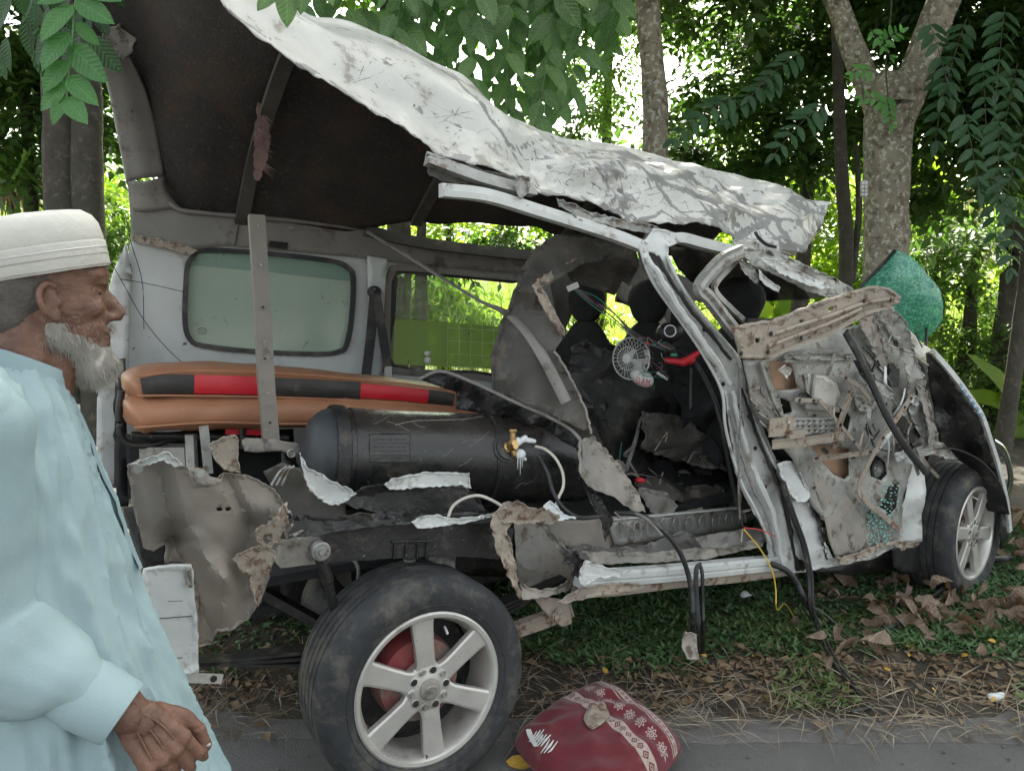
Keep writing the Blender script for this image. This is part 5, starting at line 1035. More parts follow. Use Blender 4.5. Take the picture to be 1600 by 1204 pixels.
# --- B pillar
bp = [(1000, 386, .06), (1008, 420, .05), (1026, 445, .04), (1070, 508, .03), (1098, 546, .03), (1121, 594, .03), (1133, 620, .04), (1138, 665, .05), (1152, 740, .06), (1175, 790, .06), (1198, 830, .05), (1204, 870, .05), (1196, 886, .04), (1235, 896, .04), (1262, 892, .04), (1256, 860, .03), (1238, 800, .03), (1226, 750, .03), (1206, 716, .04), (1190, 680, .05), (1170, 630, .05), (1158, 590, .04), (1150, 558, .02), (1125, 522, .02), (1086, 480, .02), (1058, 436, .02), (1038, 400, .02), (1040, 384, .03), (1060, 376, .05), (1050, 362, .06), (1020, 356, .06)]
sheet('door_pillar', bp, .04, whitec, van, res=6, amp=.013, freq=5, jag=1, seed=53, holes=[[(1012, 393), (1022, 396), (1036, 420), (1030, 426), (1016, 410)], [(1148, 632), (1156, 630), (1163, 665), (1158, 672), (1149, 650)], [(1186, 672), (1193, 672), (1198, 688), (1192, 692)]], thick=.006)
sheet('pillar_inner', [(p[0]-4, p[1]+2, p[2]+.05) for p in bp], .1, innerg, van, res=12, amp=.008, seed=54)
obj('pillar_edge', tube(crom(at([(1000, 388, .02), (1020, 440, .01), (1068, 508, .0), (1100, 556, .0), (1128, 612, .0), (1134, 670, .02), (1156, 748, .03), (1180, 795, .02), (1204, 850, .02)]), 8), .006, 8), whitec, van, smooth=60)
obj('pillar_edge', tube(crom(at([(1042, 400, .0), (1060, 440, -.01), (1090, 484, -.01), (1128, 528, -.01), (1154, 562, .0), (1162, 600, .02), (1182, 660, .02), (1206, 718, .01), (1230, 760, .0), (1252, 850, .0)]), 8), .007, 8), whitec, van, smooth=60)
for x, y in ((1100, 515), (1118, 570), (1130, 600), (1170, 650), (1180, 700), (1196, 760)): obj('bolt', bolt(V(x, y, .01), -ND, .006, .005), blackm, van)
for nm, P_, r_, m_ in (('pillar_gap_shade', [(1028, 400, .0), (1046, 436, -.01), (1078, 482, -.012), (1112, 524, -.012), (1142, 560, -.01)], .007, blackm), ('pillar_ridge', [(1012, 400, .0), (1034, 440, -.02), (1076, 504, -.022), (1112, 556, -.022), (1140, 600, -.01)], .012, whitec),  # dark tubes colour in the shade of the pillar's gaps
    ('pillar_gap_shade', [(1022, 412, .0), (1040, 450, -.012), (1074, 508, -.014), (1104, 552, -.014)], .004, blackm), ('pillar_ridge', [(1146, 612, .0), (1160, 680, .01), (1180, 740, .01), (1206, 800, .0), (1222, 880, .0)], .011, whitec), ('pillar_gap_shade', [(1140, 640, .02), (1156, 700, .02), (1174, 756, .02), (1196, 800, .015), (1212, 868, .015)], .006, greym),
    ('pillar_gap_shade', [(1160, 606, .0), (1176, 660, .01), (1198, 716, .01), (1220, 770, .0), (1242, 868, .0)], .006, blackm), ('pillar_ridge', [(1158, 575, .0), (1168, 612, .0), (1188, 664, .01), (1212, 722, .0)], .007, greym)):
    q_ = crom(at(P_), 7); q_ = [p+Vector((noise.noise(p*25), noise.noise(p*31), noise.noise(p*28)))*.006 for p in q_]; obj(nm, tube(q_, r_, 7, [.7+.6*abs(noise.noise(p*14)) + .3*math.sin(math.pi*i/len(q_)) for i, p in enumerate(q_)]), m_, van, smooth=40)
obj('door_seal', tube(crom(at([(1040, 540, .45), (1080, 560, .32), (1110, 610, .2), (1128, 665, .14), (1140, 730, .12), (1152, 790, .12)]), 6), .011, 8), hosem, van, smooth=60)
obj('dangling_wire', tube(crom(at([(1155, 580, -.02), (1157, 640, -.02), (1155, 700, -.02), (1154, 770, -.01), (1156, 810, -.01)]), 6), .004, 6), trimg, van)
obj('wire_bundle', [tube(crom(at([(1152+k, 745, .0+.01*k), (1158-k, 775, .0), (1153+k*2, 800, .0), (1160, 822, .0)]), 6), .004, 6) for k in range(3)], blackm, van)
# rail over the front door
obj('door_header', sweep(crom(at([(1040, 374, .06), (1062, 372, .06), (1100, 382, .06), (1160, 396, .08), (1210, 410, .08)]), 6), rect(.05, .035), up=ZD), whitec, van, smooth=30)
sheet('roof_front_lining', [(1042, 384, .15), (1110, 392, .15), (1170, 410, .2), (1250, 430, .3), (1300, 450, .4), (1290, 465, .6), (1200, 470, 1.0), (1110, 455, 1.0), (1080, 440, .9), (1060, 420, .4)], .4, innerg, van, res=9, amp=.01, seed=55)
# bent window frame of the front door
obj('door_window_frame', sweep(crom(at([(1158, 392, -.04), (1130, 406, -.05), (1108, 428, -.06), (1094, 450, -.06), (1108, 466, -.06), (1134, 500, -.05), (1152, 522, -.04)]), 6), [(-.022, -.014), (.022, -.014), (.022, .014), (.006, .008), (-.006, .016), (-.022, .012)], up=-ND), greym, van, smooth=30)
obj('door_window_frame', sweep(crom(at([(1160, 398, .0), (1140, 418, .0), (1120, 440, .0), (1118, 456, .0), (1140, 480, .0), (1168, 506, .0)]), 6), rect(.018, .016), up=-ND), greym, van, smooth=30)
obj('door_window_frame', sweep(crom(at([(1166, 500, -.02), (1210, 500, -.02), (1245, 494, -.02)]), 4), rect(.014, .016), up=-ND), blackm, van)
sheet('crushed_frame_beam', [(1152, 392), (1168, 386), (1200, 390), (1232, 400), (1270, 420), (1310, 436), (1335, 452), (1325, 462), (1290, 464), (1262, 456), (1225, 436), (1200, 424), (1170, 412)], -.03, greym, van, res=5, amp=.022, jag=1.5, seed=56, mat2=blackm)
sheet('crushed_frame_beam', [(1180, 400), (1210, 404), (1240, 420), (1285, 440), (1300, 450), (1280, 452), (1240, 436), (1205, 420)], -.055, whitec, van, res=5, amp=.022, jag=2, seed=57)
sheet('crushed_frame_beam', [(1155, 404), (1172, 410), (1190, 432), (1186, 446), (1172, 436), (1160, 420)], -.04, greym, van, res=4.5, amp=.014, jag=1.5, seed=58)
sheet('crushed_frame_beam', [(1184, 420), (1196, 432), (1222, 450), (1220, 458), (1200, 448), (1186, 436)], -.05, whitec, van, res=4.5, amp=.012, jag=1, seed=59)
# the big rusty beam laid across the door
bm_ = [(1143, 509), (1168, 505), (1207, 501), (1212, 497), (1230, 492), (1250, 484), (1300, 466), (1346, 451), (1371, 446), (1393, 455), (1407, 462), (1404, 473), (1390, 478), (1354, 487), (1320, 506), (1300, 516), (1246, 537), (1200, 559), (1157, 559), (1152, 540)]
beam = sheet('rusty_beam', [(x, y, -.12-.10*(x-1143)/260) for x, y in bm_], -.15, tanm, van, res=6, amp=.007, jag=1.2, seed=60, thick=.012, holes=[[(1292, 480), (1300, 478), (1302, 485), (1294, 487)], [(1247, 500), (1254, 498), (1255, 505), (1248, 506)], [(1175, 527), (1183, 527), (1184, 534), (1176, 535)]])
for P_ in ([(1205, 523), (1250, 508), (1300, 492), (1350, 474), (1396, 466)], [(1200, 541), (1250, 522), (1300, 503), (1345, 482)]):
    obj('beam_flute', tube(crom(at([(x, y, -.135-.10*(x-1143)/260) for x, y in P_]), 5), .008, 8), tanm, beam, smooth=60)
obj('beam_flange', strap(crom(at([(1200, 559, -.17), (1246, 539, -.19), (1300, 518, -.21), (1354, 489, -.24), (1392, 480, -.25)]), 5), .03, .006, -ZD), tanm, beam)
for x, y in ((1158, 552), (1200, 550), (1252, 528), (1205, 521), (1350, 470), (1392, 468)): obj('bolt', bolt(V(x, y, -.14-.10*(x-1143)/260), -ND, .006, .004), blackm, beam)

# --- the inner shell of the front door
dp_ = [(1160, 562), (1200, 562), (1250, 535), (1330, 512), (1372, 500), (1400, 520), (1425, 545), (1440, 600), (1455, 660), (1458, 700), (1428, 705), (1415, 760), (1400, 845), (1330, 868), (1300, 830), (1268, 790), (1235, 715), (1205, 680), (1180, 640)]
holeA = [(1200, 564), (1232, 564), (1240, 576), (1248, 608), (1214, 612), (1204, 590)]
holeB = [(1262, 692), (1290, 694), (1326, 700), (1326, 742), (1318, 748), (1300, 740), (1282, 720)]
holeC = [(1358, 715), (1372, 712), (1384, 722), (1386, 740), (1376, 750), (1360, 744)]
door = sheet('front_door_shell', dp_, -.03, greym, van, res=8, amp=.010, freq=5, seed=61, holes=[holeA, holeB, holeC, [(1330, 560), (1348, 552), (1362, 580), (1372, 612), (1358, 606), (1340, 584)], [(1392, 640), (1412, 628), (1424, 650), (1430, 690), (1410, 700), (1398, 672)], [(1300, 640), (1316, 636), (1328, 652), (1322, 680), (1306, 668)], [(1385, 760), (1402, 752), (1398, 790), (1376, 815), (1372, 790)], [(1222, 622), (1236, 628), (1240, 644), (1226, 648)], [(1355, 664), (1363, 662), (1368, 672), (1364, 684), (1357, 676)]], thick=.006)
sheet('hardboard_patch', [(1196, 560), (1236, 560), (1252, 614), (1208, 616)], .02, cardb, door, res=12, amp=.002, seed=62)
sheet('hardboard_patch', [(1256, 688), (1330, 696), (1330, 752), (1300, 748), (1276, 724)], .02, cardb, door, res=12, amp=.002, seed=63)
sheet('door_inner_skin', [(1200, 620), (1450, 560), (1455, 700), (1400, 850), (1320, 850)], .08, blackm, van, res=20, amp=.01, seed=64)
def strut(name, pts, w, mat, t=.004, par=door, holes_=(), up=None, amp=0, ch=False):
    P = crom(at(pts), 5) if len(pts) > 2 else at(pts)
    o = obj(name, sweep(P, chan(w, .010, .0025) if ch else rect(w, t), up=(-ND if up is None else up)), mat, par, smooth=30)
    for x, y in holes_: 
        v = pts[0][2]; obj('rivet', bolt(V(x, y, v-.005), -ND, .0045, .004), blackm, par)
    return o
strut('pressed_ridge', [(1230, 552, -.05), (1290, 548, -.05), (1330, 546, -.05)], .014, greym, .012); strut('pressed_ridge', [(1225, 564, -.05), (1290, 562, -.05), (1340, 560, -.05)], .010, greym, .010)
sheet('torn_door_edge', [(1222, 552), (1330, 552), (1335, 560), (1300, 564), (1225, 560)], -.06, greym, door, res=5, amp=.006, jag=2, seed=65)
strut('pressed_ridge', [(1188, 565, -.045), (1206, 620, -.045), (1228, 662, -.045)], .014, greym, .012)
strut('pressed_ridge', [(1256, 585, -.05), (1262, 620, -.05)], .012, greym, .012); strut('pressed_ridge', [(1272, 584, -.05), (1268, 620, -.05)], .014, greym, .012)
strut('pressed_ridge', [(1258, 634, -.05), (1310, 640, -.05)], .02, greym, .01)
sheet('pressed_dish', [(1262, 584), (1290, 586), (1308, 600), (1314, 620), (1306, 634), (1280, 634), (1266, 618)], -.045, alloy, door, res=6, amp=.004, seed=66)
sheet('perforated_plate', [(1238, 652), (1306, 652), (1308, 676), (1240, 680)], -.055, greym, door, res=5, amp=.002, seed=67, holes=[[(x-1.6, y-1.6), (x+1.6, y-1.6), (x+1.6, y+1.6), (x-1.6, y+1.6)] for x in range(1246, 1304, 9) for y in (658, 666, 673)])
sheet('perforated_plate', [(1335, 615), (1350, 618), (1372, 630), (1368, 640), (1345, 646), (1336, 632)], -.055, greym, door, res=5, amp=.004, seed=68, holes=[[(x-1.3, y-1.3), (x+1.3, y-1.3), (x+1.3, y+1.3), (x-1.3, y+1.3)] for x, y in ((1342, 624), (1348, 630), (1342, 636), (1356, 632), (1350, 638))])
strut('regulator_arm', [(1242, 624, -.07), (1280, 626, -.07)], .016, tanm, par=door, holes_=((1250, 625), (1272, 626)))
strut('regulator_arm', [(1280, 624, -.08), (1310, 660, -.08), (1345, 702, -.07)], .015, tanm, holes_=((1313, 663), (1335, 690)))
strut('regulator_arm', [(1332, 604, -.09), (1318, 640, -.09), (1308, 670, -.08), (1300, 700, -.07)], .022, tanm, holes_=((1327, 612), (1314, 664)), ch=True)
strut('regulator_arm', [(1312, 584, -.09), (1325, 592, -.09), (1345, 606, -.09), (1362, 630, -.08)], .020, tanm, holes_=((1322, 590),))
strut('regulator_arm', [(1270, 716, -.08), (1310, 712, -.08), (1368, 704, -.08)], .018, tanm, holes_=((1276, 715), (1360, 705)), ch=True)
strut('regulator_arm', [(1425, 618, -.10), (1400, 655, -.10), (1375, 690, -.09), (1354, 730, -.09), (1342, 762, -.08), (1352, 782, -.08), (1385, 810, -.07), (1404, 826, -.07)], .024, tanm, t=.006, holes_=((1424, 622), (1414, 636), (1380, 684)))
strut('lower_bracket', [(1202, 668, -.08), (1225, 666, -.08), (1240, 664, -.08)], .07, tanm, t=.006); strut('lower_bracket', [(1206, 694, -.08), (1250, 690, -.08), (1290, 684, -.08), (1318, 680, -.08)], .035, tanm, ch=True)
strut('lower_bracket', [(1232, 680, -.09), (1256, 676, -.09)], .03, tanm, t=.012)
sheet('spring_clutter', [(1176, 610), (1192, 604), (1204, 630), (1218, 655), (1214, 664), (1196, 652), (1180, 630)], -.055, beige, door, res=4, amp=.02, jag=2, seed=69)
obj('speaker_ring', lathe([(.055, 0), (.055, .006), (.042, .008), (.038, 0)], V(1372, 732, .0), -ND, 24), hosem, door, smooth=40)
obj('speaker_cone', lathe([(.040, -.002), (.020, -.02), (.014, -.012), (0, -.006)], V(1372, 732, .0), -ND, 20), greym, door, smooth=40)
obj('lock_motor', [box(V(1395, 590, -.06), (.04, .03, .08)), box(V(1392, 575, -.05), (.03, .03, .04))], blackm, door)
# front edge of the door: tangle of torn grey metal
for i, P_ in enumerate(([(1368, 486), (1392, 478), (1412, 500), (1436, 548), (1440, 560), (1418, 552), (1400, 530)], [(1340, 500), (1362, 492), (1378, 520), (1392, 560), (1408, 600), (1400, 606), (1378, 570), (1356, 530)], [(1398, 540), (1420, 548), (1436, 580), (1446, 640), (1462, 690), (1450, 700), (1432, 660), (1412, 590)], [(1436, 590), (1452, 596), (1460, 660), (1468, 690), (1452, 696), (1444, 640)], [(1352, 570), (1366, 580), (1388, 604), (1396, 626), (1380, 620), (1362, 598)])):
    sheet('torn_door_edge', P_, -.04-.015*i, greym if i % 2 == 0 else beige, door, res=4.5, amp=.02, jag=2, seed=70+i, mat2=blackm)
for k in range(14):
    x, y = rng.uniform(1345, 1440), rng.uniform(500, 690); 
    obj('loose_rod', tube(crom(at([(x, y, -.07), (x+rng.uniform(-14, 20), y+rng.uniform(8, 26), -.09), (x+rng.uniform(-20, 26), y+rng.uniform(26, 50), -.07)]), 4), rng.uniform(.0025, .005), 5), [greym, blackm, beige][k % 3], door)
for k in range(10):
    x, y = rng.uniform(1175, 1215), rng.uniform(600, 660); obj('loose_rod', tube(crom(at([(x, y, -.07), (x+8, y+8, -.08), (x+rng.uniform(4, 20), y+rng.uniform(8, 20), -.06)]), 3), .003, 5), beige, door)
for k in range(16):
    x, y = rng.uniform(1195, 1420), rng.uniform(570, 830)
    if inpoly(x, y, dp_): obj('bolt', bolt(V(x, y, -.042), -ND, .0045, .004), blackm if k % 2 else alloy, door)
for k in range(16):      # more broken rods, brackets and bright torn edges over the dark recesses
    x, y = rng.uniform(1300, 1440), rng.uniform(530, 720); a = rng.uniform(.6, 2.4); l_ = rng.uniform(25, 60)
    strut('torn_bracket', [(x, y, -.08), (x+l_*.5*math.cos(a)+rng.uniform(-5, 5), y+l_*.5*math.sin(a), -.10), (x+l_*math.cos(a), y+l_*math.sin(a), -.075)], rng.uniform(.006, .018), [greym, beige, whitec, tanm][k % 4], t=.003, up=Vector((rng.uniform(-.5, .5), -1, rng.uniform(-.5, .5))))
for k in range(12):
    x, y = rng.uniform(1210, 1440), rng.uniform(560, 830)
    if inpoly(x, y, dp_):
        s_ = rng.uniform(6, 15); sheet('torn_scrap', [(x-s_, y-s_*.2), (x-s_*.1, y-s_*.8), (x+s_, y-s_*.1), (x+s_*.3, y+s_*.9)], -.055, [alloy, blackm, whitec][k % 3], door, res=4, amp=.018, jag=1.5, seed=160+k)  # black pieces colour in the dark of door recesses; the rest are scraps
# black rubber strips
obj('rubber_seal_strip', sweep(crom(at([(1322, 518, -.14), (1345, 560, -.15), (1368, 610, -.16), (1392, 660, -.17), (1422, 706, -.17), (1448, 738, -.16)]), 6), [(-.016, -.006), (.016, -.006), (.018, .004), (.004, .010), (-.012, .006)], up=-ND), hosem, van, smooth=40)
# lower white door skin; black sheets colour in the shade of its gaps
sheet('door_outer_skin', [(1214, 724, -.02), (1232, 719, -.02), (1240, 722, -.02), (1254, 748, -.03), (1264, 772, -.03), (1258, 782, -.03), (1244, 784, -.03), (1232, 770, -.03), (1220, 745, -.02)], -.02, whitec, van, res=5, amp=.010, jag=1.5, seed=76)
sheet('door_outer_skin', [(1238, 786, .0), (1262, 780, .0), (1282, 800, -.01), (1290, 850, -.02), (1302, 872, -.02), (1330, 868, -.02), (1360, 856, -.02), (1400, 842, -.02), (1414, 845, -.02), (1370, 868, .0), (1310, 884, .0), (1262, 892, .0), (1256, 850, .0), (1246, 812, .0)], .0, whitec, van, res=6, amp=.010, jag=1.2, seed=77)
sheet('door_gap_shade', [(1206, 722), (1218, 718), (1240, 800), (1262, 892), (1244, 892), (1226, 800)], .03, blackm, van, res=7, amp=.005, seed=78)
sheet('door_gap_shade', [(1240, 722), (1262, 740), (1280, 780), (1288, 830), (1300, 872), (1292, 874), (1280, 830), (1268, 790)], -.015, blackm, van, res=5, amp=.01, jag=2, seed=79)
sheet('door_lower_panel', [(1262, 724), (1290, 740), (1320, 770), (1350, 810), (1366, 842), (1340, 862), (1304, 870), (1292, 840), (1284, 796)], -.035, beige, van, res=7, amp=.006, seed=80)
sheet('lower_torn_flap', [(1300, 868), (1350, 858), (1400, 842), (1425, 846), (1440, 842), (1432, 852), (1408, 860), (1395, 850), (1350, 870), (1310, 880)], -.05, tanm, van, res=5, amp=.014, jag=2, seed=81)
sheet('front_pillar', [(1412, 702, -.05), (1440, 700, -.05), (1447, 720, -.05), (1442, 770, -.05), (1440, 845, -.04), (1418, 848, -.04), (1384, 846, -.03), (1392, 826, -.03), (1404, 800, -.03), (1418, 762, -.04), (1420, 730, -.05)], -.05, whitec, van, res=6, amp=.014, seed=82)
sheet('front_pillar', [(1395, 708), (1418, 702), (1424, 712), (1400, 722)], -.06, whitec, van, res=5, amp=.008, jag=1.5, seed=83)
# glass crumbs
crumbs = []
for _ in range(170):
    p = V(rng.uniform(1355, 1392), rng.uniform(790, 850), -.045); s = rng.uniform(.003, .006); crumbs.append(box(p+ND*rng.uniform(-.008, .008), (s, s, s)))
for _ in range(50): p = V(rng.uniform(1375, 1405), rng.uniform(757, 800), -.05); s = rng.uniform(.003, .006); crumbs.append(box(p, (s, s, s)))
tealc = surf('teal_glass_crumb', (.16, .45, .38), (.35, .6, .55), 60, rough=.15)
obj('glass_crumbs', crumbs, tealc, door)['kind'] = 'stuff'

# --- bonnet / front wing, wheel well
sheet('front_wing', [(1448, 552, -.05), (1462, 548, -.06), (1480, 575, -.06), (1510, 615, -.06), (1532, 650, -.06), (1545, 690, -.05), (1560, 740, -.05), (1572, 790, -.03), (1578, 838, -.02), (1566, 860, .0), (1560, 800, .02), (1545, 750, .05), (1500, 720, .08), (1470, 708, .08), (1460, 640, .05), (1450, 600, .0)], .0, blackm, van, res=8, amp=.008, seed=84)
obj('wing_edge', sweep(crom(at([(1456, 548, -.07), (1482, 577, -.075), (1512, 616, -.075), (1534, 650, -.07), (1548, 690, -.06), (1562, 735, -.05), (1573, 785, -.04), (1578, 830, -.03)]), 6), rect(.026, .012), up=-ND), whitec, van, smooth=40)
blue = surf('pale_blue_paint', (.12, .28, .48), (.10, .24, .42), 9, rough=.5)
we = bpy.data.objects['wing_edge']
for k in range(6):          # blue painted lettering strokes on the edge, worn beyond reading
    x, y = 1500+k*6.5, 602+k*9.2; obj('painted_stroke', strap(crom(at([(x, y-3, -.083), (x+4, y+1, -.083), (x+1, y+5, -.083), (x+6, y+8, -.082)]), 3), .005, .0012, -ND), blue, we)
sheet('wheel_well', [(1430, 700), (1470, 705), (1540, 740), (1572, 800), (1570, 870), (1440, 870), (1425, 780)], .30, blackm, van, res=12, amp=.01, seed=85)
obj('arch_liner', sweep(crom(at([(1424, 704, .02), (1450, 698, -.02), (1482, 700, -.03), (1520, 720, -.03), (1548, 756, -.02), (1560, 800, .0)]), 6), rect(.10, .006), up=ZD), hosem, van, smooth=40)
sheet('torn_well_edge', [(1428, 700), (1450, 690), (1470, 690), (1492, 712), (1500, 722), (1480, 716), (1455, 708), (1436, 712)], -.05, greym, van, res=5, amp=.014, jag=2, seed=86)
obj('side_marker', box(V(1562, 815, -.01), (.012, .03, .09)), MATS['oily_black_metal'], van)
hl = crom(at([(1551, 688, -.02), (1566, 700, -.03), (1576, 725, -.03), (1579, 750, -.02), (1573, 772, .0)]), 5); obj('headlight_trim', sweep(hl, circ(.014, 8), up=-ND), chrome, van, smooth=60)
# front body mass: the far half of the nose and the far wing
M = Matrix.Rotation(math.atan2(UD.y, UD.x), 3, 'Z')
obj('nose_body', remesh([box(L(2.95, 1.0, .72), (.75, 1.2, .62), M), ball(L(3.15, 1.0, .9), (.35, .62, .30), 24, 14, M)], .02, 14), blackm, van, smooth=60)
obj('far_wing', remesh([box(L(2.95, 1.58, .74), (.8, .06, .6), M)], .018, 6), whitec, van, smooth=60)
obj('front_bumper', remesh([box(L(3.36, .9, .42), (.12, 1.5, .2), M)], .018, 8), whitec, van, smooth=60)
sheet('mud_flap', [(1393, 856), (1402, 850), (1468, 858), (1470, 872), (1468, 890), (1410, 894), (1396, 886)], .08, hosem, van, res=8, amp=.004, thick=.008, seed=87)
sheet('under_sill_panel', [(1270, 892), (1330, 880), (1400, 862), (1400, 890), (1330, 900)], .2, blackm, van, res=12, amp=.01, seed=88)

# --- windscreen, crazed and bulging
wsh = [[V(*p) for p in r] for r in (
    [(1397, 388, .30), (1384, 404, .34), (1368, 424, .38), (1346, 446, .42)],
    [(1424, 402, .24), (1408, 424, .26), (1390, 444, .30), (1366, 470, .36)],
    [(1450, 426, .20), (1436, 444, .20), (1420, 466, .24), (1392, 492, .32)],
    [(1472, 462, .20), (1462, 478, .18), (1446, 498, .22), (1420, 520, .30)],
    [(1474, 500, .24), (1464, 512, .22), (1452, 524, .26), (1440, 536, .32)])]
wso = loft('windscreen', wsh, ws, van, 7, 7, amp=.012, freq=9, thick=.005, smooth=30)
obj('windscreen_rubber', tube(crom(at([(1399, 390, .29), (1384, 407, .33), (1366, 426, .37), (1344, 448, .41)]), 5), .009, 8), hosem, wso, smooth=60)
obj('windscreen_rubber', tube(crom(at([(1448, 510, .24), (1447, 540, .2), (1444, 580, .15), (1446, 620, .1)]), 5), .007, 8), hosem, van, smooth=60)
sheet('scuttle_panel', [(1390, 482, -.02), (1410, 500, .0), (1438, 536, .05), (1462, 552, .1), (1470, 600, .3), (1455, 610, .1), (1430, 560, .0), (1408, 530, -.02)], .1, greym, van, res=6, amp=.012, seed=89)
sheet('bonnet', [(1450, 545, .0), (1462, 548, .3), (1500, 600, .9), (1520, 650, .9), (1500, 640, .3), (1470, 600, .0)], .3, blackm, van, res=10, amp=.01, seed=90)

# --- rear quarter: torn beige inner panel, white corner
sheet('rear_inner_panel', [(198, 726, .02), (220, 716, .02), (258, 706, .02), (275, 722, .02), (291, 728, .03), (301, 748, .03), (325, 756, .02), (349, 736, .0), (389, 742, .02), (429, 763, .05), (447, 795, .05), (440, 830, .04), (433, 860, .03), (425, 885, .02), (414, 925, .03), (405, 946, .04), (392, 965, .05), (373, 979, .05), (360, 988, .05), (341, 987, .05), (330, 1008, .06), (309, 1012, .06), (309, 958, .06), (304, 920, .06), (301, 887, .05), (280, 876, .10), (258, 880, .12), (258, 850, .1), (240, 862, .05), (224, 855, .04), (210, 800, .03)], .04, quarterm, van, res=6, amp=.007, freq=2.4, jag=1.5, seed=91, soft=900,
      ctrl=[(330, 830, -.02), (300, 790, .0), (340, 900, -.03), (340, 950, -.01), (400, 800, .0), (250, 780, .03), (400, 900, .05)], smooth=24,
      folds=[((246, 735), (270, 840), .03, 26), ((270, 840), (330, 985), .035, 34), ((352, 745), (392, 820), .02, 14), ((392, 820), (378, 900), .03, 26), ((300, 850), (352, 905), -.03, 30), ((260, 842), (300, 846), .015, 10), ((352, 905), (345, 985), -.035, 34), ((330, 760), (440, 800), -.012, 40)], holes=[[(338, 792), (344, 791), (349, 795), (344, 798), (338, 797)], [(352, 792), (358, 791), (362, 794), (357, 798), (352, 797)]])
sheet('torn_skin_flap', [(362, 870, .0), (388, 856, -.01), (405, 850, -.01), (420, 856, .0), (432, 862, .0), (424, 890, .0), (410, 930, .02), (404, 948, .03), (398, 940, .0), (392, 912, .0), (386, 895, -.01), (378, 896, -.01), (372, 884, -.01)], .0, tanm, van, res=5, amp=.008, jag=2, seed=92)
sheet('torn_skin_flap', [(324, 694), (350, 682), (368, 680), (374, 690), (372, 720), (376, 738), (350, 734), (336, 718)], -.01, tanm, van, res=5, amp=.008, jag=1, seed=93, mat2=beige)
sheet('bracket_plate', [(296, 735), (305, 730), (318, 732), (328, 744), (345, 748), (350, 738), (345, 754), (328, 758), (308, 756)], -.0, beige, van, res=5, amp=.004, seed=94, thick=.008)
obj('bolt', bolt(V(312, 740, -.015), -ND, .008, .006), greym, van); obj('bolt', bolt(V(214, 731, -.01), -ND, .010, .008), greym, van)
sheet('torn_skin_flap', [(200, 722, .0), (225, 716, .0), (252, 705, .0), (260, 703, .0), (285, 724, .0), (272, 728, .0), (255, 716, .0), (225, 726, .0)], -.005, whitec, van, res=4.5, amp=.008, jag=1.5, seed=95)
sheet('torn_tangle', [(400, 822, -.02), (420, 812, -.02), (436, 790, -.02), (448, 782, -.02), (446, 810, -.02), (438, 840, -.02), (425, 862, -.02), (410, 856, -.02), (398, 838, -.02)], -.02, tanm, van, res=4, amp=.022, jag=2, seed=96, holes=[[(412, 834), (424, 832), (426, 846), (416, 852), (410, 842)]])
for k in range(12):
    x, y = rng.uniform(405, 470), rng.uniform(800, 840); obj('metal_shred', strap(crom(at([(x, y, .02), (x+rng.uniform(-12, 14), y+rng.uniform(-14, 8), .0), (x+rng.uniform(-24, 26), y+rng.uniform(-20, 14), .03)]), 4), .008, .002, -ND, twist=1.5), tanm if k % 2 else greym, van)
sheet('quarter_hollow_shade', [(215, 830), (262, 824), (268, 880), (225, 890)], .16, blackm, van, res=10, amp=.01, seed=97)  # black sheet stands in for the shade inside the hollow
sheet('rear_corner_skin', [(225, 888, .0), (262, 882, .0), (298, 881, .0), (301, 892, .0), (302, 920, .0), (307, 960, .0), (309, 1010, .0), (310, 1050, .0), (280, 1054, .0), (240, 1052, .0), (222, 980, .0)], .0, whitec, van, res=8, amp=.004, jag=1, seed=98, thick=.008)
for P_ in ([(262, 939), (285, 938)], [(244, 966), (272, 964), (300, 962)], [(250, 1000), (262, 1002)], [(270, 1028), (285, 1027)], [(255, 905), (275, 903)]):
    obj('crack_line', tube([V(x, y, -.006) for x, y in P_], .0012, 4), blackm, van)
sheet('rear_corner_skin', [(290, 888), (299, 890), (301, 914), (294, 916), (290, 902)], -.008, beige, van, res=4, amp=.006, jag=2, seed=99)
obj('bumper_bracket', [strap(at([(235, 1058, -.005), (290, 1058, -.005), (347, 1060, -.005)]), .024, .006, -ND)], alloy, van); obj('bolt', bolt(V(334, 1060, -.012), -ND, .006, .004), blackm, van)
sheet('body_floor_edge', [(436, 800, .1), (520, 808, .12), (560, 800, .14), (640, 806, .14), (700, 800, .14), (770, 800, .14), (770, 815, .1), (640, 818, .08), (560, 826, .08), (500, 838, .08), (440, 842, .08)], .1, blackm, van, res=7, amp=.01, jag=1.5, seed=100)

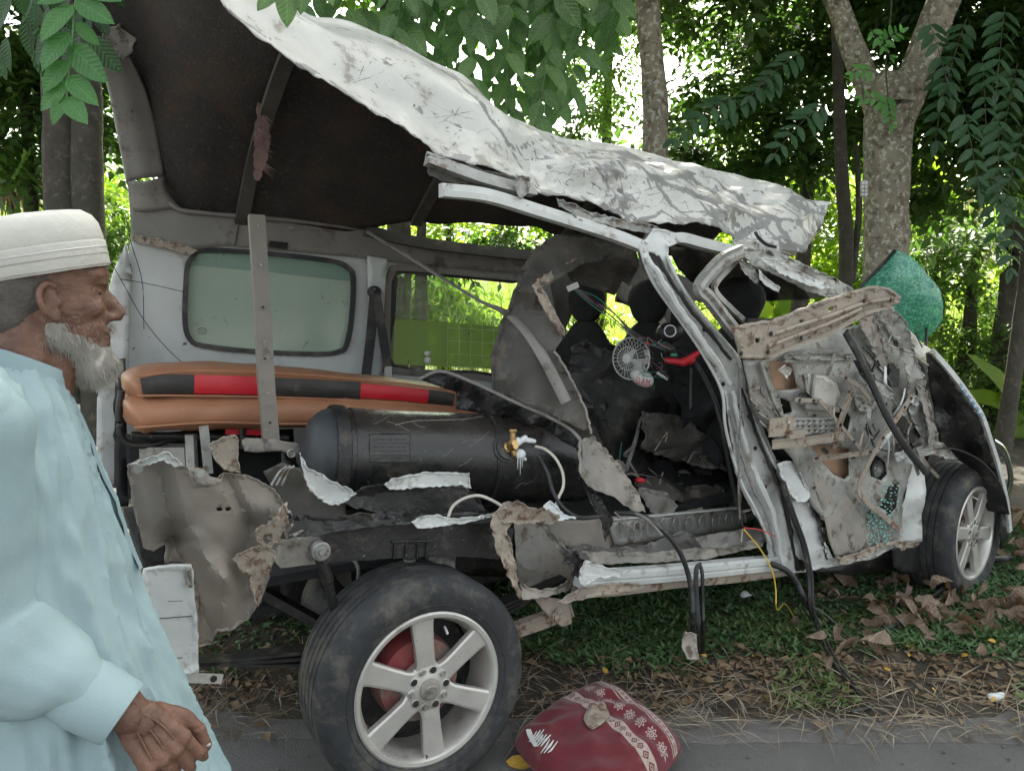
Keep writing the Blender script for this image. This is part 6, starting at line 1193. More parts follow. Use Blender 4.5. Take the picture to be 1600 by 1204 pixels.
# --- wheels
def wheel(centre, nrm, rad, wid, rim, hub_phase, label=None):
    """centre: middle of the outer face; nrm points outwards"""
    nrm = nrm.normalized(); c = centre; w = obj('wheel', lathe([(0, -.06), (.075, -.062), (.128, -.075), (.135, -.10), (.135, -.17), (0, -.17)], c, nrm, 40), drumm, van, loc=c, smooth=40)
    P = []; hw = wid
    prof = [(rim+.004, -.012), (rim+.012, -.002), (rim+.022, .004), (rim+.040, .008), ((rim+rad)/2, .012), (rad-.030, .008), (rad-.022, .003), (rad-.012, -.006), (rad-.004, -.018), (rad, -.035)]
    g0 = -.035; k = 5; step = (wid-.07)/k
    for i in range(k):
        a = g0-step*i; P += [(rad, a-step*.78), (rad-.007, a-step*.80), (rad-.007, a-step*.98), (rad, a-step)]
    prof += P+[(rad-.004, -wid+.018), (rad-.02, -wid+.004), ((rim+rad)/2, -wid-.010), (rim+.02, -wid), (rim, -wid+.01), (rim-.002, -wid*.5), (rim-.002, -.03)]
    t = lathe(prof, c, nrm, 96)
    tv = []
    for i, p in enumerate(t[0]):
        q = p-c; r = (q-nrm*q.dot(nrm)); an = 96; s = i % 96
        if r.length > rad-.026 and s % 4 == 0 and q.dot(nrm) > -.03: p = p-r.normalized()*.004-nrm*.002
        tv.append(p)
    ty = obj('tyre', (tv, t[1]), rubber, w, smooth=32)
    obj('sidewall_ring', lathe([(rim+.030, .006), (rim+.031, .0085), (rim+.034, .0085), (rim+.035, .0065)], c, nrm, 96), rubber, ty, smooth=40)
    ri = obj('rim', lathe([(rim-.004, -.14), (rim-.022, -.13), (rim-.024, -.040), (rim-.014, -.016), (rim-.012, -.006), (rim-.006, .002), (rim+.004, .004), (rim+.010, 0), (rim+.010, -.012), (rim+.003, -.020)], c, nrm, 96), alloy, w, smooth=35)
    obj('backing_plate', lathe([(.0, -.150), (rim-.026, -.150), (rim-.026, -.152)], c, nrm, 48), blackm, w)
    ax_ = (ZD-nrm*nrm.z).normalized(); bx = nrm.cross(ax_)
    def pt(r, a, h): return c+(ax_*math.cos(a)+bx*math.sin(a))*r+nrm*h
    for i in range(6):
        a = hub_phase+i*math.pi/3; vs, fs = [], []
        rs = [(.052, .036, -.012), (.085, .029, -.008), (.13, .030, -.008), (rim-.030, .034, -.008), (rim-.010, .037, -.004)]
        for r, hwid, h in rs:
            for s_, dh in ((-1, -.022), (-1, -.003), (-.78, 0), (.78, 0), (1, -.003), (1, -.022)):
                q = pt(r, a, h+dh)+(bx*math.cos(a)-ax_*math.sin(a))*hwid*s_; vs.append(q)
        for j in range(len(rs)-1):
            for m in range(6): fs.append((j*6+m, j*6+(m+1) % 6, (j+1)*6+(m+1) % 6, (j+1)*6+m))
        fs += [tuple(range(6)), tuple(range(24, 30))]
        obj('spoke', (vs, fs), alloy, w, smooth=20)
        # web between spokes near the hub
    hb_ = [(0, -.003), (.038, -.003), (.045, -.006), (.068, -.010), (.076, -.018), (.076, -.05)]
    obj('hub', lathe(hb_, c, nrm, 60), alloy, w, smooth=30)
    for i in range(10):
        a = hub_phase+.3+i*math.pi/5
        obj('nut_pocket', lathe([(.012, .001), (.0135, .0), (.0135, -.003), (.011, -.004)], pt(.056, a, -.006), nrm, 16), alloy, w, smooth=40)
        obj('wheel_nut', lathe([(0, .001), (.009, .0005), (.0115, -.002)], pt(.056, a, -.006), nrm, 10) if i % 2 else lathe([(0, .004), (.006, .004), (.007, .0), (.0115, -.002)], pt(.056, a, -.006), nrm, 6), blackm if i % 2 else greym, w)
    cap = obj('hub_cap', lathe([(0, .006), (.022, .006), (.030, .004), (.033, 0), (.033, -.004)], c, nrm, 36), beige, w, smooth=40)
    def ell(cx, cy, rx, ry, n=20): return [c+bx*(cx+rx*math.cos(t_))+ax_*(cy+ry*math.sin(t_))+nrm*.0075 for t_ in np.linspace(0, 2*math.pi, n)]
    for e in (ell(0, 0, .019, .013), ell(0, .0, .006, .012), ell(0, .005, .013, .006)): obj('emblem', tube(e, .0013, 5), greym, cap)
    obj('valve_stem', capsule(pt(rim-.045, hub_phase-.45, -.03), pt(rim-.055, hub_phase-.45, -.005), .004, .004), plastw, w)
    return w
wc = W0+ZD*.325
nr = (-ND+ZD*.02).normalized()
wheel(wc, nr, .340, .235, .226, R(4))
fn = Vector((math.cos(R(-51)), math.sin(R(-51)), .02))
wheel(F0+ZD*.345, fn, .338, .225, .225, R(20))
far1 = W0+ND*1.62+ZD*.33; w_ = wheel(far1, ND*1.0, .335, .22, .23, 0); wheel(far1+UD*2.98, ND*1.0, .335, .22, .23, 0)

# --- hoses and strips hanging to the ground
def hose(name, pts, r, mat, n=8, flat=None):
    P = crom(pts, 8); return obj(name, sweep(P, circ(r, n, flat), up=-ND) if flat else tube(P, r, n), mat, van, smooth=60)
def g_(x, y, h=.015): p = G(x, y, .04); p.z = gz(p.x, p.y)+h; return p
hose('hanging_hose', [V(960, 800, .1), V(1005, 806, .04), V(1040, 832, -.02), V(1066, 870, -.05), V(1080, 920, -.06), V(1082, 975, -.07), g_(1080, 1012)], .0095, hosem)
hose('hanging_hose', [V(985, 798, .08), V(1012, 812, .0), V(1034, 836, -.04)], .006, trimg)
hose('hanging_seal', [V(1094, 882, -.02), V(1088, 890, -.05), V(1088, 930, -.06), V(1092, 980, -.07), g_(1094, 1030)], .011, rubber, flat=.007)
hose('hanging_seal', [V(1092, 880, -.03), V(1097, 895, -.05), V(1098, 940, -.06), V(1099, 985, -.07), g_(1100, 1032)], .007, hosem)
sheet('frayed_seal_end', [(1070, 985), (1088, 990), (1090, 1026), (1072, 1028), (1066, 1010)], -.18, beige, van, res=5, amp=.01, jag=1.5, seed=101)
hose('hanging_seal', [V(1222, 752, -.05), V(1236, 800, -.05), V(1254, 850, -.05), V(1264, 900, -.06), V(1266, 950, -.07), g_(1272, 1000, .06), g_(1300, 1048, .02), g_(1335, 1080), g_(1352, 1092), g_(1358, 1102), g_(1330, 1108)], .010, hosem, flat=.007)
hose('hanging_seal', [V(1226, 752, -.055), V(1241, 800, -.055), V(1259, 850, -.055), V(1269, 900, -.065), V(1271, 950, -.075), g_(1280, 1002, .05), g_(1308, 1048, .02), g_(1345, 1082)], .005, rubber, flat=.004)
hose('hanging_hose', [V(1205, 880, .0), V(1230, 892, -.03), V(1246, 912, -.05), V(1258, 938, -.06), g_(1280, 975), g_(1310, 998)], .012, hosem)
hose('trailing_seal', [g_(1340, 1018), g_(1385, 998), g_(1430, 972, .03), g_(1480, 938, .05), g_(1520, 912, .08), g_(1580, 890, .05)], .016, hosem, flat=.007)
hose('yellow_wire', [V(1162, 826, -.02), V(1188, 858, -.04), V(1206, 890, -.06), V(1212, 920, -.07), V(1214, 952, -.08), g_(1226, 970, .06), g_(1242, 985, .04)], .0028, wirey, 5)
hose('yellow_wire', [V(1160, 826, -.02), V(1159, 838, -.02), V(1158, 846, -.02)], .002, wirew, 5)
hose('red_wire', [V(1162, 824, -.02), V(1190, 828, -.02), V(1212, 838, -.02)], .002, plastr, 5)
hose('loose_wire', [V(1240, 905, -.02), V(1262, 940, -.05), g_(1290, 985, .05), g_(1330, 1012, .02)], .003, wirem, 5)
hose('loose_wire', [V(960, 800, -.02), V(975, 812, -.02), V(988, 824, -.02)], .002, beige, 5)

# ------------------------------------------------------------ small fan hanging among its wires in the doorway
fc = V(986, 560, .42)
fan = empty('small_fan', fc, 'small white round caged fan hanging from cut wires in the torn doorway', 'fan')
fd = (Vector((-.62, -.78, .05))).normalized(); fu = (ZD-fd*fd.z).normalized(); fs_ = fd.cross(fu)
RF = .085
def fp(r, a, h): return fc+(fs_*math.cos(a)+fu*math.sin(a))*r+fd*h
cage = obj('cage', [tube([fp(RF, a, 0) for a in np.linspace(0, 2*math.pi, 33)], .003, 6), tube([fp(RF*.55, a, .028) for a in np.linspace(0, 2*math.pi, 25)], .0015, 5), lathe([(0, .04), (.018, .038), (.02, .034)], fc, fd, 16)], plastw, fan)
for k in range(28):
    a = 2*math.pi*k/28; obj('cage_wire', tube([fp(.018, a, .036), fp(RF*.55, a, .030), fp(RF*.88, a, .016), fp(RF, a, 0), fp(RF*.9, a, -.02), fp(RF*.5, a, -.035)], .0011, 4), plastw, cage)
for k in range(3):
    a = 2*math.pi*k/3; q = [fp(.012, a, .0), fp(RF*.85, a+.2, -.004), fp(RF*.85, a+1.0, .012), fp(.012, a+1.2, .006)]; obj('fan_blade', (q, [(0, 1, 2, 3)]), MATS['blue_black_dome_paint'], fan, thick=.002)
obj('motor', [capsule(fc-fd*.03, fc-fd*.09, .036, .032), box(fc-fd*.075+fs_*.0+fu*.01, (.06, .06, .05))], plastw, fan, smooth=40)
obj('switch', box(V(1011, 536, .36), (.012, .01, .012)), plastr, fan)
base_c = V(1003, 590, .38)
fb = obj('fan_base', remesh([capsule(fc-fd*.05, base_c, .022, .026), ball(base_c+Vector((0, 0, .0)), (.052, .045, .034), 20, 14, Matrix.Rotation(.5, 3, 'Y'))], .004, 5), plastw, fan, smooth=60)
# hand-lettered DAM in red
def letters(s, org, dx, dy, h, mat, par, r):
    G_ = {'D': [[(0, 0), (0, 1), (.45, .85), (.5, .4), (.3, .05), (0, 0)]], 'A': [[(0, 0), (.3, 1), (.55, 0)], [(.12, .4), (.45, .4)]], 'M': [[(0, 0), (.05, 1), (.32, .45), (.6, 1), (.65, 0)]]}
    x = 0
    for ch in s:
        for st in G_[ch]: obj('painted_letter', tube([org+dx*(x+a)*h+dy*b*h for a, b in st], r, 5), mat, par)
        x += .85
letters('DAM', V(994, 599, .325), (V(1020, 606, .325)-V(994, 599, .325)).normalized(), (V(996, 585, .325)-V(994, 599, .325)).normalized(), .030, redv, fb, .0016)
for i, (m_, off) in enumerate(((wirem, 0), (wirep, 5), (hosem, 10), (wireg, -5), (wirep, 2), (hosem, -3), (wireg, 8))):
    obj('wire', tube(crom([V(898+off, 450+off*.4, .4), V(925+off, 468+rng.uniform(-4, 6), .40), V(955+off*.6, 492+rng.uniform(-6, 6), .38), V(985+off*.5, 520+rng.uniform(-6, 8), .36), V(1015+off, 535+rng.uniform(-8, 8), .36), V(1040, 540+off, .36)], 6), .0022, 5), m_, fan)
for i in range(16):
    x, y = rng.uniform(1000, 1035), rng.uniform(525, 585); obj('wire', tube(crom([V(x, y, .36), V(x+rng.uniform(-14, 22), y+rng.uniform(-12, 12), .33), V(x+rng.uniform(-10, 36), y+rng.uniform(0, 24), .36)], 5), .0014, 4), [wireg, wirem, wirew, wirep][i % 4], fan)
obj('connector', box(V(895, 448, .4), (.045, .02, .022), Matrix.Rotation(-.4, 3, 'Y')), plastw, fan)
obj('round_housing', [capsule(V(1042, 520, .42), V(1052, 518, .40), .045, .042), capsule(V(1040, 540, .38), V(1048, 545, .36), .018, .016)], blackm, fan, smooth=60); obj('housing_ring', tube([V(1047+9*math.cos(t), 517+9*math.sin(t), .34) for t in np.linspace(0, 6.3, 16)], .003, 5), frost, fan)
obj('green_clip', box(V(1053, 554, .34), (.025, .01, .012)), wireg, fan); obj('white_clip', [capsule(V(1028, 583, .34), V(1042, 592, .34), .006, .005)], plastw, fan)
hd = empty('red_handle', V(1040, 563, .36), 'bright red plastic handle jutting right of the hanging fan', 'handle')
obj('grip', remesh([capsule(V(1042, 563, .36), V(1068, 566, .32), .013, .014), capsule(V(1068, 566, .32), V(1090, 552, .30), .018, .012), ball(V(1078, 563, .31), (.024, .015, .018))], .004, 3), plastr, hd, smooth=50)
# ------------------------------------------------------------ the man walking past at the left
mb = Vector((-.718, 1.20, 0)); FD = Vector((.86, .51, 0)).normalized(); SD = Vector((-FD.y, FD.x, 0))
man = empty('person', mb, 'bearded old man in light blue tunic and cream cap walking past at left', 'person')
HSC, HZ0 = .90, 1.49
def H(f, s, z):
    if z > 1.36: k = min(1, (z-1.36)/.05); q = 1+(HSC-1)*k; f, s, z = f*q, s*q, z+((HZ0+(z-HZ0)*HSC-.012)-z)*k
    return mb+FD*f+SD*s+ZD*z
HM = Matrix((FD, SD, ZD)).transposed()
def hb_(f, s, z, a, b, c, rot=0.0):
    q = HSC if z > 1.38 else 1; return ball(H(f, s, z), (a*q, b*q, c*q), 24, 16, HM @ Matrix.Rotation(rot, 3, 'Y'))
hz_ = 1.49
head = [hb_(-.015, 0, hz_+.045, .098, .076, .090), hb_(.012, 0, hz_+.0, .078, .066, .085), hb_(.03, 0, hz_-.045, .058, .052, .055), hb_(.062, 0, hz_-.075, .028, .030, .022),
        hb_(.060, 0, hz_+.045, .035, .056, .030), hb_(.078, 0, hz_+.030, .014, .045, .010),           # forehead, brow ridge
        capsule(H(.082, 0, hz_+.020), H(.106, 0, hz_-.020), .008, .011), hb_(.100, .0, hz_-.028, .014, .016, .010), hb_(.090, .014, hz_-.030, .012, .008, .009), hb_(.090, -.014, hz_-.030, .012, .008, .009),
        hb_(.058, -.038, hz_-.012, .024, .018, .020), hb_(.058, .038, hz_-.012, .024, .018, .020),       # cheekbones
        hb_(.084, 0, hz_-.052, .012, .024, .006), hb_(.080, 0, hz_-.064, .013, .021, .006),
        capsule(H(-.035, 0, hz_-.04), H(-.055, 0, hz_-.17), .056, .066), capsule(H(.01, 0, hz_-.07), H(-.03, 0, hz_-.17), .038, .052)]
hsk = remesh(head, .0030, 5, lambda p: .0016*noise.noise(p*55)+.0009*noise.noise(p*150)-.0012*max(0, 1-abs(noise.noise(Vector((p.x*18, p.y*18, p.z*95))))*7)*(1 if p.z > hz_-.05 else 0))
# torso, arms and legs continue under the clothes as the same figure
sh_r, sh_l = H(-.10, -.185, 1.325), H(-.09, .185, 1.33)
el_r = D(-45, 985, 1.03); wr_r = D(202, 1122, 1.06)
body = [hb_(-.10, 0, 1.20, .10, .17, .17), hb_(-.08, 0, .98, .11, .16, .17), capsule(sh_r, el_r, .045, .036), capsule(el_r, wr_r, .036, .024), capsule(sh_l, H(-.20, .26, 1.06), .045, .036), capsule(H(-.20, .26, 1.06), H(-.06, .30, .86), .036, .026),
        capsule(H(-.09, 0, 1.34), H(-.05, 0, 1.30), .06, .06), capsule(H(-.06, -.09, .88), H(-.10, -.10, .48), .085, .055), capsule(H(-.10, -.10, .48), H(-.26, -.10, .09), .052, .035), capsule(H(-.26, -.10, .055), H(-.10, -.11, .035), .036, .030),
        capsule(H(-.04, .09, .88), H(.14, .10, .50), .085, .055), capsule(H(.14, .10, .50), H(.20, .10, .09), .052, .035), capsule(H(.20, .10, .04), H(.37, .10, .03), .036, .028)]
bsk = remesh(body, .010, 3)
obj('body', [hsk, bsk], skinm, man, smooth=60)
# ear
er = [tube(crom([H(.012, -.070, hz_+.022), H(-.004, -.078, hz_+.026), H(-.013, -.083, hz_+.008), H(-.008, -.082, hz_-.014), H(.004, -.076, hz_-.030), H(.012, -.071, hz_-.030)], 6), .0052, 8), hb_(.002, -.071, hz_-.002, .013, .005, .025), capsule(H(.009, -.070, hz_-.022), H(.009, -.070, hz_-.030), .007, .007), hb_(.015, -.070, hz_-.004, .005, .006, .008)]
obj('ear', remesh(er, .0022, 3), skinm, man, smooth=60)
obj('ear', remesh([ball(H(-.02, .076, hz_), (.018, .008, .03), 14, 10, HM)], .003, 2), skinm, man, smooth=60)
# eye with lids, brow
for s in (-1, 1):
    ey = obj('eye', ball(H(.0655, s*.030, hz_+.012), .0105, 16, 10), eyem, man, smooth=80)
    obj('iris', ball(H(.0735, s*.0325, hz_+.012), (.0050, .0050, .0050), 10, 8), irism, ey, smooth=80)
    obj('eyelid', remesh([capsule(H(.072, s*.020, hz_+.020), H(.066, s*.043, hz_+.017), .0070, .0060), capsule(H(.068, s*.043, hz_+.016), H(.062, s*.046, hz_+.008), .0050, .0044), capsule(H(.072, s*.021, hz_+.004), H(.067, s*.042, hz_+.004), .0052, .0048), capsule(H(.072, s*.030, hz_-.004), H(.066, s*.044, hz_-.003), .004, .004)], .0018, 2), skinm, ey, smooth=80)
    br_ = []
    for k in range(60):
        t = rng.random(); a = H(.086-.018*t, s*(.014+.034*t), hz_+.036+.004*math.sin(t*3)+rng.uniform(-.003, .003)); b = a+FD*rng.uniform(-.002, .004)+SD*s*rng.uniform(.003, .009)+ZD*rng.uniform(-.003, .003); br_.append(([a, a+ZD*.0011, b], [(0, 1, 2)]))
    obj('eyebrow', br_, hairm, man)['kind'] = 'stuff'
# hair at the back and sides, short
hr_ = remesh([hb_(-.030, 0, hz_+.030, .094, .0785, .075), hb_(-.058, 0, hz_-.025, .062, .066, .052)], .004, 4, lambda p: .0018*noise.noise(p*220)+.001*noise.noise(p*90))
keep = [i for i, p in enumerate(hr_[0]) if (p-mb).dot(FD) < .018-.5*max(0, (p.z-hz_-.0)) or p.z > hz_+.03]
ks = set(keep); mp = {i: k for k, i in enumerate(keep)}
obj('hair', ([hr_[0][i] for i in keep], [tuple(mp[i] for i in f) for f in hr_[1] if all(i in ks for i in f)]), hairm, man, smooth=60)
# beard: a soft body plus strands
bshape = [hb_(.046, 0, hz_-.085, .038, .042, .030), hb_(.058, 0, hz_-.112, .034, .034, .032, .3), hb_(.026, -.034, hz_-.066, .030, .020, .022), hb_(.026, .034, hz_-.066, .030, .020, .022), hb_(.085, 0, hz_-.046, .010, .022, .005), hb_(.006, -.046, hz_-.050, .018, .014, .026), hb_(.006, .046, hz_-.050, .018, .014, .026)]
bd = remesh(bshape, .0036, 4, lambda p: .004*noise.noise(p*60)+.003*noise.noise(Vector((p.x*160, p.y*160, p.z*40))))
beard = obj('beard', bd, beardm, man, smooth=60)
rb_ = random.Random(3); st_v, st_f = [], []
cen = H(.03, 0, hz_-.06)
for k in range(11000):
    p = bd[0][rb_.randrange(len(bd[0]))]; o_ = (p-cen).normalized(); dr = (o_*.5-ZD*.9+FD*.35+Vector((rb_.uniform(-.3, .3),)*3)).normalized()
    l_ = rb_.uniform(.006, .018); w = Vector((rb_.uniform(-1, 1), rb_.uniform(-1, 1), 0)).normalized()*.00028
    i = len(st_v); m_ = p+dr*l_*.5+Vector((rb_.uniform(-.002, .002),)*3); st_v += [p-w, p+w, m_-w*.8, m_+w*.8, p+dr*l_-ZD*.003]; st_f += [(i, i+1, i+3, i+2), (i+2, i+3, i+4)]
for k in range(5200):   # stubble on the cheek and sideburn
    p = hsk[0][rb_.randrange(len(hsk[0]))]; f = (p-mb).dot(FD); z = p.z-hz_
    if -.02 < f < .085 and -.09 < z < -.005 and abs((p-mb).dot(SD)) > .02 and z < -.034-f*.15+.015*noise.noise(p*40):
        i = len(st_v); w = Vector((.0002, .00012, 0)); d_ = ((p-cen).normalized()*.5-ZD+FD*.3).normalized()*rb_.uniform(.003, .009); st_v += [p-w, p+w, p+d_]; st_f.append((i, i+1, i+2))
obj('beard_strands', (st_v, st_f), beardm, beard)['kind'] = 'stuff'
# cap: brimless, with a stitched band, tilted down at the back
capn = (ZD-FD*.20-SD*.0).normalized()*1.0
cc_ = H(-.014, 0, hz_+.062); a1 = (FD-capn*FD.dot(capn)).normalized(); a2 = capn.cross(a1)
def ccap(prof, n=56):
    vs, fs = [], []
    for (ra, rb2, h) in prof:
        for k in range(n):
            t = 2*math.pi*k/n; p = cc_+a1*ra*.93*math.cos(t)+a2*rb2*.93*math.sin(t)+capn*h*.90; vs.append(p+(p-cc_).normalized()*.0016*noise.noise(p*45))
    for i in range(len(prof)-1):
        for k in range(n): fs.append((i*n+k, i*n+(k+1) % n, (i+1)*n+(k+1) % n, (i+1)*n+k))
    return vs, fs
obj('cap', ccap([(.104, .085, -.022), (.107, .088, -.018), (.108, .089, .020), (.108, .089, .022), (.105, .0865, .024), (.107, .088, .027), (.105, .086, .052), (.098, .080, .068), (.085, .068, .077), (.060, .048, .080), (.03, .024, .079), (.001, .001, .078)]), capm, man, smooth=50)
cp = bpy.data.objects['cap']
for h, ra in ((.0, .1085), (.010, .1088), (-.016, .1078)): obj('stitching', tube([cc_+a1*ra*.93*math.cos(t)+a2*(ra-.019)*.93*math.sin(t)+capn*h for t in np.linspace(0, 6.2832, 50)], .0008, 4), plastw if h == .01 else beardm, cp)
# tunic: one fused surface of body and both sleeves
def ring(z, c, a, b, s=0, n=26):
    return [H(c+a*math.cos(t), s+b*math.sin(t), z) for t in [2*math.pi*k/n for k in range(n)]]
st = [(1.385, -.055, .060, .070), (1.36, -.075, .085, .115), (1.325, -.088, .108, .180), (1.24, -.080, .128, .185), (1.12, -.066, .146, .170), (1.0, -.055, .158, .170), (.88, -.040, .184, .180), (.76, -.022, .208, .200), (.62, .0, .236, .26), (.48, .02, .255, .28)]
rings = [ring(*q) for q in st]; n = 26
tv = [p for r in rings for p in r]; tf = [(i*n+k, (i+1)*n+k, (i+1)*n+(k+1) % n, i*n+(k+1) % n) for i in range(len(rings)-1) for k in range(n)]; tf += [tuple(range(n)), tuple(range((len(rings)-1)*n, len(rings)*n))[::-1]]
P0 = sh_r+Vector((0, 0, -.01)); el = el_r; cuff = D(190, 1114, 1.055)
rsl = [capsule(P0+FD*.0, el, .074, .080), capsule(el, el.lerp(cuff, .5), .084, .070), capsule(el.lerp(cuff, .45), cuff.lerp(el, .22), .068, .046)]
slv = [capsule(sh_r+SD*.03, sh_r+SD*.03-ZD*.12, .07, .06), capsule(sh_l, H(-.20, .26, 1.06), .08, .07), capsule(H(-.20, .26, 1.06), H(-.07, .30, .88), .07, .05)]
def folds(p):
    q = p-mb; z = q.z; a = math.atan2(q.dot(SD), q.dot(FD)+.05); near_arm = max(0, 1-((p-el.lerp(cuff, .5)).length)/.28)
    k = min(1, max(.2, (1.38-z)*1.6)); w_ = noise.noise(p*3)*.8
    v = .016*noise.noise(Vector((a*2.4+w_*.4, z*1.0, 1)))*k*1.6 + .012*k*(1-abs(noise.noise(Vector((a*4.2+z*.8, z*1.5+w_*.3, 4))))*4) + .005*(1-abs(noise.noise(Vector((a*6+z*6, z*6-a*2, 8))))*4)*(1 if z > .8 else .4) + .0025*noise.noise(p*16)
    return v
def sfolds(p):
    d = (p-el).dot((cuff-el).normalized()); w_ = noise.noise(p*7)*2.2; k = math.exp(-(d/.16)**2)+.55*math.exp(-((d-.22)/.06)**2)+.25
    return .015*k*(abs(math.sin(d*22+w_+p.z*9))-.5) + .008*(1-abs(noise.noise(p*7+Vector((3, 3, 3))))*4)*.6 + .002*noise.noise(p*22)
tun = remesh([(tv, tf)]+slv, .008, 6, folds)
tunic = obj('tunic', tun, clothb, man, smooth=70)
obj('sleeve', remesh(rsl, .0065, 5, sfolds), clothb, tunic, smooth=70)
# cuff edge, collar band and placket
cd = (cuff-el).normalized(); obj('cuff', lathe([(.040, -.105), (.047, -.085), (.049, -.060), (.050, -.058), (.047, -.004), (.045, .002), (.038, .002), (.036, -.03)], cuff-cd*.0, cd, 32), clothb, tunic, smooth=50)
col_ = crom([H(.008, .045, 1.365), H(.016, .0, 1.348), H(.0, -.05, 1.362), H(-.06, -.082, 1.392), H(-.118, -.05, 1.408), H(-.13, 0, 1.412), H(-.118, .05, 1.408), H(-.06, .08, 1.392), H(.008, .045, 1.365)], 6)
obj('collar', sweep(col_, [(-.005, -.018), (.005, -.018), (.004, .014), (-.004, .014)], up=ZD), clothb, tunic, smooth=60)
from mathutils.bvhtree import BVHTree
tbv = BVHTree.FromPolygons(tun[0], tun[1])
def chest(s_, z, off=.0015):
    h = tbv.ray_cast(H(.6, s_, z), -FD); return h[0]+FD*off if h[0] else H(.06, s_, z)
obj('placket', sweep([chest(-.018, z) for z in np.linspace(1.33, 1.04, 16)], [(-.016, -.002), (.016, -.002), (.015, .003), (-.015, .003)], up=FD), clothb, tunic, smooth=50)
for z in (1.31, 1.24, 1.17, 1.10): obj('button', lathe([(0, .003), (.005, .003), (.006, .001), (.006, -.002)], chest(-.018, z, .004), FD, 12), capm, tunic, smooth=50)
obj('trousers', [capsule(H(-.10, -.10, .55), H(-.25, -.10, .12), .09, .075), capsule(H(.10, .10, .55), H(.20, .10, .12), .09, .075)], capm, man, smooth=60)
for a, b in ((H(-.28, -.10, .012), H(-.06, -.11, .012)), (H(.16, .10, .012), H(.40, .10, .012))): obj('sandal', capsule(a, b, .045, .04), blackv, man, smooth=50)
# hand: palm with knuckles, four bent fingers and a thumb; back of the hand to the camera
w0 = D(212, 1118, 1.075); hx = (D(274, 1190, 1.075)-w0).normalized(); hn = (CAM-w0).normalized(); hn = (hn-hx*hn.dot(hx)).normalized(); hy = hn.cross(hx).normalized()
if hy.x < 0: hy = -hy       # hy points to the thumb side (upper right in the picture)
def Hh(x, y, z): return w0+hx*x+hy*y+hn*z
hand = [capsule(Hh(-.035, 0, 0), Hh(.012, 0, 0), .024, .025), ball(Hh(.040, .004, 0), .001, 6, 4)]
for y in (-.030, -.010, .010, .028): hand.append(capsule(Hh(.008, y*.6, 0), Hh(.078-abs(y-.006)*.25, y, .002), .0155, .0125))
hand.append(capsule(Hh(.010, .014, -.008), Hh(.052, .030, -.012), .018, .014))
def finger(y, x0, l, r, b1, b2, b3, sp):
    p = Hh(x0, y, .002); a = 0; out = []; rr = r
    for ln, bd_ in ((l*.45, b1), (l*.30, b2), (l*.25, b3)):
        a += bd_; d = hx*math.cos(a)-hn*math.sin(a)+hy*sp; q = p+d.normalized()*ln; out.append(capsule(p, q, rr, rr*.9, 12)); rr *= .9; p = q
    return out
for y, x0, l, r, b1, b2, b3, sp in ((.029, .074, .078, .0100, .35, .7, .5, .06), (.010, .077, .084, .0102, .45, .75, .5, .0), (-.010, .073, .078, .0098, .5, .8, .5, -.03), (-.029, .066, .062, .0085, .55, .8, .5, -.08)): hand += finger(y, x0, l, r, b1, b2, b3, sp)
t0, t1, t2, t3 = Hh(.018, .024, -.010), Hh(.050, .046, -.014), Hh(.082, .050, -.020), Hh(.108, .044, -.028)
hand += [capsule(t0, t1, .016, .0125), capsule(t1, t2, .0125, .011), capsule(t2, t3, .011, .0095)]
hv = remesh(hand, .0022, 3, lambda p: .0010*noise.noise(p*90)+.0005*noise.noise(p*240))
hnd = obj('hand', hv, skinm, man, smooth=70)
obj('thumbnail', ball(t3+hn*.006+hy*.002, (.006, .0045, .003), 10, 8), beardm, hnd, smooth=60)
for yy in (-.02, 0, .018): obj('vein', tube(crom([Hh(.0, yy*.4, .0225), Hh(.03, yy*.8+.002, .0175), Hh(.062, yy, .0125)], 4), .0018, 6), skinm, hnd, smooth=80)

# ------------------------------------------------------------ maroon pillow on the road
pc = G(925, 1160, .0); pc.z = 0
pill = empty('pillow', pc, 'maroon pillow with white patterned bands lying on the road by the rear wheel', 'pillow')
m, n, l, bs = newmat('maroon_woven_print')
tc = n.new('ShaderNodeUVMap'); sx = n.new('ShaderNodeSeparateXYZ'); l.new(tc.outputs[0], sx.inputs[0]); U_, V_ = sx.outputs[0], sx.outputs[1]
def M_(op, a, b=0.0): return math_(n, l, op, a, b)
def inband(x, a, b): return M_('MULTIPLY', M_('GREATER_THAN', x, a), M_('LESS_THAN', x, b))
def bandpat(a, b, f):
    """woven band: pale ground, chain of maroon lozenges, plain borders"""
    w = b-a; c = M_('DIVIDE', M_('SUBTRACT', U_, a), w); q = M_('ABSOLUTE', M_('SUBTRACT', M_('FRACT', M_('MULTIPLY', V_, f)), .5)); r = M_('ABSOLUTE', M_('SUBTRACT', c, .5))
    dd = M_('ADD', M_('MULTIPLY', q, 1.0), M_('MULTIPLY', r, 1.3)); loz = M_('MULTIPLY', inband(dd, .24, .42), 1.0); core = M_('LESS_THAN', dd, .13); pat = M_('MAXIMUM', loz, core)
    pat = M_('MULTIPLY', pat, M_('LESS_THAN', r, .34)); return M_('MULTIPLY', inband(U_, a, b), M_('SUBTRACT', 1.0, pat))
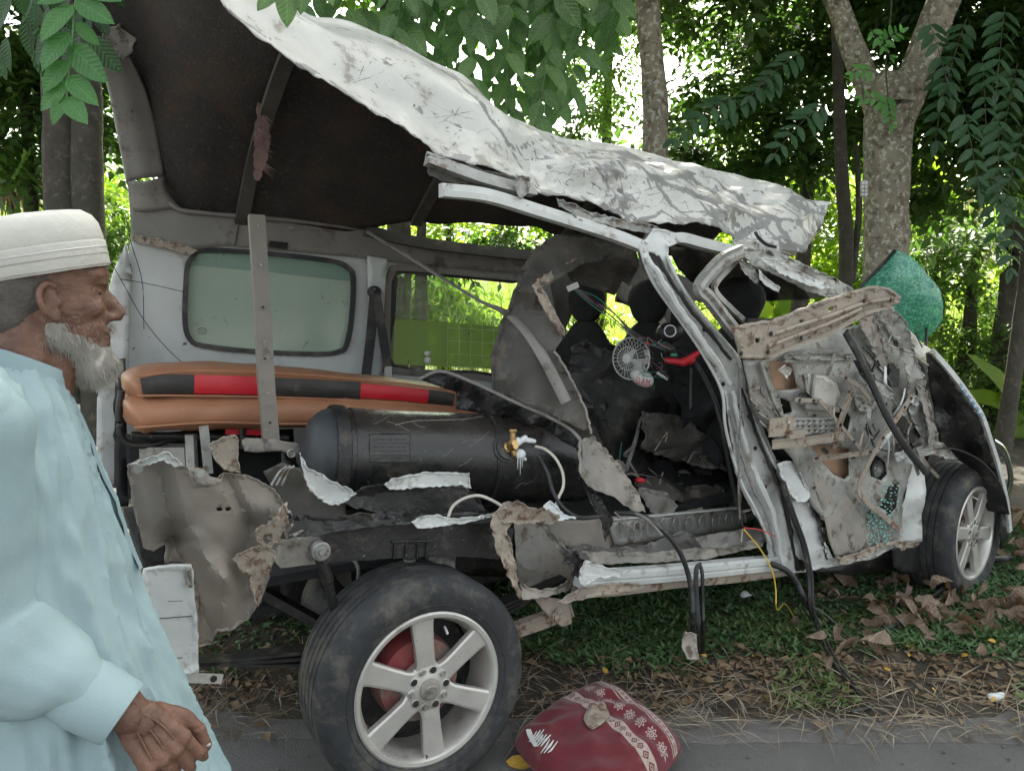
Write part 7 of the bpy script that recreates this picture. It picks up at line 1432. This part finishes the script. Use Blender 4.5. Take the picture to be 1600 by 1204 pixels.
def medal(a, b, f):
    w = (b-a); x = M_('DIVIDE', M_('SUBTRACT', U_, (a+b)/2), w); y = M_('SUBTRACT', M_('FRACT', M_('MULTIPLY', V_, f)), .5)
    rr = M_('SQRT', M_('ADD', M_('MULTIPLY', x, x), M_('MULTIPLY', y, y))); an = M_('ARCTAN2', y, x); pet = M_('ADD', .33, M_('MULTIPLY', M_('SINE', M_('MULTIPLY', an, 8.0)), .07))
    f1 = inband(rr, .10, .19); f2 = M_('MULTIPLY', M_('LESS_THAN', rr, pet), M_('GREATER_THAN', rr, M_('SUBTRACT', pet, .09))); core = M_('LESS_THAN', rr, .05)
    return M_('MULTIPLY', M_('MAXIMUM', M_('MAXIMUM', f1, f2), core), inband(U_, a, b))
pt_ = M_('MAXIMUM', M_('MAXIMUM', bandpat(.50, .60, 18), bandpat(.84, .90, 22)), M_('MAXIMUM', medal(.65, .78, 9.0), inband(U_, .815, .825)))
th = ntex(n, l, 60, 4); base = mix(n, l, ramp(n, l, th.outputs[0], .35, .65), (.125, .0035, .012), (.090, .003, .009))
dirt = ntex(n, l, 7, 6); base = mix(n, l, math_(n, l, 'MULTIPLY', ramp(n, l, dirt.outputs[0], .62, .75), .5), base, (.26, .15, .13))
sp_ = math_(n, l, 'MULTIPLY', pt_, ramp(n, l, ntex(n, l, 120, 3).outputs[0], .30, .42)); l.new(mix(n, l, sp_, base, (.36, .29, .26)), bs.inputs['Base Color']); bs.inputs['Roughness'].default_value = .85
bs.inputs['Sheen Weight'].default_value = .2
bump(n, l, bs, ntex(n, l, 240, 4).outputs[0], .3, .004)
# pillow axes on the ground, from the photograph's corners
c00, c10, c01, c11 = G(786, 1160, .06), G(940, 1064, .06), G(938, 1290, .06), G(1082, 1168, .06)
NX, NY = 60, 44; vs, fs, uvs = [], [], []
def pil(i, j, side):
    s, t = i/NX, j/NY; a = (c00.lerp(c10, s)); b = c01.lerp(c11, s); p = a.lerp(b, t); ex = (2*s-1); ey = (2*t-1)
    pin = 1-.12*(abs(ex)*abs(ey))**2.0; pin2 = pin; c = (c00+c10+c01+c11)/4; p = c+(p-c)*min(pin, pin2)
    h = (max(0, 1-abs(ex)**3.6)*max(0, 1-abs(ey)**3.6))**.48
    wr_ = .012*(1-abs(noise.noise(Vector((p.x*9, p.y*9, 0))))*3)*h+.006*noise.noise(Vector((p.x*22, p.y*22, 1)))+.010*max(0, abs(ex)-.7)*math.sin(t*26)
    return Vector((p.x, p.y,   .058+(.084*h+wr_*.9 if side else -.05*h)))
idx = {}
for side in (1, 0):
    for j in range(NY+1):
        for i in range(NX+1): idx[(side, i, j)] = len(vs); vs.append(pil(i, j, side)); uvs.append((i/NX, j/NY))
for side in (1, 0):
    for j in range(NY):
        for i in range(NX):
            q = [idx[(side, i, j)], idx[(side, i+1, j)], idx[(side, i+1, j+1)], idx[(side, i, j+1)]]; fs.append(tuple(q if side else q[::-1]))
rim = [(i, 0) for i in range(NX)]+[(NX, j) for j in range(NY)]+[(i, NY) for i in range(NX, 0, -1)]+[(0, j) for j in range(NY, 0, -1)]
for a, b in zip(rim, rim[1:]+rim[:1]): fs.append((idx[(1, *a)], idx[(0, *a)], idx[(0, *b)], idx[(1, *b)]))
po = obj('pillow_case', (vs, fs), m, pill, smooth=70); uvl = po.data.uv_layers.new(name='UVMap')
for lp in po.data.loops: uvl.data[lp.index].uv = uvs[lp.vertex_index]
def onp(s, t, h=.003): return pil(s*NX, t*NY, 1)+ZD*h
obj('seam_piping', tube([pil(i, j, 1) for i, j in rim[::2]]+[pil(0, 0, 1)], .004, 6), m, po)
pat = []; P_ = [(.36, .02), (.44, .20), (.50, .36), (.56, .46), (.62, .50), (.66, .44), (.62, .34), (.56, .22), (.48, .08), (.42, .0)]
grid = [[onp(.36+.26*t+(a-2)*.030*math.sin(.25+t*2.7), .56-.16*t+(a-2)*.035*math.sin(.25+t*2.7), .007+.003*math.sin(a*2+t*9)) for a in range(5)] for t in np.linspace(0, 1, 16)]
obj('brown_patch', ([p for r in grid for p in r], [(j*5+i, j*5+i+1, j*5+i+6, j*5+i+5) for j in range(15) for i in range(4)]), tanm, po, smooth=60, thick=.003)
for k in range(9):
    s0 = .22+.026*k; obj('white_mark', tube([onp(.04+.01*(k % 3), s0), onp(.08+.015*(k % 2), s0+.012), onp(.12+.015*((k*7) % 3), s0+.004)], .0032+.001*(k % 2), 6, [.3, 1, .4]), plastw, po)
obj('white_mark', strap([onp(.10, .14), onp(.08, .19), onp(.06, .26), onp(.05, .32)], .02, .002, ZD), plastw, po)
